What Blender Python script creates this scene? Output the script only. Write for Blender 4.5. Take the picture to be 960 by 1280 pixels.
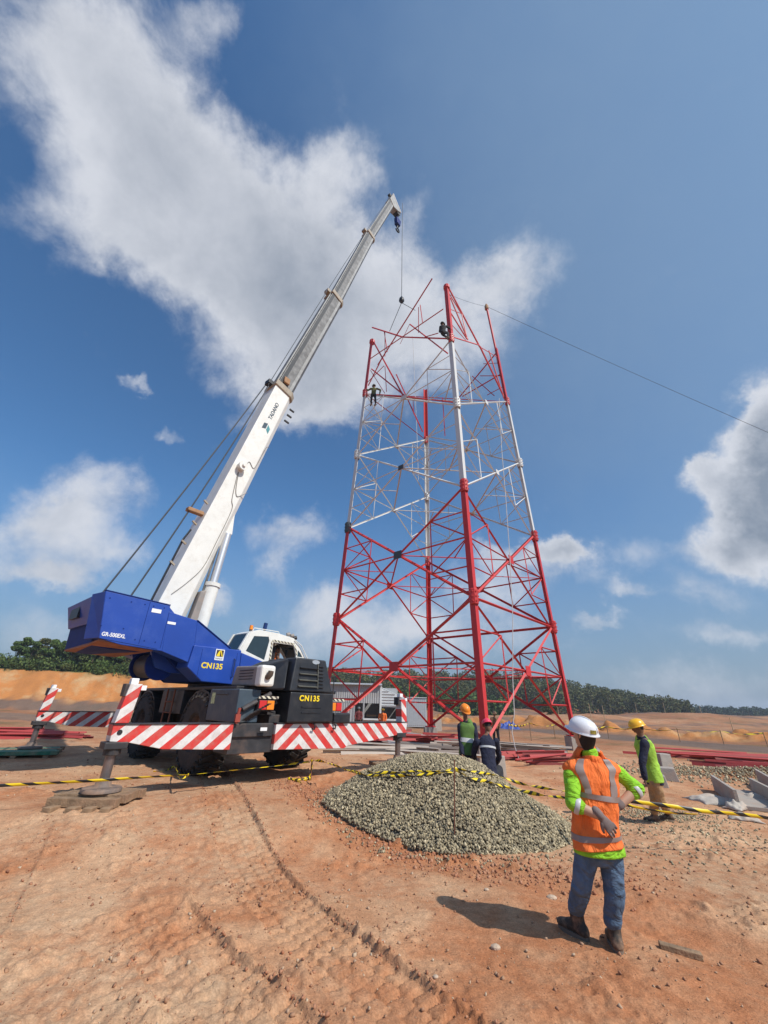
import bpy, math, random
import numpy as np
from mathutils import Vector, Matrix, noise as mnoise

# ------------------------------------------------------------------ scene, camera, sky, sun
for o in list(bpy.data.objects):
    bpy.data.objects.remove(o)
scene = bpy.context.scene
COL = scene.collection
random.seed(7)
rng = np.random.default_rng(11)

H = 1.75                      # eye height
FPX, PITCH, ROLL = 501.0, 0.451, 0.028
cam_d = bpy.data.cameras.new("camera")
cam = bpy.data.objects.new("camera", cam_d)
COL.objects.link(cam)
fw = Vector((0, math.cos(PITCH), math.sin(PITCH)))
up = Vector((0, -math.sin(PITCH), math.cos(PITCH)))
rt = Vector((1, 0, 0))
CR = rt * math.cos(ROLL) + up * math.sin(ROLL)
CU = -rt * math.sin(ROLL) + up * math.cos(ROLL)
cam.matrix_world = Matrix((
    (CR.x, CU.x, -fw.x, 0), (CR.y, CU.y, -fw.y, 0), (CR.z, CU.z, -fw.z, H), (0, 0, 0, 1)))
cam_d.sensor_fit = 'VERTICAL'
cam_d.sensor_height = 24
cam_d.lens = FPX / 1280 * 24
cam_d.clip_start = 0.05
cam_d.clip_end = 9000
scene.camera = cam

SUN_EL = math.radians(47)
SUN_AZ = math.radians(127)                       # clockwise from +Y
sun_dir = Vector((math.cos(SUN_EL) * math.sin(SUN_AZ), math.cos(SUN_EL) * math.cos(SUN_AZ), math.sin(SUN_EL)))
sd = bpy.data.lights.new("sun", 'SUN')
sd.energy = 4.5
sd.angle = math.radians(0.53)
sd.color = (1.0, 0.94, 0.85)
sun = bpy.data.objects.new("sun", sd)
COL.objects.link(sun)
sun.rotation_euler = sun_dir.to_track_quat('Z', 'Y').to_euler()

scene.view_settings.view_transform = 'Standard'
scene.view_settings.look = 'None'
scene.view_settings.exposure = 0.0
scene.view_settings.gamma = 1.0
scene.render.engine = 'CYCLES'

world = bpy.data.worlds.new("World")
scene.world = world
world.use_nodes = True


def ray(x, y):
    return CR * ((x - 480) / FPX) - CU * ((y - 640) / FPX) + fw


def at(x, y, Y):
    d = ray(x, y)
    return Vector((0, 0, H)) + d * (Y / d.y)


def gnd(x, y, z=0.0):
    d = ray(x, y)
    return Vector((0, 0, H)) + d * ((z - H) / d.z)


def on_plane(x, y, P0, n):
    d = ray(x, y)
    o = Vector((0, 0, H))
    return o + d * ((P0 - o).dot(n) / d.dot(n))


def build_world():
    nt = world.node_tree
    nt.nodes.clear()
    N = nt.nodes.new
    L = nt.links.new
    out = N('ShaderNodeOutputWorld')
    bg = N('ShaderNodeBackground')
    bg.inputs['Strength'].default_value = 0.115
    sky = N('ShaderNodeTexSky')
    sky.sky_type = 'NISHITA'
    sky.sun_disc = False
    sky.sun_elevation = SUN_EL
    sky.sun_rotation = SUN_AZ
    sky.air_density = 1.0
    sky.dust_density = 1.2
    sky.ozone_density = 2.6
    tc = N('ShaderNodeTexCoord')

    def noise(vec, scale, det, rough=0.55, dist=0.0):
        n = N('ShaderNodeTexNoise')
        n.inputs['Scale'].default_value = scale
        n.inputs['Detail'].default_value = det
        n.inputs['Roughness'].default_value = rough
        n.inputs['Distortion'].default_value = dist
        L(vec, n.inputs['Vector'])
        return n

    def math_(op, a, b=None, clamp=False):
        m = N('ShaderNodeMath')
        m.operation = op
        m.use_clamp = clamp
        for i, v in enumerate((a, b)):
            if v is None:
                continue
            if isinstance(v, (int, float)):
                m.inputs[i].default_value = v
            else:
                L(v, m.inputs[i])
        return m.outputs[0]

    def vm(op, a, b=None):
        m = N('ShaderNodeVectorMath')
        m.operation = op
        for i, v in enumerate((a, b)):
            if v is None:
                continue
            if isinstance(v, (tuple, Vector)):
                m.inputs[i].default_value = v
            else:
                L(v, m.inputs[i])
        return m
    d0 = tc.outputs['Generated']
    n1 = noise(d0, 2.6, 4, 0.5)
    w1 = vm('SUBTRACT', n1.outputs['Color'], (0.5, 0.5, 0.5))
    sc1 = vm('SCALE', w1.outputs[0]); sc1.inputs['Scale'].default_value = 0.15
    n2 = noise(d0, 15.0, 7, 0.62)
    w2 = vm('SUBTRACT', n2.outputs['Color'], (0.5, 0.5, 0.5))
    sc2 = vm('SCALE', w2.outputs[0]); sc2.inputs['Scale'].default_value = 0.10
    dd = vm('ADD', vm('ADD', d0, sc1.outputs[0]).outputs[0], sc2.outputs[0])
    # cloud bodies by direction: (px, py, radius x, radius y, tilt, density)
    B = [
        # long cloud from upper left down to the tower
        (60, 60, 150, 120, 0, .95), (170, 130, 120, 110, 0, 1), (120, 250, 120, 80, -20, .9), (240, 220, 100, 80, 0, 1),
        (300, 300, 140, 95, 0, 1.1), (200, 330, 110, 60, 20, .9), (390, 340, 110, 110, 0, 1.1), (330, 420, 100, 90, 0, 1.1),
        (430, 430, 110, 110, 0, 1.1), (540, 380, 100, 70, 0, 1), (640, 340, 75, 55, 0, 1.0), (400, 490, 70, 50, 0, .95),
        (430, 215, 50, 45, -30, .75), (250, 20, 45, 60, 0, .75), (560, 450, 90, 60, 0, .8), (330, 500, 60, 40, 0, .6),
        # left middle
        (120, 618, 95, 42, 0, 1.0), (50, 650, 80, 35, 0, .95), (140, 680, 60, 30, 0, .6), (40, 710, 90, 40, 0, .55),
        # centre low
        (362, 665, 62, 34, 0, .95), (350, 705, 30, 22, 0, .6), (283, 748, 26, 22, 0, .85), 
         
        # right grey cumulus
        (985, 600, 110, 90, 0, 2.3), (1000, 550, 90, 70, 0, 1.6), (870, 575, 24, 16, 0, .8), (900, 680, 60, 30, 0, .9), (950, 560, 85, 90, 0, 1.2), (880, 590, 46, 26, 0, 1.0), (950, 650, 70, 60, 0, 1.0), (945, 495, 30, 28, 0, .95),
        (910, 640, 70, 40, 0, .9), (1010, 600, 120, 140, 0, 1.1),
        # low band of hazy cloud
        (705, 688, 48, 26, 0, .8), (880, 745, 70, 30, 0, .55), (640, 720, 110, 40, 0, .6),
        (500, 760, 160, 50, 0, .6), 
        (430, 790, 120, 36, 0, .45), (930, 700, 50, 26, 0, .5),
        (510, 270, 22, 45, 15, .4),
        (800, 700, 110, 40, 0, .45), (690, 680, 34, 18, 0, 1.0), (725, 692, 26, 14, 0, .9), (785, 748, 34, 16, 0, .9), (760, 780, 30, 14, 0, .8), (910, 790, 80, 18, 0, .8), (630, 690, 40, 20, 0, .8), (80, 720, 60, 22, 0, .8), (170, 497, 20, 12, 0, .7), (212, 547, 24, 11, 0, .6), (100, 790, 130, 40, 0, .5), (260, 820, 120, 30, 0, .5), (620, 800, 200, 40, 0, .45), (840, 850, 200, 26, 0, .5), 
        (400, 740, 60, 30, 0, .5), (60, 690, 110, 50, 0, .4),
    ]
    B += [(a, c, r1, r2, t, s) for a, c, r1, r2, t, s in []]
    tot = None
    for (px, py, ra, rb, tilt, dens) in B:
        c = ray(px, py).normalized()
        ex = (ray(px + 2, py).normalized() - c).normalized()
        ey = c.cross(ex).normalized()
        k = FPX / math.sqrt((px - 480) ** 2 + (py - 640) ** 2 + FPX ** 2)
        su = (ray(px + ra, py).normalized() - c).length
        sv = (ray(px, py + rb).normalized() - c).length
        ct, st = math.cos(math.radians(tilt)), math.sin(math.radians(tilt))
        u = ex * ct + ey * st
        v = -ex * st + ey * ct
        M = Matrix((u, v, c)).transposed()
        mp = N('ShaderNodeMapping')
        mp.vector_type = 'TEXTURE'
        mp.inputs['Location'].default_value = c
        mp.inputs['Rotation'].default_value = M.to_euler('XYZ')
        mp.inputs['Scale'].default_value = (su * 1.25, sv * 1.25, 0.9)
        L(dd.outputs[0], mp.inputs['Vector'])
        ln = vm('LENGTH', mp.outputs[0])
        mr = N('ShaderNodeMapRange')
        mr.interpolation_type = 'SMOOTHSTEP'
        mr.inputs['From Min'].default_value = 1.15
        mr.inputs['From Max'].default_value = 0.0
        mr.inputs['To Min'].default_value = 0
        mr.inputs['To Max'].default_value = dens * (1.2 if dens < .75 else 1.0)
        L(ln.outputs['Value'], mr.inputs['Value'])
        tot = mr.outputs[0] if tot is None else math_('ADD', tot, mr.outputs[0])
    n3 = noise(d0, 9.0, 10, 0.64, 0.2)
    n4 = noise(d0, 2.2, 3, 0.5)
    nn = math_('MULTIPLY', math_('SUBTRACT', n3.outputs['Fac'], 0.5), 1.5)
    soft = math_('ADD', math_('MULTIPLY', tot, 1.0), nn)
    cov = N('ShaderNodeMapRange')
    cov.interpolation_type = 'SMOOTHSTEP'
    cov.inputs['From Min'].default_value = 0.17
    cov.inputs['From Max'].default_value = 1.35
    L(soft, cov.inputs['Value'])
    # thickness -> greyer middles and bases
    core = N('ShaderNodeMapRange')
    core.interpolation_type = 'SMOOTHSTEP'
    core.inputs['From Min'].default_value = 0.7
    core.inputs['From Max'].default_value = 3.7
    L(math_('ADD', soft, math_('MULTIPLY', math_('SUBTRACT', n4.outputs['Fac'], 0.5), 1.6)), core.inputs['Value'])
    sep = N('ShaderNodeSeparateXYZ')
    L(d0, sep.inputs[0])
    cor2 = math_('ADD', core.outputs[0], math_('MULTIPLY', math_('SUBTRACT', n3.outputs['Fac'], 0.52), -1.5), True)
    ccol = N('ShaderNodeMix')
    ccol.data_type = 'RGBA'
    ccol.inputs['A'].default_value = (6.2, 6.4, 6.9, 1)
    ccol.inputs['B'].default_value = (2.2, 2.6, 3.25, 1)
    L(cor2, ccol.inputs['Factor'])
    mix = N('ShaderNodeMix')
    mix.data_type = 'RGBA'
    # thin general haze so that low air is pale
    hz = N('ShaderNodeMapRange')
    hz.interpolation_type = 'SMOOTHSTEP'
    hz.inputs['From Min'].default_value = 0.45
    hz.inputs['From Max'].default_value = -0.05
    hz.inputs['To Min'].default_value = 0.0
    hz.inputs['To Max'].default_value = 0.85
    L(sep.outputs['Z'], hz.inputs['Value'])
    hm = N('ShaderNodeMix')
    hm.data_type = 'RGBA'
    hm.inputs['B'].default_value = (2.15, 2.75, 3.6, 1)
    L(hz.outputs[0], hm.inputs['Factor'])
    tint = N('ShaderNodeMix')
    tint.data_type = 'RGBA'
    tint.blend_type = 'MULTIPLY'
    tint.inputs['Factor'].default_value = 1
    tint.inputs['B'].default_value = (0.60, 0.98, 1.22, 1)
    L(sky.outputs[0], tint.inputs['A'])
    L(tint.outputs['Result'], hm.inputs['A'])
    # thin high veil, whitest high up towards the sun's side
    vc = ray(1050, 120).normalized()
    vd = N('ShaderNodeVectorMath'); vd.operation = 'DOT_PRODUCT'
    L(dd.outputs[0], vd.inputs[0]); vd.inputs[1].default_value = vc
    vr = N('ShaderNodeMapRange'); vr.interpolation_type = 'SMOOTHSTEP'
    vr.inputs['From Min'].default_value = 0.55; vr.inputs['From Max'].default_value = 1.05
    vr.inputs['To Max'].default_value = 0.5
    L(vd.outputs['Value'], vr.inputs['Value'])
    vmx = N('ShaderNodeMix'); vmx.data_type = 'RGBA'
    vmx.inputs['B'].default_value = (2.45, 3.5, 4.75, 1)
    L(vr.outputs[0], vmx.inputs['Factor'])
    L(hm.outputs['Result'], vmx.inputs['A'])
    hm = vmx
    cf = math_('MULTIPLY', cov.outputs[0], 0.92)
    L(cf, mix.inputs['Factor'])
    L(hm.outputs['Result'], mix.inputs['A'])
    L(ccol.outputs['Result'], mix.inputs['B'])
    L(mix.outputs['Result'], bg.inputs['Color'])
    L(bg.outputs[0], out.inputs['Surface'])


build_world()

# ------------------------------------------------------------------ materials
MATS = {}


def mat(name, col, rough=0.7, metal=0.0, var=0.12, vscale=6.0, bump=0.0, bscale=40.0, dirt=None, dirt_amt=0.0,
        coat=0.0, dscale=3.0, spec=None, trans=0.0, bdist=0.02, stretch=None):
    if name in MATS:
        return MATS[name]
    m = bpy.data.materials.new(name)
    m.use_nodes = True
    nt = m.node_tree
    N = nt.nodes.new
    L = nt.links.new
    p = nt.nodes['Principled BSDF']
    p.inputs['Roughness'].default_value = rough
    p.inputs['Metallic'].default_value = metal
    if coat:
        p.inputs['Coat Weight'].default_value = coat
        p.inputs['Coat Roughness'].default_value = 0.15
    if spec is not None:
        p.inputs['Specular IOR Level'].default_value = spec
    if trans:
        p.inputs['Transmission Weight'].default_value = trans
    tc = N('ShaderNodeTexCoord')
    nz = N('ShaderNodeTexNoise')
    nz.inputs['Scale'].default_value = vscale
    nz.inputs['Detail'].default_value = 5
    L(tc.outputs['Object'], nz.inputs['Vector'])
    mr = N('ShaderNodeMapRange')
    mr.inputs['From Min'].default_value = 0.3
    mr.inputs['From Max'].default_value = 0.7
    mr.inputs['To Min'].default_value = 1 - var
    mr.inputs['To Max'].default_value = 1 + var
    L(nz.outputs['Fac'], mr.inputs['Value'])
    mx = N('ShaderNodeMix')
    mx.data_type = 'RGBA'
    mx.blend_type = 'MULTIPLY'
    mx.inputs['Factor'].default_value = 1
    mx.inputs['A'].default_value = (*col, 1)
    L(mr.outputs[0], mx.inputs['B'])
    last = mx.outputs['Result']
    if dirt:
        n2 = N('ShaderNodeTexNoise')
        n2.inputs['Scale'].default_value = dscale
        n2.inputs['Detail'].default_value = 8
        n2.inputs['Roughness'].default_value = 0.65
        L(tc.outputs['Object'], n2.inputs['Vector'])
        r2 = N('ShaderNodeMapRange')
        r2.inputs['From Min'].default_value = 0.48
        r2.inputs['From Max'].default_value = 0.75
        r2.inputs['To Min'].default_value = 0
        r2.inputs['To Max'].default_value = dirt_amt
        L(n2.outputs['Fac'], r2.inputs['Value'])
        m2 = N('ShaderNodeMix')
        m2.data_type = 'RGBA'
        m2.inputs['B'].default_value = (*dirt, 1)
        L(r2.outputs[0], m2.inputs['Factor'])
        L(last, m2.inputs['A'])
        last = m2.outputs['Result']
    L(last, p.inputs['Base Color'])
    if bump:
        n3 = N('ShaderNodeTexNoise')
        n3.inputs['Scale'].default_value = bscale
        n3.inputs['Detail'].default_value = 4
        L(tc.outputs['Object'], n3.inputs['Vector'])
        b = N('ShaderNodeBump')
        b.inputs['Strength'].default_value = bump
        b.inputs['Distance'].default_value = bdist
        if stretch:
            mp = N('ShaderNodeMapping'); mp.inputs['Scale'].default_value = stretch
            L(tc.outputs['Object'], mp.inputs['Vector']); L(mp.outputs[0], n3.inputs['Vector'])
            n3.inputs['Distortion'].default_value = 0.6
        L(n3.outputs['Fac'], b.inputs['Height'])
        L(b.outputs[0], p.inputs['Normal'])
    MATS[name] = m
    return m


DUST = (0.42, 0.25, 0.15)
M_blue = mat('blue paint', (0.010, 0.055, 0.33), 0.42, coat=0.12, var=0.08, vscale=1.5, dirt=(0.05, 0.10, 0.36), dirt_amt=0.5)
M_blued = mat('dark blue paint', (0.008, 0.028, 0.17), 0.6, spec=0.15)
M_white = mat('cream white paint', (0.76, 0.75, 0.70), 0.4, coat=0.2, var=0.05, vscale=2, dirt=(0.5, 0.44, 0.34), dirt_amt=0.35, dscale=5)
M_black = mat('black paint', (0.014, 0.015, 0.019), 0.45, var=0.3, dirt=(0.06, 0.045, 0.035), dirt_amt=0.5)
M_hood = mat('charcoal hood paint', (0.018, 0.019, 0.023), 0.42, var=0.15, dirt=(0.08, 0.07, 0.06), dirt_amt=0.4)
M_chas = mat('chassis paint', (0.034, 0.033, 0.036), 0.55, var=0.3, dirt=(0.15, 0.09, 0.06), dirt_amt=0.6)
M_box = mat('slate tool box', (0.05, 0.075, 0.10), 0.45, dirt=(0.2, 0.17, 0.13), dirt_amt=0.4)
M_grey = mat('warm grey metal', (0.27, 0.24, 0.22), 0.5, dirt=(0.3, 0.2, 0.13), dirt_amt=0.5)
M_steel = mat('greasy boom steel', (0.15, 0.148, 0.145), 0.5, metal=0.1, var=0.4, vscale=5, dirt=(0.06, 0.05, 0.045), dirt_amt=0.85, dscale=2.2)
M_steell = mat('light boom steel', (0.30, 0.30, 0.29), 0.45, metal=0.1, var=0.2, vscale=5, dirt=(0.2, 0.18, 0.15), dirt_amt=0.5, dscale=2.2)
M_chrome = mat('chrome rod', (0.62, 0.62, 0.63), 0.4, metal=0.6, var=0.03)
M_tan = mat('tan collar paint', (0.33, 0.28, 0.21), 0.55, dirt=(0.25, 0.12, 0.05), dirt_amt=0.7, dscale=8)
M_rubber = mat('dusty rubber', (0.034, 0.030, 0.028), 0.85, var=0.3, bump=0.4, dirt=(0.12, 0.075, 0.05), dirt_amt=0.55, dscale=4)
M_rim = mat('rim paint', (0.03, 0.035, 0.05), 0.5, dirt=DUST, dirt_amt=0.5)
M_glass = mat('dark cab glass', (0.02, 0.035, 0.045), 0.04, spec=0.8, var=0.1)
M_rope = mat('steel rope', (0.05, 0.055, 0.065), 0.5)
M_red = mat('tower red paint', (0.52, 0.028, 0.028), 0.5, var=0.0)
M_twhite = mat('tower white paint', (0.62, 0.62, 0.60), 0.5, var=0.0)
M_stockw = mat('dusty galvanised steel', (0.42, 0.35, 0.29), 0.6, var=0.0)
M_stockr = mat('dusty red primer', (0.40, 0.05, 0.045), 0.7, var=0.0)
M_stockd = mat('dark red primer', (0.20, 0.03, 0.025), 0.7, var=0.0)
M_stockg = mat('darker grey steel', (0.24, 0.19, 0.16), 0.7, var=0.0)  # darker grey, so neighbouring pale bars tell apart
M_tgrey = mat('dark grey plate', (0.05, 0.055, 0.06), 0.5)
M_conc = mat('concrete', (0.36, 0.32, 0.28), 0.9, var=0.12, bump=0.5, dirt=(0.4, 0.24, 0.15), dirt_amt=0.6, dscale=3)
M_wood = mat('weathered timber', (0.24, 0.155, 0.09), 0.85, var=0.35, vscale=9, bump=0.6, dirt=(0.36, 0.2, 0.12), dirt_amt=0.6)
M_pine = mat('pale timber', (0.5, 0.36, 0.22), 0.8, var=0.2, vscale=14, dirt=(0.36, 0.2, 0.12), dirt_amt=0.4)
M_green = mat('green timber', (0.03, 0.16, 0.09), 0.7, var=0.3, dirt=(0.3, 0.2, 0.13), dirt_amt=0.8)
M_sack = mat('dirty white sacking', (0.46, 0.41, 0.35), 0.9, var=0.12, bump=0.8, bscale=12, dirt=(0.45, 0.27, 0.17), dirt_amt=0.8)
M_skin = mat('skin', (0.17, 0.08, 0.045), 0.6, var=0.08)
M_skinl = mat('light skin', (0.46, 0.27, 0.18), 0.6, var=0.08)
M_hair = mat('dark hair', (0.012, 0.009, 0.008), 0.8)
M_jeans = mat('blue denim', (0.075, 0.125, 0.20), 0.9, var=0.35, vscale=9, bump=0.9, bscale=7, bdist=.07, stretch=(1, 1, 1.25), dirt=(0.15, 0.20, 0.27), dirt_amt=0.6, dscale=7)
M_lime = mat('lime fabric', (0.25, 0.56, 0.02), 0.85, var=0.15, vscale=8, bump=0.9, bscale=7, bdist=.07, stretch=(1, 1, 2))
M_limev = mat('lime vest fabric', (0.30, 0.52, 0.05), 0.85, var=0.2, vscale=8, bump=0.9, bscale=6, bdist=.07)
M_orange = mat('orange vest fabric', (0.82, 0.17, 0.03), 0.85, var=0.14, vscale=8, bump=0.9, bscale=6, bdist=.09, stretch=(1.6, 1, .6))
M_band = mat('grey reflective band', (0.27, 0.21, 0.19), 0.5, var=0.1)
M_bands = mat('silver reflective band', (0.5, 0.5, 0.5), 0.45, var=0.1)
M_navy = mat('navy cloth', (0.012, 0.014, 0.035), 0.9, var=0.3, vscale=8, bump=0.8, bscale=7, bdist=.06)
M_khaki = mat('khaki cloth', (0.36, 0.22, 0.11), 0.9, var=0.25, vscale=8, bump=0.9, bscale=6, bdist=.08)
M_dark = mat('dark cloth', (0.02, 0.02, 0.024), 0.9, var=0.2)
M_boot = mat('dusty boot leather', (0.035, 0.026, 0.02), 0.75, var=0.3, dirt=DUST, dirt_amt=0.8, dscale=9)
M_sole = mat('boot sole', (0.16, 0.12, 0.09), 0.85)
M_glove = mat('grey work glove', (0.17, 0.13, 0.12), 0.85, var=0.2, vscale=12)
M_hwhite = mat('white helmet shell', (0.74, 0.74, 0.76), 0.28, coat=0.4, var=0.03)
M_hyellow = mat('yellow helmet shell', (0.85, 0.45, 0.02), 0.35, var=0.05)
M_horange = mat('orange helmet shell', (0.85, 0.25, 0.02), 0.35, var=0.05)
M_hred = mat('red helmet shell', (0.72, 0.045, 0.10), 0.35, var=0.05)
M_yel = mat('yellow paint', (0.85, 0.62, 0.02), 0.6, var=0.05)
M_letter = mat('white lettering', (0.8, 0.8, 0.8), 0.6, var=0.02)
M_inkd = mat('dark lettering', (0.03, 0.06, 0.09), 0.6, var=0.02)
M_lred = mat('red lamp lens', (0.6, 0.03, 0.03), 0.25, var=0.05)
M_lor = mat('amber lamp lens', (0.85, 0.25, 0.02), 0.25, var=0.05)
M_lblue = mat('blue beacon lens', (0.01, 0.03, 0.12), 0.25, var=0.05)
M_rust = mat('rusty rod', (0.16, 0.06, 0.035), 0.8)
M_blueplast = mat('blue sheeting', (0.01, 0.05, 0.3), 0.5, bump=0.8, bscale=9)
M_shed = mat('corrugated shed metal', (0.34, 0.35, 0.36), 0.6, var=0.12, vscale=1.2, dirt=(0.3, 0.24, 0.18), dirt_amt=0.4, dscale=1)
M_shedw = mat('white corrugated metal', (0.62, 0.65, 0.66), 0.55, var=0.08, vscale=1.2)
M_bark = mat('bark', (0.16, 0.12, 0.09), 0.9, var=0.2)


def stripes(name, c1, c2, period, cx=None, duty=0.5, axis='xz', dirt=True):
    """Print of slanting bands on a flat panel, from the panel's own object coordinates."""
    m = mat(name, c1, 0.5, var=0.04)
    nt = m.node_tree
    N = nt.nodes.new
    L = nt.links.new
    p = nt.nodes['Principled BSDF']
    tc = N('ShaderNodeTexCoord')
    s = N('ShaderNodeSeparateXYZ')
    L(tc.outputs['Object'], s.inputs[0])

    def mt(op, a, b=0.0):
        k = N('ShaderNodeMath')
        k.operation = op
        for i, v in enumerate((a, b)):
            if isinstance(v, (int, float)):
                k.inputs[i].default_value = v
            else:
                L(v, k.inputs[i])
        return k.outputs[0]
    x = s.outputs['X']
    if cx is not None:
        x = mt('ABSOLUTE', mt('SUBTRACT', x, cx))
    v = mt('ADD', x, mt('MULTIPLY', s.outputs['Z'], 1.15))
    f = mt('FRACT', mt('ADD', mt('DIVIDE', v, period), 40.0))
    g = mt('GREATER_THAN', f, duty)
    mx = N('ShaderNodeMix')
    mx.data_type = 'RGBA'
    mx.inputs['A'].default_value = (*c1, 1)
    mx.inputs['B'].default_value = (*c2, 1)
    L(g, mx.inputs['Factor'])
    n2 = N('ShaderNodeTexNoise')
    n2.inputs['Scale'].default_value = 5
    n2.inputs['Detail'].default_value = 8
    n2.inputs['Roughness'].default_value = 0.7
    L(tc.outputs['Object'], n2.inputs['Vector'])
    r2 = N('ShaderNodeMapRange')
    r2.inputs['From Min'].default_value = 0.44
    r2.inputs['From Max'].default_value = 0.78
    r2.inputs['To Max'].default_value = 0.7
    L(n2.outputs['Fac'], r2.inputs['Value'])
    m2 = N('ShaderNodeMix')
    m2.data_type = 'RGBA'
    m2.inputs['B'].default_value = (0.35, 0.25, 0.2, 1)
    L(r2.outputs[0], m2.inputs['Factor'])
    L(mx.outputs['Result'], m2.inputs['A'])
    L(m2.outputs['Result'], p.inputs['Base Color'])
    return m


M_stripe = stripes('red and white warning stripes', (0.72, 0.70, 0.68), (0.62, 0.035, 0.03), 0.41, cx=0.06)
M_hatch = stripes('yellow black hatch', (0.7, 0.66, 0.5), (0.03, 0.03, 0.03), 0.12)


def tape_mat():
    m = mat('barrier tape plastic', (0.8, 0.6, 0.02), 0.45, var=0.05)
    nt = m.node_tree
    N = nt.nodes.new
    L = nt.links.new
    p = nt.nodes['Principled BSDF']
    uv = N('ShaderNodeUVMap')
    uv.uv_map = 'UVMap'
    s = N('ShaderNodeSeparateXYZ')
    L(uv.outputs[0], s.inputs[0])
    a = N('ShaderNodeMath'); a.operation = 'ADD'
    b = N('ShaderNodeMath'); b.operation = 'MULTIPLY'; b.inputs[1].default_value = 0.35
    L(s.outputs['Y'], b.inputs[0])
    L(s.outputs['X'], a.inputs[0]); L(b.outputs[0], a.inputs[1])
    f = N('ShaderNodeMath'); f.operation = 'FRACT'; L(a.outputs[0], f.inputs[0])
    g = N('ShaderNodeMath'); g.operation = 'GREATER_THAN'; g.inputs[1].default_value = 0.55; L(f.outputs[0], g.inputs[0])
    mx = N('ShaderNodeMix')
    mx.data_type = 'RGBA'
    mx.inputs['A'].default_value = (0.82, 0.60, 0.015, 1)
    mx.inputs['B'].default_value = (0.02, 0.02, 0.02, 1)
    L(g.outputs[0], mx.inputs['Factor'])
    L(mx.outputs['Result'], p.inputs['Base Color'])
    return m


M_tape = tape_mat()

# ------------------------------------------------------------------ helpers
def link(o, parent=None):
    COL.objects.link(o)
    if parent is not None:
        o.parent = parent
    return o


def tag(o, label=None, cat=None, group=None, kind=None):
    if label: o['label'] = label
    if cat: o['category'] = cat
    if group: o['group'] = group
    if kind: o['kind'] = kind
    return o


def empty(name, loc=(0, 0, 0), rz=0.0, label=None, cat=None, group=None):
    o = bpy.data.objects.new(name, None)
    o.empty_display_size = 0.2
    link(o)
    o.location = loc
    o.rotation_euler = (0, 0, rz)
    return tag(o, label, cat, group)


def copy_tree(o, parent=None):
    c = o.copy()
    link(c)
    if parent is not None:
        c.parent = parent
    for ch in [x for x in bpy.data.objects if x.parent == o]:
        copy_tree(ch, c)
    return c


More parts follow.
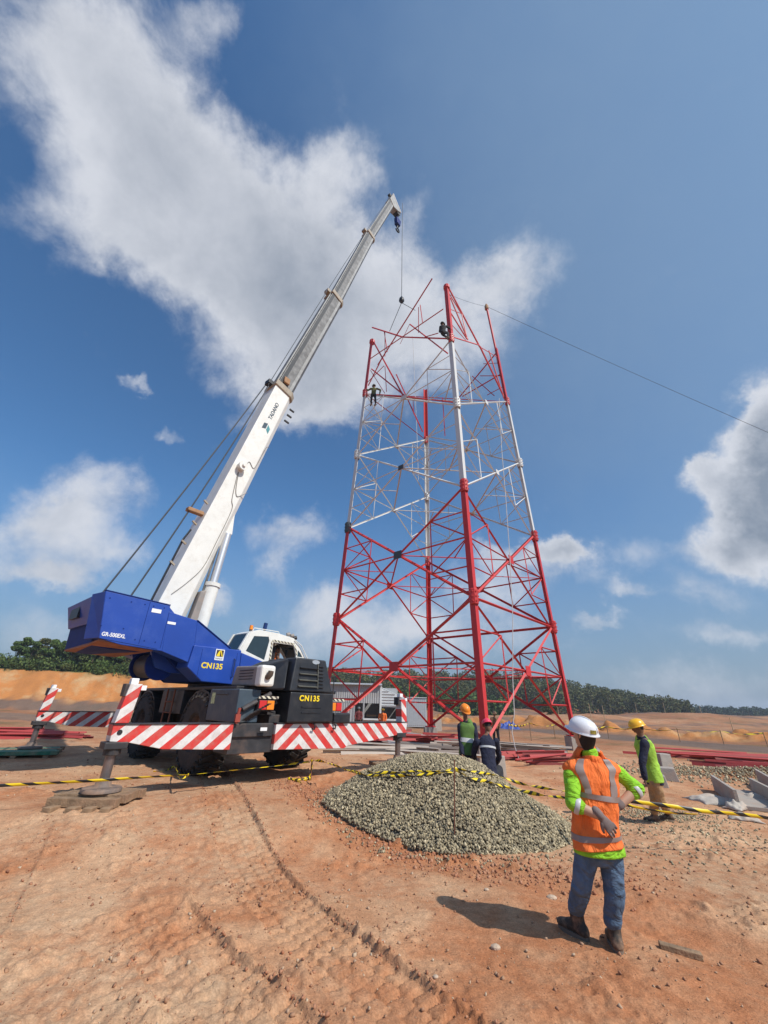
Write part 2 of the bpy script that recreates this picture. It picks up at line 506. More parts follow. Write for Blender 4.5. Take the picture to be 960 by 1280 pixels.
class MB:
    def __init__(s):
        s.v, s.f, s.uv = [], [], None

    def add(s, vs, fs):
        n = len(s.v)
        s.v += [tuple(p) for p in vs]
        s.f += [tuple(i + n for i in f) for f in fs]
        return s

    def box(s, c, d, R=None):
        c = Vector(c)
        vs = []
        for z in (-.5, .5):
            for x, y in ((-.5, -.5), (.5, -.5), (.5, .5), (-.5, .5)):
                p = Vector((x * d[0], y * d[1], z * d[2]))
                if R is not None: p = R @ p
                vs.append(c + p)
        return s.add(vs, [(3, 2, 1, 0), (4, 5, 6, 7), (0, 1, 5, 4), (1, 2, 6, 5), (2, 3, 7, 6), (3, 0, 4, 7)])

    def beam(s, p1, p2, w, h=None, upv=(0, 0, 1)):
        p1, p2 = Vector(p1), Vector(p2)
        h = h or w
        z = (p2 - p1)
        Ln = z.length
        z.normalize()
        x = z.cross(Vector(upv))
        if x.length < 1e-3: x = z.cross(Vector((1, 0, 0)))
        x.normalize()
        y = z.cross(x)
        R = Matrix((x, y, z)).transposed()
        return s.box((p1 + p2) / 2, (w, h, Ln), R)

    def tube(s, p1, p2, r1, r2=None, n=12, cap=True):
        p1, p2 = Vector(p1), Vector(p2)
        r2 = r1 if r2 is None else r2
        z = (p2 - p1).normalized()
        x = z.cross(Vector((0, 0, 1)))
        if x.length < 1e-3: x = Vector((1, 0, 0))
        x.normalize()
        y = z.cross(x)
        vs = []
        for p, r in ((p1, r1), (p2, r2)):
            for i in range(n):
                a = 2 * math.pi * i / n
                vs.append(p + x * (r * math.cos(a)) + y * (r * math.sin(a)))
        fs = [(i, (i + 1) % n, n + (i + 1) % n, n + i) for i in range(n)]
        if cap: fs += [tuple(range(n - 1, -1, -1)), tuple(range(n, 2 * n))]
        return s.add(vs, fs)

    def path(s, pts, r, n=6):
        """one continuous swept tube"""
        pts = [Vector(p) for p in pts]
        vs, fs = [], []
        x = None
        for i, p in enumerate(pts):
            t = (pts[min(i + 1, len(pts) - 1)] - pts[max(i - 1, 0)]).normalized()
            if x is None:
                x = t.cross(Vector((0, 0, 1)))
                if x.length < 1e-3: x = Vector((1, 0, 0))
            x = (x - t * x.dot(t)).normalized()
            y = t.cross(x)
            for k in range(n):
                a = 2 * math.pi * k / n
                vs.append(p + x * (r * math.cos(a)) + y * (r * math.sin(a)))
        for i in range(len(pts) - 1):
            for k in range(n):
                a, b = i * n + k, i * n + (k + 1) % n
                fs.append((a, b, b + n, a + n))
        fs += [tuple(range(n - 1, -1, -1)), tuple(range(len(vs) - n, len(vs)))]
        return s.add(vs, fs)

    def prism(s, bottom, top):
        n = len(bottom)
        fs = [(i, (i + 1) % n, n + (i + 1) % n, n + i) for i in range(n)]
        fs += [tuple(range(n - 1, -1, -1)), tuple(range(n, 2 * n))]
        return s.add(list(bottom) + list(top), fs)

    def lathe(s, prof, c=(0, 0, 0), axis='z', n=32, closed=False):
        vs, fs = [], []
        m = len(prof)
        for i in range(n):
            a = 2 * math.pi * i / n
            for r, h in prof:
                if axis == 'z': p = (r * math.cos(a), r * math.sin(a), h)
                elif axis == 'x': p = (h, r * math.cos(a), r * math.sin(a))
                else: p = (r * math.cos(a), h, r * math.sin(a))
                vs.append(Vector(c) + Vector(p))
        rr = m if closed else m - 1
        for i in range(n):
            j = (i + 1) % n
            for k in range(rr):
                k2 = (k + 1) % m
                fs.append((i * m + k, j * m + k, j * m + k2, i * m + k2))
        return s.add(vs, fs)

    def mesh(s, name, fix=True):
        me = bpy.data.meshes.new(name)
        me.from_pydata(s.v, [], s.f)
        if fix:
            import bmesh
            bm = bmesh.new()
            bm.from_mesh(me)
            bmesh.ops.recalc_face_normals(bm, faces=bm.faces)
            bm.to_mesh(me)
            bm.free()
        me.update()
        return me

    def build(s, name, m, parent=None, smooth=False, bevel=0.0, label=None, fix=True):
        me = s.mesh(name, fix)
        me.materials.append(m)
        o = bpy.data.objects.new(name, me)
        link(o, parent)
        if smooth:
            me.shade_smooth()
        if bevel:
            b = o.modifiers.new('bevel', 'BEVEL')
            b.width = bevel
            b.segments = 2
            b.limit_method = 'ANGLE'
            b.angle_limit = math.radians(40)
        if label: o['label'] = label
        return o


def sharp(o, ang=40):
    me = o.data
    me.shade_smooth()
    try:
        me.set_sharp_from_angle(angle=math.radians(ang))
    except Exception:
        pass
    return o


def np_mesh(name, V, F, m, smooth=False, parent=None):
    """mesh from numpy vertex (n,3) and face (m,k) arrays"""
    me = bpy.data.meshes.new(name)
    V = np.asarray(V, np.float32)
    F = np.asarray(F, np.int32)
    k = F.shape[1]
    me.vertices.add(len(V))
    me.vertices.foreach_set('co', V.ravel())
    me.loops.add(F.size)
    me.loops.foreach_set('vertex_index', F.ravel())
    me.polygons.add(len(F))
    me.polygons.foreach_set('loop_start', np.arange(0, F.size, k, dtype=np.int32))
    me.polygons.foreach_set('loop_total', np.full(len(F), k, np.int32))
    if smooth:
        me.polygons.foreach_set('use_smooth', np.ones(len(F), bool))
    me.update(calc_edges=True)
    me.materials.append(m)
    o = bpy.data.objects.new(name, me)
    return link(o, parent)


def text(name, s, m, size, origin, xdir, ydir, parent=None, ext=0.003, bold=0.0, width=1.0, spacing=1.0):
    cu = bpy.data.curves.new(name, 'FONT')
    cu.body = s
    cu.size = size
    cu.extrude = ext
    cu.offset = bold
    cu.space_character = spacing
    cu.materials.append(m)
    o = bpy.data.objects.new(name, cu)
    link(o, parent)
    x = Vector(xdir).normalized()
    z = x.cross(Vector(ydir)).normalized()
    y = z.cross(x)
    M = Matrix((x * width, y, z)).transposed().to_4x4()
    M.translation = Vector(origin)
    o.matrix_local = M
    dg = bpy.context.evaluated_depsgraph_get()
    me = bpy.data.meshes.new_from_object(o.evaluated_get(dg))
    me.materials.clear(); me.materials.append(m)
    o2 = bpy.data.objects.new(name, me)
    bpy.data.objects.remove(o)
    link(o2, parent)
    o2.name = name
    o2.matrix_local = M
    return o2


# value noise on arrays
def _h(ix, iy, s):
    n = (ix * 374761393 + iy * 668265263 + s * 974634777) & 0xffffffff
    n = ((n ^ (n >> 13)) * 1274126177) & 0xffffffff
    return ((n ^ (n >> 16)) & 0xffffff) / float(0xffffff)


def vnoise(x, y, s=0):
    x = np.asarray(x, float)
    y = np.asarray(y, float)
    ix = np.floor(x).astype(np.int64)
    iy = np.floor(y).astype(np.int64)
    fx = x - ix
    fy = y - iy
    fx = fx * fx * fx * (fx * (fx * 6 - 15) + 10)
    fy = fy * fy * fy * (fy * (fy * 6 - 15) + 10)
    a = _h(ix, iy, s); b = _h(ix + 1, iy, s); c = _h(ix, iy + 1, s); d = _h(ix + 1, iy + 1, s)
    return (a * (1 - fx) + b * fx) * (1 - fy) + (c * (1 - fx) + d * fx) * fy - 0.5


def fbm(x, y, s=0, o=4, g=0.5):
    t = 0
    a = 1.0
    for i in range(o):
        t = t + a * vnoise(x * 2 ** i + 17.3 * i, y * 2 ** i - 9.1 * i, s + i)
        a *= g
    return t


def sst(a, b, x):
    t = np.clip((x - a) / (b - a), 0, 1)
    return t * t * (3 - 2 * t)


def pdist(x, y, pts):
    """distance, arc length and signed side to a polyline"""
    best = np.full(np.shape(x), 1e9)
    arc = np.zeros(np.shape(x))
    side = np.zeros(np.shape(x))
    s0 = 0
    for (x1, y1), (x2, y2) in zip(pts[:-1], pts[1:]):
        dx, dy = x2 - x1, y2 - y1
        L = math.hypot(dx, dy)
        t = np.clip(((x - x1) * dx + (y - y1) * dy) / L ** 2, 0, 1)
        ex, ey = x - x1 - t * dx, y - y1 - t * dy
        d = np.hypot(ex, ey)
        m = d < best
        best = np.where(m, d, best)
        arc = np.where(m, s0 + t * L, arc)
        side = np.where(m, np.sign(dx * ey - dy * ex), side)
        s0 += L
    return best, arc, side


# ------------------------------------------------------------------ ground
CC = Vector((-4.547, 12.782, 0.0))
CH = 0.777
GZ = 0.268
AX = Vector((math.cos(CH), math.sin(CH), 0))
BX = Vector((-math.sin(CH), math.cos(CH), 0))
TRACK1 = [(-5.2, 14.0), (-3.70, 10.87), (-2.25, 7.52), (-1.10, 5.45), (-0.22, 4.2), (0.20, 3.65), (1.4, 2.2)]
TRACK2 = [(-1.9, 4.75), (-1.25, 4.0), (-0.85, 3.65), (-0.5, 3.3), (0.9, 1.9)]
TRACK3 = [(-4.6, 6.6), (-3.9, 5.4), (-3.6, 4.9), (-3.3, 4.4), (-2.6, 2.8)]
PATH = [(3.6, 3.4), (2.9, 4.5), (2.5, 5.2), (1.9, 5.9), (0.9, 6.45), (0.0, 6.9), (-1.0, 8.2), (-1.4, 9.6), (-0.4, 11.5)]
PILE = (1.35, 8.45)
ROAD1 = [(-20, 70), (8, 50), (16.9, 40.5), (20.5, 31.5), (24, 25.5), (40, 22), (80, 20)]
FOOTX = [-200, -90, -52, -33, -15, 5, 30, 60, 90, 200]
FOOTY = [30, 52, 62, 66, 80, 100, 125, 150, 180, 240]


def height(x, y, fine=True):
    x = np.asarray(x, float)
    y = np.asarray(y, float)
    r = np.hypot(x, y)
    z = 0.05 * fbm(x / 2.6, y / 2.6, 3, 3) + 0.02 * fbm(x / 0.7, y / 0.7, 9, 3)
    # crane stands on a low pad of spoil
    q = np.hypot((x - CC.x) / 8.2, (y - CC.y) / 6.8)
    z = z + GZ * sst(1.12, 0.78, q)
    z = z + 0.5 * sst(18, 60, r) * fbm(x / 14, y / 14, 21, 4) * sst(0, 1, 1.0 + 0 * x)
    # cut bank with a bench of forest behind
    fy = np.interp(x, FOOTX, FOOTY)
    hb = np.interp(x, [-200, -60, -25, 0, 20, 60, 130, 200], [6.0, 5.6, 5.2, 2.6, 1.6, 1.0, -1.6, -2.2])
    dd = y - fy + 1.6 * fbm(x / 9, y / 30, 31, 3) + 1.3 * fbm(x / 1.8, y / 40, 35, 3)
    z = z + hb * (0.24 * sst(0, 3.0, dd) + 0.76 * sst(3.6, 8.0, dd))
    # wooded ridge on the right and mounds of spoil
    z = z + 8.5 * np.exp(-(((x - 50) / 68) ** 2 + ((y - 212) / 40) ** 2))
    z = z + 2.0 * np.exp(-(((x - 62) / 20) ** 2 + ((y - 92) / 14) ** 2))
    z = z + 2.2 * np.exp(-(((x - 105) / 26) ** 2 + ((y - 112) / 16) ** 2))
    z = z + 1.3 * np.exp(-(((x - 30) / 16) ** 2 + ((y - 78) / 9) ** 2))
    z = z + 0.16 * sst(18, 40, r) * fbm(x / 2.2, y / 2.2, 25, 3)
    # berm beside the haul road
    d, a, s = pdist(x, y, [(6, 62), (18, 48), (27, 38), (36, 33), (60, 30)])
    z = z + (0.55 + 0.9 * fbm(x / 1.3, y / 1.3, 5, 4)) * np.exp(-(d / 2.0) ** 2)
    d, a, s = pdist(x, y, ROAD1)
    rd = sst(4.2, 3.0, d)
    z = z * (1 - 0.8 * rd)
    if not fine:
        return z
    near = sst(26, 12, r)
    # churned clods
    clod = np.maximum(0, fbm(x / 0.16, y / 0.16, 41, 3) - 0.08)
    patch = sst(-0.05, 0.35, fbm(x / 1.3, y / 1.3, 51, 3))
    de, a, s = pdist(x, y, [(-1.7, 9.9), (-1.1, 9.0), (-0.5, 7.9), (0.2, 7.0), (1.2, 6.5), (2.6, 6.35)])
    edge = np.exp(-(de / 0.32) ** 2)
    z = z + near * (0.075 * clod * (0.2 + patch + 1.6 * edge) + 0.014 * (0.4 + patch) * fbm(x / 0.07, y / 0.07, 61, 3) + 0.05 * edge * vnoise(x / 0.3, y / 0.3, 63))
    dp, a, s = pdist(x, y, PATH)
    z = z - 0.05 * near * sst(0.55, 0.1, dp)
    for pts, seed, amp in ((TRACK1, 1, 1.0), (TRACK2, 2, .9), (TRACK3, 3, .5)):
        d, a, s = pdist(x, y, pts)
        w = 0.30
        sd_ = d * s
        ins = sst(w + .03, w - .02, d)
        # chevron lug prints
        cell = np.floor((sd_ + 0.3) / 0.15)
        ph = (a / 0.15 + 0.5 * (cell % 2) + 0.12 * vnoise(a / 0.2, sd_ / 0.1, 77)) % 1.0
        cw_ = ((sd_ + 0.3) / 0.15) % 1.0
        lug = sst(0.0, 0.10, ph) * sst(0.86, 0.76, ph) * sst(0.0, 0.10, cw_) * sst(1.0, 0.9, cw_)
        wear = sst(-0.35, 0.15, fbm(x / 0.6, y / 0.6, 70 + seed, 3))
        z = z + near * amp * ins * (-0.030 + 0.028 * lug * (0.55 + 0.45 * wear))
        z = z + near * amp * 0.022 * sst(w - .005, w + .03, sd_) * np.exp(-np.maximum(0, sd_ - w) / .35) * (1 + 1.2 * vnoise(a / .5, sd_ * 0, 88))
        rim_ = np.exp(-((d - w - 0.015) / 0.022) ** 2) * np.where(sd_ > 0, 1.15, 0.45)
        z = z + near * amp * rim_ * np.maximum(0, 0.020 + 0.018 * vnoise(a / 0.12, sd_ * 3, 80 + seed) + 0.03 * fbm(x / 0.05, y / 0.05, 83, 2))
    # pile seat
    return z


def hz(x, y):
    return float(height(np.array([x]), np.array([y]))[0])


def build_ground():
    # polar sheet, dense where the lens looks, out to the horizon
    th = np.concatenate([np.linspace(-180, -66, 60, endpoint=False), np.linspace(-66, 66, 820, endpoint=False), np.linspace(66, 180, 60, endpoint=False)])
    th = np.radians(th)
    r = [0.0, .6, 1.2, 1.8]
    while r[-1] < 14: r.append(r[-1] * 1.0050 + 0.0012)
    while r[-1] < 60: r.append(r[-1] * 1.011)
    while r[-1] < 320: r.append(r[-1] * 1.018)
    while r[-1] < 1600: r.append(r[-1] * 1.08)
    r = np.array(r[1:])
    T, Rr = np.meshgrid(th, r)
    X = Rr * np.sin(T)
    Y = Rr * np.cos(T)
    Z = height(X, Y)
    Z = np.where(Rr > 600, -1.0, Z * 1.0)
    nt, nr = len(th), len(r)
    V = np.stack([X, Y, Z], -1).reshape(-1, 3)
    i = np.arange(nr - 1)[:, None] * nt
    j = np.arange(nt)[None, :]
    jn = (j + 1) % nt
    F = np.stack([i + j, i + jn, i + nt + jn, i + nt + j], -1).reshape(-1, 4)
    F = F[:, ::-1]
    V = np.vstack([V, [[0, 0, hz(0, 0)]]])
    m = bpy.data.materials.new('red laterite soil')
    m.use_nodes = True
    o = np_mesh('ground', V, F, m, smooth=True)
    tag(o, 'bare reddish brown earth marked by tyre tracks', kind='structure')
    me = o.data
    # soil kinds as a colour attribute: R red loose soil, G pale gravelly crust, B dark damp/grey strip, A orange cut
    x, y = V[:, 0], V[:, 1]
    rr = np.hypot(x, y)
    red = sst(-0.25, 0.35, fbm(x / 1.0, y / 1.0, 101, 5, 0.62)) * 0.85
    de, a, s = pdist(x, y, [(-1.7, 9.9), (-1.1, 9.0), (-0.5, 7.9), (0.2, 7.0), (1.2, 6.5), (2.6, 6.35)])
    red = np.maximum(red, 1.0 * np.exp(-(de / 0.55) ** 2))
    dp, a, s = pdist(x, y, PATH)
    red = np.maximum(red, 0.85 * sst(0.75, 0.2, dp))
    pale = sst(-0.1, 0.4, fbm(x / 2.3, y / 2.3, 111, 4)) * 0.8
    gr = np.exp(-(((x - 4.8) / 2.2) ** 2 + ((y - 8.0) / 2.2) ** 2))
    pale = np.maximum(pale, 0.9 * gr) * (1 - 0.8 * sst(0.75, 0.2, dp))
    d, a, s = pdist(x, y, ROAD1)
    dark = 0.9 * sst(3.8, 2.6, d)
    dark = np.maximum(dark, 0.75 * sst(0.1, 0.4, fbm(x / 9, y / 5, 121, 3)) * sst(20, 45, rr))
    d2, a, s = pdist(x, y, [(40, 55), (75, 62), (140, 75)])
    dark = np.maximum(dark, 0.7 * sst(3.0, 2.0, d2))
    fy = np.interp(x, FOOTX, FOOTY)
    db = y - fy
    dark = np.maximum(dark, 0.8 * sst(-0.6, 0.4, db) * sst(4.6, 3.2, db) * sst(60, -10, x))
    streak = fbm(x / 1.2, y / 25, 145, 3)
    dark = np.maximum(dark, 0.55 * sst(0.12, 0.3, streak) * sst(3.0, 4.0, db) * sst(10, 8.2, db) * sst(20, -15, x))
    orange = sst(3.0, 4.0, db) * sst(10.0, 8.2, db) * sst(20, -15, x)
    d3, a, s = pdist(x, y, [(6, 62), (18, 48), (27, 38), (36, 33), (60, 30)])
    orange = np.maximum(orange, 0.9 * sst(3.2, 1.6, d3))
    grass = sst(7.6, 9.5, db) * sst(700, 300, rr) * np.where(x > 45, sst(9, 40, db + 0 * x), 1.0)
    grass = grass * (0.6 + 0.8 * fbm(x / 6, y / 6, 131, 3) + 0.2)
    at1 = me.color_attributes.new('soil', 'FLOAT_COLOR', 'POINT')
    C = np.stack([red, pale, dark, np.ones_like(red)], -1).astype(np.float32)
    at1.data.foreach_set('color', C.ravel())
    at2 = me.color_attributes.new('cover', 'FLOAT_COLOR', 'POINT')
    away = sst(16, 42, rr) * (0.75 + 0.9 * fbm(x / 16, y / 9, 141, 4))
    C = np.stack([orange, np.clip(grass, 0, 1), np.clip(away, 0, 1), np.ones_like(red)], -1).astype(np.float32)
    at2.data.foreach_set('color', C.ravel())
    # material
    nt_ = m.node_tree
    N = nt_.nodes.new
    L = nt_.links.new
    p = nt_.nodes['Principled BSDF']
    p.inputs['Roughness'].default_value = 0.95
    p.inputs['Specular IOR Level'].default_value = 0.15
    tc = N('ShaderNodeTexCoord')
    a1 = N('ShaderNodeVertexColor'); a1.layer_name = 'soil'
    a2 = N('ShaderNodeVertexColor'); a2.layer_name = 'cover'
    s1 = N('ShaderNodeSeparateColor'); L(a1.outputs[0], s1.inputs[0])
    s2 = N('ShaderNodeSeparateColor'); L(a2.outputs[0], s2.inputs[0])

    def nz(sc, det=5, rough=0.6):
        n = N('ShaderNodeTexNoise')
        n.inputs['Scale'].default_value = sc
        n.inputs['Detail'].default_value = det
        n.inputs['Roughness'].default_value = rough
        L(tc.outputs['Object'], n.inputs['Vector'])
        return n.outputs['Fac']

    def mix(a, b, f, blend='MIX'):
        k = N('ShaderNodeMix')
        k.data_type = 'RGBA'
        k.blend_type = blend
        for nm, v in (('A', a), ('B', b)):
            if isinstance(v, tuple): k.inputs[nm].default_value = (*v, 1)
            else: L(v, k.inputs[nm])
        if isinstance(f, float): k.inputs['Factor'].default_value = f
        else: L(f, k.inputs['Factor'])
        return k.outputs['Result']

    def rng_(v, a, b, c=0., d=1.):
        k = N('ShaderNodeMapRange')
        k.inputs['From Min'].default_value = a
        k.inputs['From Max'].default_value = b
        k.inputs['To Min'].default_value = c
        k.inputs['To Max'].default_value = d
        L(v, k.inputs['Value'])
        return k.outputs[0]

    def mul(a, b):
        k = N('ShaderNodeMath'); k.operation = 'MULTIPLY'
        L(a, k.inputs[0])
        if isinstance(b, float): k.inputs[1].default_value = b
        else: L(b, k.inputs[1])
        return k.outputs[0]
    base = mix((0.49, 0.250, 0.132), (0.56, 0.33, 0.190), rng_(nz(1.7), 0.35, 0.65))
    base = mix(base, (0.41, 0.155, 0.066), mul(s1.outputs[0], rng_(nz(4.0, 7), 0.25, 0.6, 0.3, 1.0)))
    base = mix(base, (0.55, 0.375, 0.235), mul(s1.outputs[1], rng_(nz(7.0, 7), 0.35, 0.65, 0.15, 0.9)))
    base = mix(base, (0.29, 0.135, 0.07), s2.outputs[2])
    base = mix(base, (0.15, 0.115, 0.055), mul(s2.outputs[2], rng_(nz(0.22, 6, 0.65), 0.52, 0.66)))
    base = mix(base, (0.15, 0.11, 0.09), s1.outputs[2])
    base = mix(base, (0.48, 0.20, 0.065), s2.outputs[0])
    base = mix(base, (0.48, 0.29, 0.14), mul(s2.outputs[0], rng_(nz(0.35, 4), 0.5, 0.65)))
    base = mix(base, (0.10, 0.13, 0.035), s2.outputs[1])
    # grain: pale grit and dark crumbs
    v = N('ShaderNodeTexVoronoi'); v.inputs['Scale'].default_value = 55
    L(tc.outputs['Object'], v.inputs['Vector'])
    grit = rng_(v.outputs['Distance'], 0.25, 0.12)
    sel = rng_(nz(9.0, 3), 0.55, 0.7)
    base = mix(base, (0.50, 0.40, 0.30), mul(mul(grit, sel), 0.7))
    base = mix(base, rng_(nz(60, 4, 0.7), 0.3, 0.7, 0.72, 1.24), 1.0, 'MULTIPLY')
    base = mix(base, rng_(nz(13, 5, 0.65), 0.3, 0.7, 0.82, 1.16), 1.0, 'MULTIPLY')
    base = mix(base, rng_(nz(0.6, 5, 0.6), 0.3, 0.7, 0.88, 1.1), 1.0, 'MULTIPLY')
    L(base, p.inputs['Base Color'])
    b = N('ShaderNodeBump')
    b.inputs['Strength'].default_value = 0.6
    b.inputs['Distance'].default_value = 0.028
    n1 = N('ShaderNodeTexNoise')
    n1.inputs['Scale'].default_value = 38
    n1.inputs['Detail'].default_value = 6
    n1.inputs['Roughness'].default_value = 0.7
    L(tc.outputs['Object'], n1.inputs['Vector'])
    L(n1.outputs['Fac'], b.inputs['Height'])
    L(b.outputs[0], p.inputs['Normal'])
    return o


build_ground()


def stone_field(name, pts, sizes, m, flat=0.75, seed=1, sub=True):
    """many small angular stones as one mesh (deformed octahedra with split edges)"""
    rg = np.random.default_rng(seed)
    # 14-vert rhombic-like stone: cube corners + face centres
    cube = np.array([[x, y, z] for x in (-1, 1) for y in (-1, 1) for z in (-1, 1)], float)
    F = np.array([[0, 1, 3], [0, 3, 2], [4, 6, 7], [4, 7, 5], [0, 4, 5], [0, 5, 1], [2, 3, 7], [2, 7, 6], [0, 2, 6], [0, 6, 4], [1, 5, 7], [1, 7, 3]])
    n = len(pts)
    V = cube[None] * rg.uniform(0.45, 1.0, (n, 8, 3))
    V *= np.array([1, 1, flat]) * rg.uniform(0.65, 1.2, (n, 1, 3))
    q = rg.normal(size=(n, 4)); q /= np.linalg.norm(q, axis=1)[:, None]
    w, x, y, z = q.T
    R = np.stack([1 - 2 * (y * y + z * z), 2 * (x * y - w * z), 2 * (x * z + w * y), 2 * (x * y + w * z), 1 - 2 * (x * x + z * z), 2 * (y * z - w * x), 2 * (x * z - w * y), 2 * (y * z + w * x), 1 - 2 * (x * x + y * y)], -1).reshape(n, 3, 3)
    V = np.einsum('nij,nkj->nki', R, V) * (sizes[:, None, None] * 0.5) + np.asarray(pts)[:, None, :]
    Fa = (F[None] + (np.arange(n) * 8)[:, None, None]).reshape(-1, 3)
    return np_mesh(name, V.reshape(-1, 3), Fa, m)


def stone_mat(name, cols, rough=0.85):
    m = bpy.data.materials.new(name)
    m.use_nodes = True
    nt = m.node_tree
    N = nt.nodes.new
    L = nt.links.new
    p = nt.nodes['Principled BSDF']
    p.inputs['Roughness'].default_value = rough
    g = N('ShaderNodeNewGeometry')
    r = N('ShaderNodeValToRGB')
    e = r.color_ramp.elements
    e[0].position = 0; e[0].color = (*cols[0], 1)
    e[1].position = 1; e[1].color = (*cols[-1], 1)
    for i, c in enumerate(cols[1:-1]):
        k = e.new((i + 1) / (len(cols) - 1)); k.color = (*c, 1)
    L(g.outputs['Random Per Island'], r.inputs[0])
    L(r.outputs[0], p.inputs['Base Color'])
    return m


M_gravel = stone_mat('crushed grey stone', [(0.11, 0.09, 0.06), (0.33, 0.27, 0.165), (0.20, 0.165, 0.105), (0.47, 0.385, 0.235), (0.25, 0.205, 0.13), (0.60, 0.50, 0.32), (0.15, 0.125, 0.08), (0.37, 0.30, 0.19)])
M_pebble = stone_mat('earth clods and pebbles', [(0.30, 0.13, 0.07), (0.40, 0.23, 0.13), (0.34, 0.16, 0.085), (0.50, 0.38, 0.26), (0.36, 0.18, 0.10), (0.24, 0.10, 0.055)])
M_clod = stone_mat('red earth clods', [(0.36, 0.14, 0.068), (0.44, 0.22, 0.125), (0.31, 0.12, 0.06)])


def pile_h(x, y):
    # broad heap, ridge running away to the right
    a = math.radians(-14)
    dx, dy = x - PILE[0], y - PILE[1]
    u = dx * math.cos(a) + dy * math.sin(a)
    v = -dx * math.sin(a) + dy * math.cos(a)
    ru = np.where(u < 0, 2.25, 1.95)
    rv = np.where(v < 0, 1.75, 1.9)
    q = np.hypot(u / ru, v / rv) + 0.10 * fbm(x / 0.9, y / 0.9, 201, 3)
    h = 1.06 * np.clip(1 - q, 0, 1) ** 0.92
    h = np.where(h > 0.70, 0.70 + (h - 0.70) * 0.45, h)
    return h


def build_pile():
    root = empty('gravel_pile', (PILE[0], PILE[1], 0), 0, 'wide heap of grey crushed stone beside the crane, taller than the workers\' knees', 'gravel pile')
    # inner heap body
    n = 90
    xs = np.linspace(PILE[0] - 2.9, PILE[0] + 2.9, n)
    ys = np.linspace(PILE[1] - 2.6, PILE[1] + 2.6, n)
    X, Y = np.meshgrid(xs, ys)
    Hh = pile_h(X, Y)
    G = height(X, Y, False)
    Z = G + Hh - 0.035
    Z = np.where(Hh < 0.01, G - 0.12, Z)
    V = np.stack([X - PILE[0], Y - PILE[1], Z], -1).reshape(-1, 3)
    i = np.arange(n - 1)[:, None] * n
    j = np.arange(n - 1)[None]
    F = np.stack([i + j, i + j + 1, i + n + j + 1, i + n + j], -1).reshape(-1, 4)
    o = np_mesh('heap', V, F, mat('gravel fines', (0.17, 0.15, 0.115), 0.95, var=0.3, vscale=40, bump=1.0, bscale=60), True, root)
    N = 92000
    rg = np.random.default_rng(5)
    x = rg.uniform(PILE[0] - 2.9, PILE[0] + 2.9, N)
    y = rg.uniform(PILE[1] - 2.6, PILE[1] + 2.6, N)
    cull = (y < PILE[1] + .6) | (rg.uniform(0, 1, N) < .5)
    x, y = x[cull], y[cull]
    h = pile_h(x, y)
    keep = (h > 0.0)
    # more stones per plan area on the slopes facing the lens
    x, y, h = x[keep], y[keep], h[keep]
    P = np.stack([x - PILE[0], y - PILE[1], height(x, y, False) + h + rg.uniform(-0.02, 0.012, len(x))], -1)
    s = 0.019 + 0.034 * rg.uniform(0, 1, len(x)) ** 1.8
    g = stone_field('gravel', P, s, M_gravel, 0.8, 3)
    g.parent = root
    tag(g, kind='stuff')
    # spill round the foot
    k = 600
    a = rg.uniform(0, 2 * math.pi, k)
    rad = 1 + np.abs(rg.normal(0, 0.10, k))
    x = PILE[0] + 2.15 * rad * np.cos(a)
    y = PILE[1] + 1.8 * rad * np.sin(a)
    ok = pile_h(x, y) < 0.03
    x, y = x[ok], y[ok]
    P = np.stack([x - PILE[0], y - PILE[1], height(x, y) + 0.008], -1)
    g = stone_field('gravel_spill', P, rg.uniform(0.02, 0.045, len(x)), M_gravel, 0.7, 4)
    g.parent = root
    tag(g, kind='stuff')


build_pile()


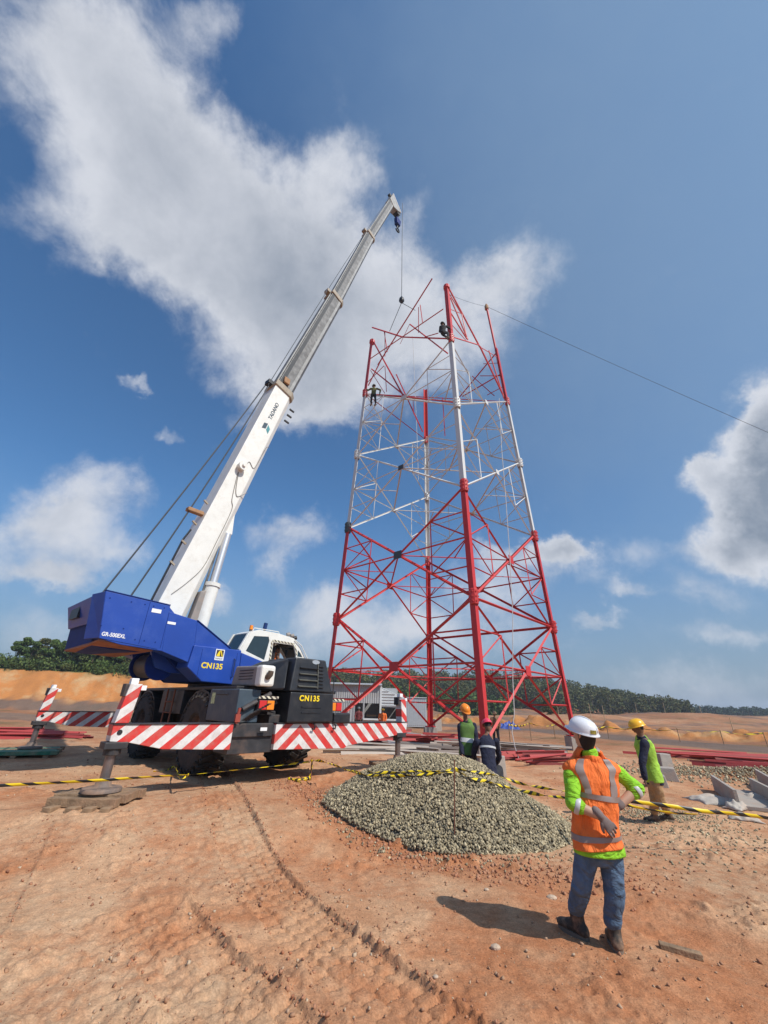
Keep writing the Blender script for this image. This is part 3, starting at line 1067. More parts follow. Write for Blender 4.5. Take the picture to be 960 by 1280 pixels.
def build_loose():
    rg = np.random.default_rng(21)
    # pebbles and clods over the near ground, density falling with distance
    n = 28000
    r = 2.2 * np.exp(rg.uniform(0, 1.9, n))
    a = np.radians(rg.uniform(-62, 62, n))
    x, y = r * np.sin(a), r * np.cos(a)
    pr = 0.25 + sst(-0.1, 0.35, fbm(x / 0.9, y / 0.9, 55, 3))
    dp, _, _ = pdist(x, y, PATH)
    pr = pr * (0.25 + 0.75 * sst(0.2, 0.7, dp))
    keep = (rg.uniform(0, 1.2, n) < pr) & (pile_h(x, y) <= 0)
    x, y = x[keep], y[keep]
    s = 0.006 + 0.022 * rg.uniform(0, 1, len(x)) ** 5
    s = s * (1 + 0.06 * np.hypot(x, y))
    o = stone_field('pebbles', np.stack([x, y, height(x, y) + s * 0.15], -1), s, M_pebble, 0.65, 6)
    tag(o, 'small pebbles and earth crumbs strewn over the foreground', 'pebbles', kind='stuff')
    # broken red clods round the foot of the gravel and along the path
    n = 3800
    t = rg.uniform(0, 1, n)
    px = np.interp(t, [0, .15, .35, .55, .75, 1], [-1.9, -1.2, -0.55, 0.2, 1.2, 3.0]) + rg.normal(0, 0.30, n)
    py = np.interp(t, [0, .15, .35, .55, .75, 1], [10.1, 9.0, 7.9, 6.95, 6.4, 5.9]) + rg.normal(0, 0.28, n)
    ok = pile_h(px, py) <= 0
    px, py = px[ok], py[ok]
    s = 0.008 + 0.045 * rg.uniform(0, 1, len(px)) ** 4
    o = stone_field('earth_clods', np.stack([px, py, height(px, py) + s * 0.15], -1), s, M_clod, 0.75, 7)
    tag(o, 'crumbled red clods of earth along the foot of the gravel', 'clods', kind='stuff')
    # crumbs thrown up along the edges of the wheel tracks
    PX, PY = [], []
    for pts, cnt in ((TRACK1, 1500), (TRACK2, 380), (TRACK3, 200)):
        P_ = np.array(pts)
        seg = np.hypot(*np.diff(P_, axis=0).T)
        cum = np.concatenate([[0], np.cumsum(seg)])
        t = rg.uniform(0, cum[-1], cnt)
        bx = np.interp(t, cum, P_[:, 0]); by = np.interp(t, cum, P_[:, 1])
        k = np.clip(np.searchsorted(cum, t) - 1, 0, len(seg) - 1)
        dx = np.diff(P_[:, 0])[k] / seg[k]; dy = np.diff(P_[:, 1])[k] / seg[k]
        off = np.where(rg.uniform(0, 1, cnt) < .75, .315, -.31) + rg.normal(0, .028, cnt)
        PX.append(bx - dy * off); PY.append(by + dx * off)
    px = np.concatenate(PX); py = np.concatenate(PY)
    s = 0.006 + 0.026 * rg.uniform(0, 1, len(px)) ** 3
    o = stone_field('track_crumbs', np.stack([px, py, height(px, py) + s * 0.2], -1), s, M_clod, 0.8, 17)
    tag(o, 'crumbs of dried mud along the edges of the tyre tracks', 'clods', kind='stuff')
    # grey gravel scatter on the right
    n = 1500
    px = 4.9 + rg.normal(0, 1.0, n); py = 8.3 + rg.normal(0, 0.9, n)
    m2 = rg.uniform(0, 1, n) < 0.45
    px = np.where(m2, 5.5 + rg.normal(0, .5, n), px); py = np.where(m2, 9.3 + rg.normal(0, .28, n), py)
    o = stone_field('gravel_scatter', np.stack([px, py, height(px, py) + 0.006], -1), rg.uniform(0.012, 0.045, n), M_gravel, 0.7, 8)
    tag(o, 'thin scatter of grey gravel on the earth behind the orange vest', 'gravel', kind='stuff')
    # far right gravel bank behind the troughs
    n = 4500
    px = 13.5 + rg.normal(0, 2.6, n); py = 15.5 + rg.normal(0, 1.3, n)
    o = stone_field('gravel_bank', np.stack([px, py, height(px, py, False) + 0.01 + 0.25 * np.exp(-((px - 13.5) / 2.6) ** 2 - ((py - 15.5) / 1.2) ** 2) * rg.uniform(0, 1, n)], -1), rg.uniform(0.03, 0.09, n), M_gravel, 0.7, 9)
    tag(o, 'low bank of grey rubble behind the concrete troughs', 'rubble', kind='stuff')
    # a handful of bigger stones that can be told apart
    for (px_, py_, s, lab) in ((478, 1185, .035, 0), (452, 1028, .10, 1), (620, 1185, .06, 2), (608, 1113, .04, 0), (545, 1232, .03, 0), (690, 1118, .08, 3)):
        p = gnd(px_, py_)
        z = hz(p.x, p.y)
        mb = MB()
        vs = []
        import bmesh
        bm = bmesh.new()
        bmesh.ops.create_icosphere(bm, subdivisions=2, radius=s * 0.55)
        for v in bm.verts:
            k = 1 + 0.35 * mnoise.noise(v.co * (4 / s * 0.2) + Vector((px_, py_, 0)))
            v.co = Vector((v.co.x * k * 1.25, v.co.y * k, v.co.z * k * 0.6))
        me = bpy.data.meshes.new('stone')
        bm.to_mesh(me); bm.free()
        me.materials.append(mat('pale stone', (0.48, 0.36, 0.26), 0.9, var=0.2, vscale=20, bump=0.5))
        o = bpy.data.objects.new('stone', me)
        link(o)
        o.location = (p.x, p.y, z + s * 0.12)
        labs = {0: None, 1: 'cream coloured stone at the left foot of the gravel heap', 2: 'palest flat stone lying left of the orange vested man\'s shadow tip', 3: 'pale stone lying just left of the blue jeans'}
        if labs[lab]:
            tag(o, labs[lab], 'stone', 'loose stones on the earth')
        else:
            tag(o, {478: 'small buff stone on the bare earth left of the wheel track end', 608: 'small buff stone between the gravel heap and the shadow tip', 545: 'small buff stone lowest in the picture, left of the man\'s boots'}[px_], 'stone', 'loose stones on the earth')


build_loose()

# ------------------------------------------------------------------ mobile crane (x = across to the right, y = forward, z = up from its ground)
ST = math.radians(50) - CH
SU = Vector((math.cos(ST), math.sin(ST), 0))
SW = Vector((math.sin(ST), -math.cos(ST), 0))


def S(s, w, z):
    return SU * s + SW * w + Vector((0, 0, z))


def sprism(poly, w0, w1):
    return MB().prism([S(s, w0, z) for s, z in poly], [S(s, w1, z) for s, z in poly])


def yprism(poly, y0, y1):
    return MB().prism([Vector((x, y0, z)) for x, z in poly], [Vector((x, y1, z)) for x, z in poly])


def build_crane():
    R = empty('mobile_crane', (CC.x, CC.y, GZ), CH,
              'large blue and white rough terrain crane on outriggers, boom raised over the lattice tower', 'crane')
    # --- lower works
    mb = MB()
    for x in (-0.52, 0.52):
        mb.box((x, 0, 1.02), (0.22, 7.4, 0.62))
    mb.box((0, -3.5, 0.95), (1.3, 0.7, 0.62)).box((0, 3.5, 0.95), (1.3, 0.7, 0.62)).box((0, 0, 1.2), (1.0, 3.0, 0.3))
    mb.build('frame', M_chas, R, bevel=0.015)
    # deck with wheel arches
    mb = MB()
    mb.box((0, 0.1, 1.76), (2.7, 7.3, 0.07))
    mb.box((-1.16, -0.05, 1.45), (0.42, 1.5, 0.55)).box((1.16, -0.05, 1.45), (0.42, 1.5, 0.55))
    mb.box((0, 3.6, 1.45), (2.3, 0.5, 0.6))
    mb.build('deck', M_black, R, bevel=0.012)
    for sx in (-1, 1):
        for yc in (-1.9, 1.9):
            mb = MB()
            pr = []
            for k in range(9):
                a = math.radians(12 + 156 * k / 8)
                pr.append((0.98 * math.cos(a), 0.72 + 0.98 * math.sin(a)))
            outer = [(x, z + .04) for x, z in pr]
            poly = pr + outer[::-1]
            x0, x1 = sorted((sx * 0.86, sx * 1.38))
            # build as quads strip so the arch is not one concave cap
            for k in range(8):
                q = [pr[k], pr[k + 1], outer[k + 1], outer[k]]
                mb.prism([Vector((x0, yc + a_, z)) for a_, z in q], [Vector((x1, yc + a_, z)) for a_, z in q])
            mb.build('wheel_arch', M_black, R)
    # slewing ring
    MB().lathe([(0, 1.74), (0.85, 1.74), (0.85, 1.9), (0, 1.9)], (-0.1, 0, 0)).build('slewing_ring', M_chas, R)
    # ladder and step frame on the left flank
    mb = MB()
    for y in (-0.35, 0.15): mb.tube((-1.43, y, 0.6), (-1.43, y, 1.75), 0.022)
    for z in (0.7, 0.95, 1.2, 1.45): mb.tube((-1.43, -0.35, z), (-1.43, 0.15, z), 0.018)
    mb.build('step_ladder', M_rust, R)
    o = MB().box((-1.2, -3.22, 1.42), (0.5, 1.35, 0.62)).build('tool_box', M_box, R, bevel=0.02)
    MB().tube((-1.475, -3.45, 1.63), (-1.475, -2.95, 1.63), 0.012).build('handle', M_chas, o)
    MB().box((-1.453, -2.75, 1.55), (0.004, 0.17, 0.22)).build('notice_label', mat('faded notice print', (0.55, 0.6, 0.3), 0.5, var=0.4, vscale=20), o)
    # wheels
    def wheel(x, y, first=None):
        if first is None:
            w = bpy.data.objects.new('wheel', None); link(w, R)
            prof = [(0.36, -0.25), (0.40, -0.30), (0.62, -0.315), (0.76, -0.28), (0.80, -0.20), (0.81, 0), (0.80, 0.20), (0.76, 0.28), (0.62, 0.315), (0.40, 0.30), (0.36, 0.25)]
            mb = MB().lathe(prof, axis='x', n=48, closed=True)
            for i in range(26):
                for sgn in (-1, 1):
                    a = 2 * math.pi * (i + (0.5 if sgn > 0 else 0)) / 26
                    c, s_ = math.cos(a), math.sin(a)
                    Rm = Matrix.Rotation(a - math.pi / 2, 3, 'X') @ Matrix.Rotation(sgn * 0.45, 3, 'Z')
                    mb.box((sgn * 0.15, 0.81 * c, 0.81 * s_), (0.27, 0.085, 0.07), Rm)
                    Rm = Matrix.Rotation(a - math.pi / 2, 3, 'X') @ Matrix.Rotation(sgn * 0.9, 3, 'Y')
                    mb.box((sgn * 0.285, 0.765 * c, 0.765 * s_), (0.10, 0.075, 0.03), Rm)
            sharp(mb.build('tyre', M_rubber, w), 35)
            rim = MB().lathe([(0.0, 0.10), (0.13, 0.16), (0.15, 0.12), (0.26, 0.06), (0.33, 0.10), (0.36, 0.24), (0.385, 0.27), (0.39, 0.24), (0.37, -0.25), (0.0, -0.2)], axis='x', n=36)
            for k in range(12):
                a = 2 * math.pi * k / 12
                rim.box((0.105, 0.21 * math.cos(a), 0.21 * math.sin(a)), (0.05, 0.03, 0.03))
            sharp(rim.build('rim', M_rim, w), 35)
        else:
            w = copy_tree(first, R)
        w.location = (x, y, 0.84)
        w.rotation_euler = (random.random() * 6, 0, 0) if x > 0 else (random.random() * 6, 0, math.pi)
        return w
    w0 = wheel(-1.12, -1.9)
    wheel(1.12, -1.9, w0); wheel(-1.12, 1.9, w0); wheel(1.12, 1.9, w0)
    MB().tube((-1.0, -1.9, 0.84), (1.0, -1.9, 0.84), 0.13).box((0, -1.9, 0.84), (0.5, 0.5, 0.5)).build('axle', M_chas, R)
    MB().tube((-1.0, 1.9, 0.84), (1.0, 1.9, 0.84), 0.13).box((0, 1.9, 0.84), (0.5, 0.5, 0.5)).build('axle', M_chas, R)
    # --- outriggers: beam, jack box with striped post, cylinder, float
    LP = [(-3.58, 1.10), (-3.57, .86), (-3.3, .84), (-2.73, .72), (-1.5, .66), (-1.5, 1.10)]
    RP = [(-0.55, 1.09), (-.55, .62), (1.35, .57), (1.47, .62), (2.25, .70), (3.5, .84), (3.58, 1.09)]

    def outrigger(yc, sgn, poly, name):
        b = yprism(poly, yc - 0.13, yc + 0.13).build('outrigger_beam', M_stripe, R, bevel=0.008)
        jx = 3.33 if sgn > 0 else -3.46
        # dark framing strips, 4 mm proud
        top = [p for p in poly]
        x0, x1 = min(p[0] for p in poly), max(p[0] for p in poly)
        MB().box(((x0 + x1) / 2, yc, 1.108), (x1 - x0, 0.30, 0.014)).build('beam_top_plate', M_chas, b)
        if sgn < 0:
            MB().tube((jx - 0.0, yc - 0.139, 0.99), (jx, yc - 0.125, 0.99), 0.04).build('beam_hole', M_black, b)
        # post
        if sgn < 0:
            q = [(-3.57, 1.12), (-3.36, 1.12), (-3.30, 1.72), (-3.49, 1.72)]
        else:
            q = [(3.36, 1.10), (3.57, 1.10), (3.52, 1.66), (3.33, 1.66)]
        p_ = yprism([(x - .0, z) for x, z in q], yc - 0.12, yc + 0.10).build('jack_housing', M_stripe, R, bevel=0.008)
        MB().box(((q[2][0] + q[3][0]) / 2 - .02, yc, 1.765), (0.12, 0.12, 0.09)).box((q[2][0] + .04, yc - .02, 1.66), (0.09, 0.16, 0.08)).build('housing_cap', M_letter, p_, bevel=0.01)
        MB().box((q[3][0] - 0.035, yc + 0.02, 1.62), (0.05, 0.18, 0.2)).build('housing_bracket', M_chas, p_, bevel=0.01)
        zt = 0.72 if sgn < 0 else 0.78
        MB().box((jx, yc, 0.80), (0.34, 0.30, 0.10)).tube((jx, yc, 0.80), (jx, yc, 0.66), 0.13).build('jack_collar', M_chas, R, bevel=0.01)
        sharp(MB().tube((jx, yc, 0.8), (jx, yc, 0.30), 0.072, n=20).build('jack_rod', mat('dull jack steel', (0.2, 0.19, 0.2), 0.3, metal=0.7, var=.2, dirt=DUST, dirt_amt=.5), R))
        sharp(MB().lathe([(0, .32), (0.10, .32), (0.12, .25), (0.14, .235), (0.27, .225), (0.285, .20), (0.285, .175), (0, .175)], (jx, yc, 0), n=28).build('float_pad', mat('dusty steel', (0.16, 0.12, 0.10), 0.7, dirt=DUST, dirt_amt=.9), R))
        return b
    outrigger(-3.87, -1, LP, 'rear')
    outrigger(-3.87, 1, RP, 'rear')
    outrigger(3.87, -1, LP, 'front')
    outrigger(3.87, 1, [(-x, z) for x, z in LP], 'front')
    # rear crossbeam, tow gear and hoses between the beams
    mb = MB().box((-1.03, -3.8, 0.98), (0.9, 0.3, 0.24)).box((-1.0, -3.6, 0.72), (1.0, 0.6, 0.3))
    mb.build('rear_crossbeam', M_chas, R, bevel=0.012)
    mb = MB()
    for k in range(7):
        y0 = -3.2 - 0.1 * k
        pts = [Vector((-1.35 + 0.05 * k, -4.0 + .03 * k, 1.15)), Vector((-1.2 + 0.06 * k, -4.05, 1.28 + 0.03 * k)), Vector((-0.9 + 0.05 * k, -4.0, 1.36 + 0.02 * k)), Vector((-0.6, -3.9, 1.30 + .04 * k))]
        pts2 = []
        for a_, b_ in zip(pts[:-1], pts[1:]):
            for t in range(4): pts2.append(a_.lerp(b_, t / 4))
        pts2.append(pts[-1])
        mb.path(pts2, 0.014)
    mb.build('hydraulic_hoses', M_black, R)
    MB().tube((-1.35, -3.95, 1.35), (-0.75, -3.95, 1.66), 0.05).build('steering_ram', M_chas, R)
    MB().box((-1.46, -4.02, 1.20), (0.10, 0.06, 0.14)).tube((-1.46, -4.0, 1.1), (-1.43, -4.0, 1.38), 0.03).build('valve_tap', mat('dull red paint', (0.3, 0.05, 0.03), .6), R)
    MB().box((-0.86, -4.045, 1.0), (0.15, 0.012, 0.06)).build('small_plate', M_letter, R)
    # engine cover on the tail
    y0, yf = -4.12, -2.9
    lower = MB().prism([Vector(p) for p in ((-.38, y0, 1.12), (.86, y0, 1.12), (.86, -3.1, 1.12), (-.38, -3.1, 1.12))],
                       [Vector(p) for p in ((-.36, y0, 1.71), (.82, y0, 1.71), (.82, -3.1, 1.71), (-.36, -3.1, 1.71))])
    lo = lower.build('engine_cover', M_hood, R, bevel=0.02)
    upp = MB().prism([Vector(p) for p in ((-.39, y0 + .015, 1.725), (.80, y0 + .015, 1.725), (.80, -2.9, 1.725), (-.42, -2.9, 1.725))],
                     [Vector(p) for p in ((-.27, y0 + .08, 2.44), (.58, y0 + .08, 2.44), (.58, -2.9, 2.44), (-.33, -2.9, 2.44))])
    uo = upp.build('radiator_cover', M_hood, R, bevel=0.03)
    # louvres: black opening with slanted slats, right-hand vents, lower vents
    def face(x, z, off=0.0):
        # point on the slanted rear face of the upper cover
        t = (z - 1.725) / 0.715
        return Vector((x, y0 + .015 + .065 * t - off, z))
    MB().prism([face(-.20, 1.80, .004), face(.52, 1.80, .004), face(.48, 2.34, .004), face(-.16, 2.34, .004)][::1],
               [face(-.20, 1.80, -.02), face(.52, 1.80, -.02), face(.48, 2.34, -.02), face(-.16, 2.34, -.02)]).build('grille_opening', M_black, uo)
    for k, z in enumerate((1.84, 1.97, 2.10, 2.23)):
        a_ = -.19 + .01 * k
        b_ = .33 + .0 * k
        MB().beam(face(a_, z, .022), face(b_, z, .022), 0.075, 0.012, (0, -.35, 1)).build('grille_slat', mat('dusty radiator fins', (0.10, 0.10, 0.085), 0.6, var=.3) if k < 3 else M_hood, uo)
    for k in range(7):
        z = 1.83 + .075 * k
        MB().beam(face(.37, z, .015), face(.50, z, .015), 0.03, 0.012, (0, -.5, 1)).build('vent_slat', M_hood, uo)
    MB().beam(face(.345, 1.80, .02), face(.335, 2.34, .02), 0.022, 0.02).build('grille_post', mat('dusty radiator fins', (0.1, 0.1, .085)), uo)
    for z in (1.31, 1.42):
        MB().box((0.22, y0 - .004, z), (0.52, 0.02, 0.03)).build('lower_vent', M_black, lo)
    # black side panel between cover and cab side
    MB().prism([Vector(p) for p in ((-.95, -3.55, 1.74), (-.40, -3.95, 1.74), (-.40, -2.6, 1.74), (-.95, -2.6, 1.74))],
               [Vector(p) for p in ((-.62, -3.45, 2.28), (-.33, -3.88, 2.42), (-.33, -2.6, 2.42), (-.62, -2.6, 2.28))]).build('side_cover', M_black, R, bevel=0.05)
    badge = sharp(MB().lathe([(0, -.012), (.085, -.012), (.085, .0), (0, .0)], (0, 0, 0), axis='y', n=24).build('maker_badge', mat('chrome badge', (0.6, 0.6, 0.6), 0.25, metal=.6), uo))
    badge.location = face(0.28, 2.375, .0); badge.scale = (1.25, 1, .55)
    text('fleet_number', 'CN135', M_yel, 0.155, (-0.13, y0 - .012, 1.545), (1, 0, 0), (0, 0, 1), lo, ext=.002, bold=.006, width=1.05, spacing=1.18)
    for sx, x in ((-1, -.86), (1, .99)):
        l = MB().box((x, y0 + .17, 1.44), (0.38, 0.14, 0.20)).build('tail_light', M_black, R, bevel=0.01)
        a_, b_ = (x - .09, x + .09)
        MB().box((a_ if sx < 0 else b_, y0 + .09, 1.44), (0.165, 0.03, 0.17)).build('red_lens', M_lred, l, bevel=0.006)
        MB().box((b_ if sx < 0 else a_, y0 + .09, 1.44), (0.165, 0.03, 0.17)).build('amber_lens', M_lor, l, bevel=0.006)
        MB().box((x + .03, y0 + .1, 1.585), (0.46, 0.04, 0.05)).build('hatched_strip', M_hatch, l)
    MB().box((1.18, y0 + .25, 1.2), (0.5, 0.4, 0.22)).build('right_mudguard', M_black, R, bevel=0.03)
    # handrail on the right rear corner
    MB().path([(1.0, -3.7, 1.72), (1.0, -3.7, 2.05), (1.06, -3.7, 2.13), (1.14, -3.7, 2.05), (1.14, -3.7, 1.6)], 0.014).build('handrail', M_chas, R)
    # lashing hooks on the bumper
    for x in (.36, .95):
        MB().path([(x, -4.03, 1.12), (x + .05, -4.06, 1.05), (x + .04, -4.06, 0.98), (x - .03, -4.06, .99)], 0.018).build('lashing_hook', M_black, R)
    # silencer box: warm grey shroud, white end cap with exhaust outlet
    si = MB().prism([Vector(p) for p in ((-1.12, -3.85, 1.80), (-.72, -3.85, 1.80), (-.72, -2.78, 1.82), (-1.12, -2.78, 1.82))],
                    [Vector(p) for p in ((-1.10, -3.85, 2.20), (-.72, -3.85, 2.20), (-.72, -2.86, 2.23), (-1.10, -2.86, 2.23))]).build('silencer', M_grey, R, bevel=0.03)
    for z in (1.94, 2.0, 2.06, 2.12):
        MB().box((-1.114, -3.42, z), (0.008, 0.62, 0.018)).build('silencer_slot', M_black, si)
    MB().box((-0.96, -3.98, 2.0), (0.34, 0.26, 0.42)).build('silencer_end', M_white, si, bevel=0.05)
    sharp(MB().path([(-0.98, -4.08, 1.98), (-0.98, -4.15, 1.98), (-0.96, -4.18, 2.02), (-0.95, -4.18, 2.09)], 0.06, 14).build('exhaust_outlet', mat('sooty pipe', (.10, .07, .05), .8), si))

    # --- upper works
    body = [(-4.02, 3.64), (-2.57, 3.58), (-2.55, 3.42), (-1.81, 3.34), (-0.72, 2.76), (-1.0, 2.45), (-1.7, 2.30), (-2.3, 2.50), (-2.62, 2.55), (-3.42, 2.56), (-3.86, 2.64)]
    # split into convex parts joined in one shell
    P1 = [(-4.02, 3.64), (-2.57, 3.58), (-2.5, 2.52), (-3.42, 2.56), (-3.86, 2.64)]
    P2 = [(-2.57, 3.44), (-1.81, 3.34), (-1.7, 2.30), (-2.5, 2.52)]
    P3 = [(-1.81, 3.34), (-0.72, 2.76), (-0.9, 2.3), (-1.7, 2.30)]
    sh = sprism(P1, 1.3, 0.88).build('counterweight_panel', M_blue, R, bevel=0.012)
    # rear chamfer
    MB().prism([S(-4.02, 1.297, 3.63), S(-3.86, 1.297, 2.65), S(-4.02, .86, 2.63), S(-4.14, .86, 3.60)],
               [S(-3.6, 1.1, 3.6), S(-3.5, 1.1, 2.66), S(-3.6, .86, 2.66), S(-3.7, .86, 3.58)]).build('rear_chamfer', M_blue, R, bevel=0.01)
    sprism(P2, 1.294, 0.9).build('side_frame', M_blue, R, bevel=0.012)
    sprism(P3, 1.288, 0.75).build('front_frame', M_blue, R, bevel=0.012)
    # far side twin and counterweight block behind
    sprism([(-3.95, 3.55), (-2.57, 3.5), (-2.5, 2.52), (-3.42, 2.56), (-3.8, 2.64)], -1.0, -0.6).build('far_panel', M_blue, R, bevel=0.012)
    sprism(P2, -.99, -0.6).build('far_frame', M_blue, R, bevel=0.012)
    sprism(P3, -.98, -0.6).build('far_front_frame', M_blue, R, bevel=0.012)
    cw = sprism([(-3.92, 3.3), (-3.0, 3.1), (-2.6, 2.5), (-3.5, 2.48), (-3.86, 2.52)], -.95, .9).build('counterweight', M_blued, R, bevel=0.03)
    MB().prism([S(-4.12, .78, 3.56), S(-3.96, .78, 3.0), S(-3.96, -.85, 3.0), S(-4.12, -.85, 3.50)], [S(-4.02, .78, 3.60), S(-3.86, .78, 3.0), S(-3.86, -.85, 3.0), S(-4.02, -.85, 3.54)]).build('rear_guard', M_blue, cw, bevel=0.01)
    MB().box(S(-4.065, -.25, 3.3), (0.05, 0.6, 0.26), Matrix((SU, -SW, Vector((0, 0, 1)))).transposed()).build('guard_opening', M_black, cw)
    MB().prism([S(-3.90, .84, 2.52), S(-3.86, -.94, 2.50), S(-2.7, -.98, 2.47), S(-2.7, 1.26, 2.5), S(-3.84, 1.26, 2.6)],
               [S(-3.90, .84, 2.55), S(-3.86, -.94, 2.53), S(-2.7, -.98, 2.50), S(-2.7, 1.26, 2.535), S(-3.84, 1.26, 2.63)]).build('belly_plate', mat('rust brown belly', (0.30, 0.13, 0.08), .8, var=.2), cw)
    # trim line along the top edge
    MB().beam(S(-4.02, 1.25, 3.655), S(-2.57, 1.25, 3.595), .12, .02).build('top_edge', M_blued, sh)
    MB().beam(S(-1.81, 1.2, 3.352), S(-0.74, 1.2, 2.785), .22, .02).build('top_edge', M_blued, sh)
    # turntable box between frames
    sprism([(-2.3, 2.6), (-1.0, 2.7), (0.9, 2.35), (0.9, 1.92), (-1.3, 1.92), (-1.8, 2.2)], -.95, .72).build('turntable', M_blued, R, bevel=0.02)
    # blue locker with the fleet number
    lk = sprism([(-1.78, 2.74), (-0.44, 2.76), (-0.40, 1.89), (-1.40, 1.92), (-1.84, 2.22)], 0.76, 1.36).build('locker', M_blue, R, bevel=0.02)
    cf = sprism([(-0.42, 2.70), (0.55, 2.48), (1.4, 2.3), (1.5, 1.9), (-0.38, 1.9)], .36, 1.345).build('cab_floor', M_blue, R, bevel=0.02)
    # winch drum slung under the tail
    wn = sharp(MB().lathe([(0.02, -.5), (0.36, -.5), (0.36, -.44), (0.24, -.44), (0.24, .44), (0.36, .44), (0.36, .5), (0.02, .5)], axis='z', n=32).build('winch', M_blued, R))
    Rw = Matrix((SU, Vector((0, 0, 1)), -SW * -1)).transposed().to_4x4(); Rw.translation = S(-2.15, .1, 2.27)
    wn.matrix_local = Rw
    sharp(MB().lathe([(0.24, -.43), (0.29, -.42), (0.29, .42), (0.24, .43)], axis='z', n=28).build('rope_coil', M_rope, wn))
    for w in (-.52, .62):
        sprism([(-2.5, 2.58), (-1.7, 2.35), (-1.55, 2.1), (-1.9, 2.1), (-2.3, 2.2)], w - .03, w + .03).build('winch_bracket', M_blue, R)
    # panel seams, bolts and grab rail on the blue bodywork
    for s_, z0_, z1_ in ((-3.05, 2.60, 3.58), (-2.56, 2.58, 3.42)):
        MB().beam(S(s_, 1.3005, z0_), S(s_, 1.3005, z1_), .012, .004, SW).build('panel_seam', M_blued, sh)
    for s_ in (-3.9, -3.45, -3.15, -2.95, -2.7):
        for z_ in (2.70 if s_ > -3.2 else 2.9, 3.5):
            MB().tube(S(s_, 1.29, z_), S(s_, 1.307, z_), .016, n=6).build('bolt', M_blued, sh)
    for s_ in (-1.55, -.55):
        MB().beam(S(s_, 1.361, 1.98), S(s_, 1.361, 2.68), .010, .004, SW).build('panel_seam', M_blued, lk)
    MB().path([S(-.62, 1.36, 2.05), S(-.62, 1.42, 2.07), S(-.62, 1.42, 2.5), S(-.62, 1.36, 2.52)], .012).build('grab_rail', M_black, lk)
    MB().beam(S(-3.86, 1.30, 2.66), S(-2.62, 1.30, 2.57), .02, .03).build('edge_flange', M_blue, sh)
    # lettering and logo
    text('model_name', 'GR-500EXL', M_letter, 0.115, S(-3.84, 1.303, 2.70), SU, (0, 0, 1), sh, ext=.002, bold=.003, width=.85)
    text('fleet_number', 'CN135', M_yel, 0.185, S(-1.50, 1.363, 2.235), SU, (0, 0, 1), lk, ext=.002, bold=.006, width=1.05, spacing=1.02)
    MB().box(S(-2.86, 1.304, 3.40), (0.22, 0.004, 0.09), Matrix((SU, -SW, Vector((0, 0, 1)))).transposed()).build('white_notice', M_letter, sh)
    MB().box(S(-2.44, 1.30, 3.18), (0.20, 0.006, 0.06), Matrix((SU, -SW, Vector((0, 0, 1)))).transposed()).build('white_notice', M_letter, sh)
    RM = Matrix((SU, -SW, Vector((0, 0, 1)))).transposed()
    lg = MB().box(S(-1.06, 1.363, 2.58), (0.25, 0.006, 0.27), RM).build('logo_plate', M_letter, lk)
    MB().box(S(-1.06, 1.368, 2.615), (0.20, 0.005, 0.16), RM).build('logo_field', mat('logo brown', (.05, .03, .02), .5), lg)
    def tri(pts, w, w2): return MB().prism([S(s, w, z) for s, z in pts], [S(s, w2, z) for s, z in pts])
    tri([(-1.155, 2.54), (-1.06, 2.54), (-1.06, 2.69), (-1.10, 2.66)], 1.371, 1.374).build('logo_mark', M_yel, lg)
    tri([(-1.06, 2.69), (-1.035, 2.69), (-.97, 2.54), (-1.0, 2.54)], 1.371, 1.374).build('logo_mark', M_yel, lg)
    text('logo_word', 'FAMCO', M_inkd, 0.058, S(-1.165, 1.369, 2.468), SU, (0, 0, 1), lg, ext=.001, width=1.0)
    # --- cab
    cab = [(-0.47, 2.72), (-0.21, 3.28), (0.05, 3.385), (0.70, 3.38), (1.34, 3.31), (1.58, 3.11), (1.86, 2.80), (1.6, 2.34), (0.52, 2.49)]
    frame_outer = cab
    cb = bpy.data.objects.new('cab', None); link(cb, R)
    # shell: roof, side frames with openings, rear wall
    # solid lower part in cream, roof slab, pillars
    # side wall built as strips between window openings (w = 1.24..1.30)
    W1 = [(-0.27, 2.765), (-0.08, 3.19), (0.41, 3.235), (0.455, 3.12), (0.37, 2.585)]
    W2 = [(0.60, 2.60), (0.60, 3.10), (1.37, 3.10), (1.50, 2.82), (1.50, 2.58)]
    W3 = [(1.55, 2.98), (1.66, 2.90), (1.76, 2.79), (1.55, 2.79)]
    import bmesh
    def plate_with_holes(outer, holes, w0, w1, name, m):
        from mathutils.geometry import delaunay_2d_cdt
        pts, edges = [], []
        for lp in [outer] + holes:
            b = len(pts)
            pts += [Vector(p) for p in lp]
            edges += [(b + i, b + (i + 1) % len(lp)) for i in range(len(lp))]
        vs, es, fs, *_ = delaunay_2d_cdt(pts, edges, [], 1, 1e-5)
        def inside(p, poly):
            c = False
            n = len(poly)
            for i in range(n):
                a_, b_ = poly[i], poly[(i + 1) % n]
                if (a_[1] > p[1]) != (b_[1] > p[1]) and p[0] < (b_[0] - a_[0]) * (p[1] - a_[1]) / (b_[1] - a_[1]) + a_[0]:
                    c = not c
            return c
        keep = []
        for f in fs:
            cx = sum((vs[i] for i in f), Vector((0, 0))) / len(f)
            if inside(cx, outer) and not any(inside(cx, h) for h in holes): keep.append(tuple(f))
        n = len(vs)
        mb = MB()
        V = [S(v.x, w0, v.y) for v in vs] + [S(v.x, w1, v.y) for v in vs]
        F = [tuple(f) for f in keep] + [tuple(i + n for i in reversed(f)) for f in keep]
        cnt = {}
        for f in keep:
            for i in range(len(f)):
                e = (f[i], f[(i + 1) % len(f)])
                cnt[e] = 1
        for (a_, b_) in list(cnt):
            if (b_, a_) not in cnt: F.append((b_, a_, a_ + n, b_ + n))
        mb.add(V, F)
        return mb.build(name, m, cb, bevel=0.006)
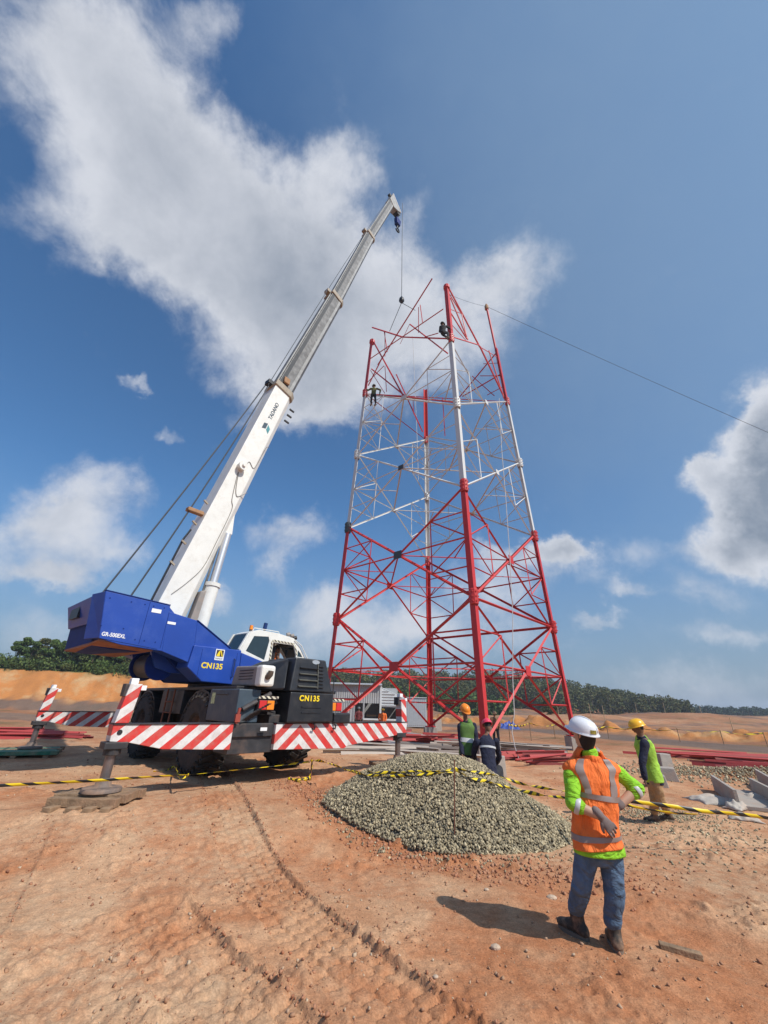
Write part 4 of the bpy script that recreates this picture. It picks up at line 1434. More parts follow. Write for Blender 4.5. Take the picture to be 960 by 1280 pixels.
    plate_with_holes(cab, [W1, W2, W3], 1.30, 1.25, 'cab_side', M_white)
    plate_with_holes(cab, [W1, W2, W3], .36, .41, 'cab_inner_side', M_white)
    for hole, w in ((W1, 1.285), (W2, 1.285), (W3, 1.285), (W1, .385), (W2, .385)):
        if hole is W2 and w > 1: continue           # the door window is slid open
        sprism(hole, w, w - .006).build('side_window', M_glass, cb)
    # roof, rear and front walls
    MB().prism([S(-0.21, 1.26, 3.28), S(0.05, 1.26, 3.385), S(.70, 1.26, 3.38), S(1.34, 1.26, 3.31), S(1.34, 1.26, 3.26), S(.70, 1.26, 3.33), S(0.05, 1.26, 3.33), S(-.19, 1.26, 3.23)],
               [S(-0.21, .40, 3.28), S(0.05, .40, 3.385), S(.70, .40, 3.38), S(1.34, .40, 3.31), S(1.34, .40, 3.26), S(.70, .40, 3.33), S(0.05, .40, 3.33), S(-.19, .40, 3.23)]).build('roof', M_white, cb, bevel=0.01)
    MB().prism([S(-0.47, 1.26, 2.72), S(-0.47, .4, 2.72), S(-.43, .4, 2.62), S(-.43, 1.26, 2.62)], [S(-0.44, 1.26, 2.79), S(-0.44, .4, 2.79), S(-.38, .4, 2.79), S(-.38, 1.26, 2.79)]).build('rear_wall', M_white, cb)
    MB().prism([S(-0.437, 1.19, 2.79), S(-0.437, .47, 2.79), S(-.225, .47, 3.25), S(-.225, 1.19, 3.25)], [S(-0.43, 1.19, 2.79), S(-0.43, .47, 2.79), S(-.215, .47, 3.25), S(-.215, 1.19, 3.25)]).build('rear_window', M_glass, cb)
    for w in (.44, 1.225):
        MB().beam(S(-.445, w, 2.79), S(-.215, w, 3.28), .07, .05).build('rear_pillar', M_white, cb)
    MB().prism([S(1.36, 1.24, 3.27), S(1.36, .42, 3.27), S(1.58, .42, 3.09), S(1.58, 1.24, 3.09)], [S(1.35, 1.24, 3.26), S(1.35, .42, 3.26), S(1.57, .42, 3.08), S(1.57, 1.24, 3.08)]).build('windscreen', M_glass, cb)
    MB().prism([S(1.59, 1.24, 3.09), S(1.59, .42, 3.09), S(1.85, .42, 2.79), S(1.85, 1.24, 2.79)], [S(1.58, 1.24, 3.08), S(1.58, .42, 3.08), S(1.84, .42, 2.78), S(1.84, 1.24, 2.78)]).build('windscreen', M_glass, cb)
    MB().box(S(.6, .83, 2.46), (1.9, .8, .06), RM).build('cab_seat_base', M_dark, cb)
    MB().box(S(.85, .83, 2.72), (0.12, .45, .6), RM).build('seat_back', M_dark, cb, bevel=.03)
    # hatched trim round the door window
    MB().beam(S(.555, 1.304, 2.6), S(.545, 1.304, 3.12), .06, .004, SW).build('hatched_trim', M_hatch, cb)
    MB().beam(S(.56, 1.304, 3.15), S(1.38, 1.304, 3.14), .055, .004, SW).build('hatched_trim', M_hatch, cb)
    MB().beam(S(1.41, 1.304, 3.10), S(1.53, 1.304, 2.84), .05, .004, SW).build('hatched_trim', M_hatch, cb)
    # roof gear
    MB().path([S(-.1, 1.2, 3.34), S(-.05, 1.2, 3.43), S(.8, 1.2, 3.44), S(.85, 1.2, 3.37)], .012).build('roof_rail', M_white, cb)
    b = MB().tube(S(.1, .8, 3.38), S(.1, .8, 3.44), .05).build('beacon', M_chas, cb)
    sharp(MB().tube(S(.1, .8, 3.44), S(.1, .8, 3.56), .055, .05).build('beacon_lens', M_lor, b))
    b = MB().tube(S(.5, .9, 3.38), S(.5, .9, 3.50), .035).build('beacon', M_chas, cb)
    sharp(MB().tube(S(.5, .9, 3.5), S(.52, .9, 3.68), .06).build('beacon_lens', M_lblue, b))
    for s_, z in ((1.22, 3.42), (1.38, 3.40), (1.5, 3.35)):
        b = MB().tube(S(s_, 1.1, 3.28), S(s_, 1.1, z), .012).build('lamp_stem', M_chas, cb)
        sharp(MB().tube(S(s_ - .02, 1.1, z), S(s_ + .07, 1.12, z + .02), .05, .065).build('work_lamp', M_grey if s_ < 1.45 else M_black, cb))
    MB().path([S(1.36, 1.33, 3.26), S(1.62, 1.36, 3.12), S(1.92, 1.36, 2.75)], .014).build('guard_rail', M_white, cb)

    # --- telescopic boom in the slewing plane
    C_ = [(-2.27, 2.85), (.19, 13.15), (2.43, 21.3), (4.71, 30.1), (7.05, 38.15)]

    def section(i, d, w, s0, e0, name, m, under=None):
        a_, b_ = Vector(C_[i]), Vector(C_[i + 1])
        t = (b_ - a_).normalized()
        nrm = Vector((t.y, -t.x))               # towards the load side (under side)
        a_ = a_ + t * s0
        b_ = b_ + t * e0
        prof = [(-d / 2, w / 2), (-d / 2, -w / 2), (d * .30, -w / 2), (d / 2, -w * .26), (d / 2, w * .26), (d * .30, w / 2)]
        bot, top = [], []
        for n_, w_ in prof:
            p = a_ + nrm * n_; bot.append(S(p.x, w_, p.y))
            p = b_ + nrm * n_; top.append(S(p.x, w_, p.y))
        return MB().prism(bot, top).build(name, m, R, bevel=0.015), t, nrm, a_, b_
    dims = [(.90, .70), (.80, .60), (.68, .52), (.56, .44)]
    base, t0, n0, a0, b0 = section(0, *dims[0], 0, 0, 'boom_base_section', M_white)
    names = ['boom_section'] * 3
    parts = []
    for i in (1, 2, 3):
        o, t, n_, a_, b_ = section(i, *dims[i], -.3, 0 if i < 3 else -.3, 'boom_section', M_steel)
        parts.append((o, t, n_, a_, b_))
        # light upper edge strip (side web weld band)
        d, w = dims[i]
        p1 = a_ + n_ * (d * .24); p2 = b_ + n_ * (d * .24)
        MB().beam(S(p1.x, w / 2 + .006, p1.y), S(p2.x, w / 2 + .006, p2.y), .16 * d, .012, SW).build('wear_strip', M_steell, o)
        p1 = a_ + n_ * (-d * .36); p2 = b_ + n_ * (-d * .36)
        MB().beam(S(p1.x, w / 2 + .004, p1.y), S(p2.x, w / 2 + .004, p2.y), .2 * d, .01, SW).build('dark_strip', M_black, o)  # black strip along the back edge of the side face
        p1 = a_ + n_ * (-d * .5 - .035); p2 = b_ + n_ * (-d * .5 - .035)
        MB().beam(S(p1.x, w * .3, p1.y), S(p2.x, w * .3, p2.y), .05, .06, SW).build('hose_rail', M_steell, o)
    # collars
    for i, (o_, t, n_, pt) in enumerate(((base, t0, n0, Vector(C_[1])), (parts[0][0], parts[0][1], parts[0][2], Vector(C_[2])), (parts[1][0], parts[1][1], parts[1][2], Vector(C_[3])))):
        d, w = dims[i]
        d += .12; w += .12
        prof = [(-d / 2, w / 2), (-d / 2, -w / 2), (d * .30, -w / 2), (d / 2, -w * .28), (d / 2, w * .28), (d * .30, w / 2)]
        lo_, hi_ = [], []
        for q, v_ in prof:
            p = pt - t * .26 + n_ * q; lo_.append(S(p.x, v_, p.y))
            p = pt + t * .04 + n_ * q; hi_.append(S(p.x, v_, p.y))
        MB().prism(lo_, hi_).build('boom_collar', M_tan, o_, bevel=.03)
        p = pt - t * .1 - n_ * (d / 2 + .1)
        MB().box(S(p.x, 0, p.y), (.22, .3, .2), RM).build('rope_guide', M_tan if i else M_black, o_, bevel=.02)
    for k in range(3):
        p = Vector(C_[1]) - t0 * (.5 + .35 * k) + n0 * .6
        MB().beam(S(p.x, .1, p.y), S(p.x + .22, .1, p.y - .02), .06).build('boom_lug', M_black, base)
    # rust stained pin box on section root
    p = Vector(C_[1]) + parts[0][1] * .35 - parts[0][2] * .15
    MB().box(S(p.x, .36, p.y), (.28, .10, .3), RM).build('pin_box', mat('rusty tan', (.36, .2, .1), .8), parts[0][0], bevel=.03)
    # maker name on the boom side
    p = Vector(C_[1]) - t0 * 1.95 + n0 * .02
    ty = Vector((-n0.x, -n0.y))
    d3 = SU * t0.x + Vector((0, 0, t0.y))
    u3 = SU * ty.x + Vector((0, 0, ty.y))
    text('maker_name', 'TADANO', M_inkd, .21, S(p.x, .353, p.y), d3, u3, base, ext=.002, bold=.006, width=1.05)
    p = Vector(C_[1]) - t0 * 2.65
    def bp(al, ac, w): q = p + t0 * al + n0 * ac; return S(q.x, w, q.y)
    MB().prism([bp(.1, -.17, .352), bp(.38, -.17, .352), bp(.46, -.02, .352), bp(.18, -.02, .352)], [bp(.1, -.17, .356), bp(.38, -.17, .356), bp(.46, -.02, .356), bp(.18, -.02, .356)]).build('maker_mark', M_inkd, base)
    MB().prism([bp(.16, .01, .352), bp(.42, .01, .352), bp(.30, .14, .352), bp(.04, .14, .352)], [bp(.16, .01, .356), bp(.42, .01, .356), bp(.30, .14, .356), bp(.04, .14, .356)]).build('maker_mark', mat('teal print', (.05, .25, .28), .6), base)
    # cables and reel on the near side of the base section
    def bq(al, ac, w=.365):
        q = Vector(C_[0]) + t0 * al + n0 * ac
        return S(q.x, w, q.y)
    def curve_pts(cs, n=6):
        out = []
        for i in range(len(cs) - 1):
            p0 = cs[max(i - 1, 0)]; p1 = cs[i]; p2 = cs[i + 1]; p3 = cs[min(i + 2, len(cs) - 1)]
            for k in range(n):
                t = k / n
                out.append(0.5 * ((2 * p1) + (p2 - p0) * t + (2 * p0 - 5 * p1 + 4 * p2 - p3) * t * t + (3 * p1 - p0 - 3 * p2 + p3) * t ** 3))
        out.append(cs[-1])
        return out
    MB().path(curve_pts([bq(1.2, -.25), bq(1.7, .0), bq(2.3, .2), bq(3.2, .22), bq(4.4, .20), bq(4.75, .05), bq(5.6, -.15), bq(5.75, -.16), bq(5.2, .0), bq(4.95, .14), bq(5.05, .26), bq(5.3, .42)]), .010).build('boom_cable', mat('cable grey', (.22, .2, .18), .7), base)
    MB().path(curve_pts([bq(6.1, -.05), bq(6.4, .0), bq(6.3, .25), bq(6.9, .3), bq(7.4, .32), bq(7.5, .42)]), .010).build('boom_cable', mat('cable grey', (.22, .2, .18), .7), base)
    # cable reel
    c_ = bq(6.0, -.18, .35)
    rl = sharp(MB().tube(c_, c_ + SW * .16, .15, n=20).tube(c_ + SW * .16, c_ + SW * .2, .17, n=20).tube(c_ + SW * .2, c_ + SW * .26, .06).build('cable_reel', M_white, base))
    for al in (2.0, 2.7, 3.4, 4.2):
        a_ = bq(al, -.62, -.1)
        MB().beam(bq(al, -.5, .2), bq(al + .05, -.66, .2), .05).build('boom_bracket', M_tan, base)
    MB().box(bq(3.8, -.7, .1), (.5, .2, .12), RM).build('rope_roller', mat('rusty tan', (.36, .2, .1), .8), base, bevel=.02)
    MB().path([bq(.6, -.56, .15), bq(2.8, -.62, .15), bq(3.2, -.56, .15)], .03).build('hose_bundle', M_black, base)
    # lift cylinder bracket and ram
    kp = Vector((-1.30, 6.35))
    MB().prism([S(-1.62, .22, 6.9), S(-0.84, .22, 7.2), S(-0.78, .22, 6.35), S(-1.0, .22, 6.2), S(-1.45, .22, 6.25)],
               [S(-1.62, -.22, 6.9), S(-0.84, -.22, 7.2), S(-0.78, -.22, 6.35), S(-1.0, -.22, 6.2), S(-1.45, -.22, 6.25)]).build('ram_bracket', M_white, base, bevel=.02)
    ram = sharp(MB().tube(S(-1.26, .22, 2.5), S(-1.08, .22, 4.55), .20, n=24).tube(S(-1.08, .22, 4.55), S(-1.075, .22, 4.66), .23, n=24).build('lift_cylinder', M_white, R))
    sharp(MB().tube(S(-1.08, .22, 4.6), S(-0.93, .2, 6.32), .115, n=20).build('cylinder_rod', M_chrome, ram))
    MB().path([S(-1.42, .2, 3.2), S(-1.29, .2, 4.6), S(-1.12, .2, 6.2)], .035).build('cylinder_pipe', M_steel, ram)
    sprism([(-1.62, 3.0), (-1.42, 4.35), (-1.26, 4.4), (-1.36, 3.0)], .05, .32).build('valve_block', M_grey, ram, bevel=.02)
    # boom foot plates
    for w in (-.5, .5):
        sprism([(-2.75, 3.0), (-2.7, 3.62), (-2.3, 3.72), (-1.9, 3.4), (-1.9, 2.8)], w - .04, w + .04).build('foot_plate', M_blue, R, bevel=.01)
    # boom head: tilted plate, sheaves, anti-two-block frame
    o4, t4, n4, a4, b4 = parts[2]
    hp = Vector(C_[4])
    def hpt(al, ac, w): q = hp + t4 * al + n4 * ac; return S(q.x, w, q.y)
    head = MB().prism([hpt(-.9, -.34, .27), hpt(.28, -.34, .27), hpt(-.05, .50, .27), hpt(-.5, .95, .27), hpt(-.8, .75, .27), hpt(-1.2, .3, .27)],
                      [hpt(-.9, -.34, -.27), hpt(.28, -.34, -.27), hpt(-.05, .50, -.27), hpt(-.5, .95, -.27), hpt(-.8, .75, -.27), hpt(-1.2, .3, -.27)]).build('boom_head', M_steell, R, bevel=.03)
    MB().prism([hpt(.29, -.36, .29), hpt(.34, -.34, .29), hpt(-.44, .98, .29), hpt(-.5, .96, .29)], [hpt(.29, -.36, -.29), hpt(.34, -.34, -.29), hpt(-.44, .98, -.29), hpt(-.5, .96, -.29)]).build('head_plate', M_letter, head)
    for k, w in enumerate((-.16, -.05, .06, .17)):
        c_ = hpt(-.72, .78, w)
        sharp(MB().tube(c_ - SW * .03, c_ + SW * .03, .26, n=24).build('sheave', M_black, head))
    c_ = hpt(.12, -.42, 0)
    sharp(MB().tube(c_ - SW * .1, c_ + SW * .1, .14, n=20).build('top_sheave', M_black, head))
    # main hook block hanging close under the head
    hb = S(7.62, .1, 36.3)
    for w in (-.08, .08):
        MB().tube(hpt(-.72, .85, w), hb + SW * w + Vector((0, 0, .1)), .018, n=6).build('hoist_rope', M_rope, R)
    blk = MB().prism([hb + SU * -.28 + SW * .16, hb + SU * .28 + SW * .16, hb + SU * .2 + SW * .16 + Vector((0, 0, -.75)), hb + SU * -.2 + SW * .16 + Vector((0, 0, -.75))],
                     [hb + SU * -.28 - SW * .16, hb + SU * .28 - SW * .16, hb + SU * .2 - SW * .16 + Vector((0, 0, -.75)), hb + SU * -.2 - SW * .16 + Vector((0, 0, -.75))]).build('hook_block', M_blued, R, bevel=.05)
    pts = [hb + Vector((0, 0, -.75)), hb + Vector((0, 0, -1.05))]
    for k in range(9):
        a_ = math.radians(90 - k * 30)
        pts.append(hb + Vector((0, 0, -1.3)) + SU * (.22 * math.cos(a_)) + Vector((0, 0, .22 * math.sin(a_))))
    MB().path(pts, .055, 8).build('hook', M_black, blk)
    # single line to the ball hook above the panel (image of a plumb line)
    tipw = hpt(-.25, 1.02, .12)
    return R, tipw


CRANE, TIP_L = build_crane()
bpy.context.view_layer.update()


def crane_world(p):
    return CRANE.matrix_world @ Vector(p)


# rope runs from the tail to the boom root
def crane_line(p1, p2, r, name, sag=0.0, parent=CRANE):
    pts = []
    for k in range(13):
        t = k / 12
        q = Vector(p1).lerp(Vector(p2), t)
        q.z -= sag * 4 * t * (1 - t)
        pts.append(q)
    return MB().path(pts, r, 6).build(name, M_rope, parent)


crane_line(S(-3.80, .0, 3.62), S(-.55, -.05, 13.0), .024, 'hoist_rope', .12)
crane_line(S(-3.20, .1, 3.6), S(-.5, .15, 12.9), .024, 'hoist_rope', .22)
crane_line(S(-.5, .1, 13.0), S(6.7, .05, 38.3), .016, 'hoist_rope', -.35)

# whip line with ball hook: plumb under the head
HOOK = at(502, 376, 18.9)
tipw = crane_world(TIP_L)
d_ = ray(497, 264)
TIPX = Vector((HOOK.x, HOOK.y, 0))
zt = (H + d_.z / d_.y * HOOK.y)
inv = CRANE.matrix_world.inverted()
MB().tube(inv @ Vector((HOOK.x, HOOK.y, zt + 1.2)), inv @ (HOOK + Vector((0, 0, .3))), .022, n=6).build('whip_line', M_rope, CRANE)
b_ = MB().lathe([(0, .45), (.06, .42), (.09, .3), (.17, .2), (.19, .0), (.12, -.14), (.05, -.2), (0, -.2)], (0, 0, 0), n=20).build('ball_hook', M_black, CRANE)
b_.location = inv @ HOOK
sharp(b_)

# ------------------------------------------------------------------ lattice tower
TC = Vector((3.637, 22.864, 0))
TROT, THALF, TTAP = -1.529, 6.366, .051
ZL = [.651, 6.013, 11.555, 16.93, 22.307, 27.717]
IDX = dict(N=0, R=1, B=2, L=3)


def tleg(k, z):
    a = TROT + IDX[k] * math.pi / 2
    h = THALF - TTAP * z
    return Vector((TC.x + h * math.cos(a), TC.y + h * math.sin(a), z))


def angle_mesh(name, m, t=0.10):
    """unit steel angle along +Z, flanges along +X and +Y from the heel"""
    P = [(0, 0), (1, 0), (1, t), (t, t), (t, 1), (0, 1)]
    mb = MB()
    mb.v = [(x, y, 0) for x, y in P] + [(x, y, 1) for x, y in P]
    mb.f = [(i, (i + 1) % 6, 6 + (i + 1) % 6, 6 + i) for i in range(6)] + [(3, 2, 1, 0), (5, 4, 3, 0), (6, 7, 8, 9), (6, 9, 10, 11)]
    me = mb.mesh(name)
    me.materials.append(m)
    return me


ANG_R = angle_mesh('red_angle', M_red)
ANG_W = angle_mesh('white_angle', M_twhite)
ANG_LR = angle_mesh('red_leg_angle', M_red, .085)
ANG_LW = angle_mesh('white_leg_angle', M_twhite, .085)


def member(name, me, p1, p2, size, heel, parent, offset=0.0):
    """steel angle from p1 to p2; heel = direction the corner points to"""
    p1, p2 = Vector(p1), Vector(p2)
    z = (p2 - p1)
    Ln = z.length
    z = z / Ln
    h = Vector(heel)
    h = (h - z * h.dot(z))
    if h.length < 1e-4: h = z.orthogonal()
    h.normalize()
    k = z.cross(h)
    x = (-h + k).normalized()
    y = z.cross(x)
    if y.dot(-h) < 0:
        x, y = y * -1, x * 1
        y = z.cross(x)
    o = bpy.data.objects.new(name, me)
    link(o, parent)
    org = p1 + h * (size * .35) + h * offset
    M = Matrix((x * size, y * size, z * Ln)).transposed().to_4x4()
    M.translation = org
    o.matrix_local = M
    return o


def build_tower():
    R = empty('lattice_tower', (0, 0, 0), 0, 'unfinished red and white four-legged steel lattice tower standing behind the gravel pile', 'tower')
    mid = lambda a, b, t=.5: a.lerp(b, t)
    for k in 'NRBL':
        out = (tleg(k, 0) - TC).normalized()
        sz = .25
        segs = [(ZL[0], ZL[1], ANG_LR), (ZL[1], ZL[2], ANG_LR), (ZL[2], ZL[3], ANG_LW), (ZL[3], ZL[4], ANG_LW), (ZL[4], ZL[5], ANG_LR)]
        for z0, z1, me in segs:
            member('leg', me, tleg(k, z0), tleg(k, z1), sz, out, R, .06)
        for z in ZL[1:5]:
            m = M_red if z < 15 or z > 20 else M_twhite
            if k == 'L' and 11 < z < 12: m = M_tgrey
            c = tleg(k, z)
            q = Matrix.Rotation(TROT + IDX[k] * math.pi / 2, 3, 'Z')
            s_ = MB()
            rr = .165 if z < 20 else .14
            s_.lathe([(rr, -.34), (rr + .03, -.30), (rr + .03, .30), (rr, .34)], (0, 0, 0), n=8)
            for a in range(8):
                for zz in (-.2, 0, .2):
                    an = math.pi * 2 * (a + .5) / 8
                    s_.box(((rr + .03) * math.cos(an), (rr + .03) * math.sin(an), zz), (.05, .05, .05))
            o = s_.build('leg_splice', m, R)
            o.location = c + out * .05
        # base plate
        MB().box(tleg(k, ZL[0]) + Vector((0, 0, .0)), (.6, .6, .05), q).build('base_plate', M_red, R)
        if k == 'N' or k == 'L':
            MB().lathe([(0, .16), (.15, .12), (.22, .0), (.22, -.25), (0, -.3)], tleg(k, ZL[5]), n=10).build('leg_cap', M_red, R)
    FACES = ['NR', 'RB', 'BL', 'LN']

    def plate(c, nrm, s, m):
        z = Vector((0, 0, 1)); x = z.cross(nrm).normalized()
        MB().box(c, (s, .02, s * .8), Matrix((x, nrm, x.cross(nrm))).transposed()).build('gusset_plate', m, R)
    for fi, (ka, kb) in enumerate(FACES):
        for lv in range(4):
            z0, z1 = ZL[lv], ZL[lv + 1]
            low = lv < 2
            me = ANG_R if low else ANG_W
            a0, a1, b0, b1 = tleg(ka, z0), tleg(ka, z1), tleg(kb, z0), tleg(kb, z1)
            nrm = ((a0 + b0) / 2 - TC); nrm.z = 0; nrm.normalize()
            # crossing point of the two diagonals
            wa, wb = (b0 - a0).length, (b1 - a1).length
            t = wa / (wa + wb)
            X = mid(a0, b1, t)
            big = .10 if low else .078
            member('diagonal_brace', me, a0, b1, big, nrm, R, .02)
            member('diagonal_brace', me, b0, a1, big, nrm, R, -.09)
            zc = X.z
            ac, bc = tleg(ka, zc), tleg(kb, zc)
            plate(X + nrm * .06, nrm, .52 if low else .36, (M_tgrey if (fi == 3 and lv in (1, 2)) else (M_red if low else M_twhite)))
            sm = .062 if low else .05
            member('horizontal_brace', me, ac, X, sm, nrm, R)
            member('horizontal_brace', me, X, bc, sm, nrm, R)
            for (p0, p1, pc, k, sg) in ((a0, a1, ac, ka, 1), (b0, b1, bc, kb, -1)):
                # lower and upper half diagonals' mid points
                ql = mid(p0, X, .5)
                qu = mid(p1, X, .5)
                member('strut', me, ql, qu, sm * .85, nrm, R)
                member('strut', me, tleg(k, ql.z), ql, sm * .85, nrm, R)
                member('strut', me, tleg(k, qu.z), qu, sm * .85, nrm, R)
                member('strut', me, pc, ql, sm * .85, nrm, R)
                member('strut', me, pc, qu, sm * .85, nrm, R)
            if fi in (0, 1) and lv == 1:
                member('horizontal_brace', ANG_R, a0, b0, .1, nrm, R)
        # ring at top of white
    # plan bracing at the crossing levels: diamond through the face centres
    for lv in range(4):
        z0, z1 = ZL[lv], ZL[lv + 1]
        me = ANG_R if lv < 2 else ANG_W
        C = []
        for ka, kb in FACES:
            a0, b0, b1, a1 = tleg(ka, z0), tleg(kb, z0), tleg(kb, z1), tleg(ka, z1)
            t = (b0 - a0).length / ((b0 - a0).length + (b1 - a1).length)
            C.append(a0.lerp(b1, t))
        for i in range(4):
            member('plan_brace', me, C[i], C[(i + 1) % 4], .06, Vector((0, 0, 1)), R)
            k = 'RBLN'[i]
            m_ = C[i].lerp(C[(i + 1) % 4], .5)
            member('plan_brace', me, tleg(k, m_.z), m_, .05, Vector((0, 0, 1)), R)
    # members across at the colour change near the top
    z = ZL[4]
    member('plan_brace', ANG_R, tleg('L', z), tleg('R', z), .055, Vector((0, 0, 1)), R)
    member('plan_brace', ANG_R, tleg('L', z), tleg('B', z), .055, Vector((0, 0, 1)), R)
    # loose half-built red steelwork of the top bay, on its own faces
    def pl(x, y, ka, kb, z=25):
        a, b = tleg(ka, z), tleg(kb, z)
        n = Vector((0, 0, 1)).cross(b - a).normalized()
        return on_plane(x, y, a, n)
    NR = [((560, 358), (600, 434), .10), ((563, 372), (585, 425), .08), ((563, 390), (584, 424), .08), ((562, 386), (577, 392), .06), ((563, 404), (583, 426), .06),
          ((577, 392), (584, 424), .06), ((566, 421), (598, 431), .11), ((561, 366), (578, 394), .06),
          ((600, 433), (632, 500), .11), ((601, 434), (621, 446), .07), ((611, 438), (630, 498), .08), ((613, 470), (617, 471), .03)]
    RB = [((620, 442), (575, 496), .10), ((626, 468), (578, 496), .10), ((600, 470), (626, 470), .06),
          ((622, 454), (604, 455), .05), ((628, 484), (609, 494), .06), ((575, 496), (567, 505), .10), ((590, 470), (618, 495), .05)]
    for a_, b_, s_ in RB:
        member('loose_brace', ANG_R, pl(*a_, 'R', 'B'), pl(*b_, 'R', 'B'), s_ * .9, Vector((.6, 1, 0)), R)
    for a_, b_, s_ in NR:
        member('loose_brace', ANG_R, pl(*a_, 'N', 'R'), pl(*b_, 'N', 'R'), s_ * .8, Vector((-.5, -1, 0)), R)
    LN = [((467, 428), (506, 499), .12), ((464, 461), (505, 494), .09), ((463, 463), (481, 492), .05), ((481, 458), (483, 490), .06), ((495, 468), (528, 540), .09), ((500, 495), (570, 503), .08), ((458, 493), (502, 496), .09),
          ((459, 478), (480, 457), .07), ((516, 495), (517, 518), .05), ((553, 497), (556, 545), .06)]
    for a_, b_, s_ in LN:
        member('loose_brace', ANG_R, pl(*a_, 'L', 'N'), pl(*b_, 'L', 'N'), s_ * .75, Vector((-1, -.6, 0)), R)
    # gin pole above the right-hand leg
    a, b = tleg('R', ZL[5] - 1.0), None
    d = ray(608, 383)
    top = Vector((0, 0, H)) + d * (a.y / d.y)
    gp = sharp(MB().tube(tleg('R', ZL[5] - 1.5), top, .085, n=10).build('gin_pole', M_red, R))
    sharp(MB().lathe([(0, .35), (.05, .3), (.17, .0), (.17, -.35), (0, -.4)], top, n=10).build('pole_pulley', mat('rusty tan', (.36, .2, .1), .8), gp))
    return R, top


TOWER, GIN = build_tower()

# pedestals under the legs: things of their own
for k, lab in (('N', 'square concrete pedestal under the nearest tower leg'), ('R', 'square concrete pedestal under the right-hand tower leg, by the white helmet'),
               ('B', 'square concrete pedestal under the farthest tower leg, behind the orange helmet'), ('L', 'square concrete pedestal under the tower leg hidden behind the crane')):
    p = tleg(k, 0)
    z = hz(p.x, p.y)
    o = MB().box((0, 0, .18), (.78, .78, .98 + 0)).build('pedestal', M_conc, bevel=.02)
    o.location = (p.x, p.y, .62 - .68)
    o.rotation_euler = (0, 0, TROT)
    tag(o, lab, 'pedestal', 'concrete pedestals of the tower')

# guy line from the gin pole, running off to the right
far = at(960, 537, 22.5)
dirn = (far - GIN)
end = GIN + dirn * 1.75
pts = []
for k in range(41):
    t = k / 40
    q = GIN.lerp(end, t); q.z -= .9 * 4 * t * (1 - t) * .35
    pts.append(q)
tag(MB().path(pts, .014, 6).build('guy_rope', M_rope), 'long thin rope slanting from the right tower pole down across the blue sky', 'rope')
a, b = tleg('N', ZL[5] - .8), GIN
tag(MB().path([a.lerp(b, t / 10) - Vector((0, 0, .15 * t / 10 * (1 - t / 10) * 4)) for t in range(11)], .010, 5).build('tie_rope', M_rope), 'thin rope strung between the two highest tower legs', 'rope')
# white hand lines dangling inside the tower
M_line = mat('white hand line', (.6, .6, .58), .8)
pts = [at(*p, 17.5) for p in ((624, 498), (627, 560), (632, 620), (637, 690), (641, 770), (641, 850), (643, 892), (640, 915), (644, 935), (652, 958))]
tag(MB().path(pts, .018, 5).build('hand_line', M_line), 'white hand line hanging inside the right bays of the tower', 'rope')
pts = [at(*p, 22) for p in ((516, 420), (518, 470), (521, 540), (523, 600))]
tag(MB().path(pts, .016, 5).build('hand_line', M_line), 'pale rope hanging from the suspended steel panel inside the tower', 'rope')

# steel panel being lifted: crossed angles on slings
def build_panel():
    a, b = tleg('L', 26), tleg('N', 26)
    n = Vector((0, 0, 1)).cross(b - a).normalized()
    P = lambda x, y: on_plane(x, y, a.lerp(b, .5) , n)
    c = P(503, 420)
    R = empty('truss_panel', (c.x, c.y, c.z), 0, 'crossed red steel angles slung from the crane hook beside the tower top', 'steel panel')
    J = [((540, 348), (472, 456), .13), ((465, 409), (503, 421), .12), ((503, 421), (561, 423), .12), ((554, 386), (463, 448), .10), ((478, 446), (460, 482), .12), ((512, 405), (560, 442), .09),
         ((523, 384), (523, 416), .07), ((525, 381), (528, 403), .07), ((531, 421), (548, 416), .09), ((481, 415), (481, 446), .07), ((480, 414), (484, 440), .07), ((512, 405), (500, 430), .05)]
    for p, q, s in J:
        member('angle_bar', ANG_R, P(*p) - c, P(*q) - c, s * .68, n * -1, R)
    s = MB().path([HOOK - c + Vector((0, 0, -.2)), P(487, 414) - c], .02, 6).path([HOOK - c + Vector((0, 0, -.2)), P(519, 388) - c], .02, 6)
    s.build('sling', M_rope, R)


build_panel()

# ------------------------------------------------------------------ people
def catmull(P, n=5):
    out = []
    for i in range(len(P) - 1):
        p0 = P[max(i - 1, 0)]; p1 = P[i]; p2 = P[i + 1]; p3 = P[min(i + 2, len(P) - 1)]
        for k in range(n):
            t = k / n
            out.append([0.5 * ((2 * b) + (c - a) * t + (2 * a - 5 * b + 4 * c - d) * t * t + (3 * b - a - 3 * c + d) * t ** 3) for a, b, c, d in zip(p0, p1, p2, p3)])
    out.append(list(P[-1]))
    return out


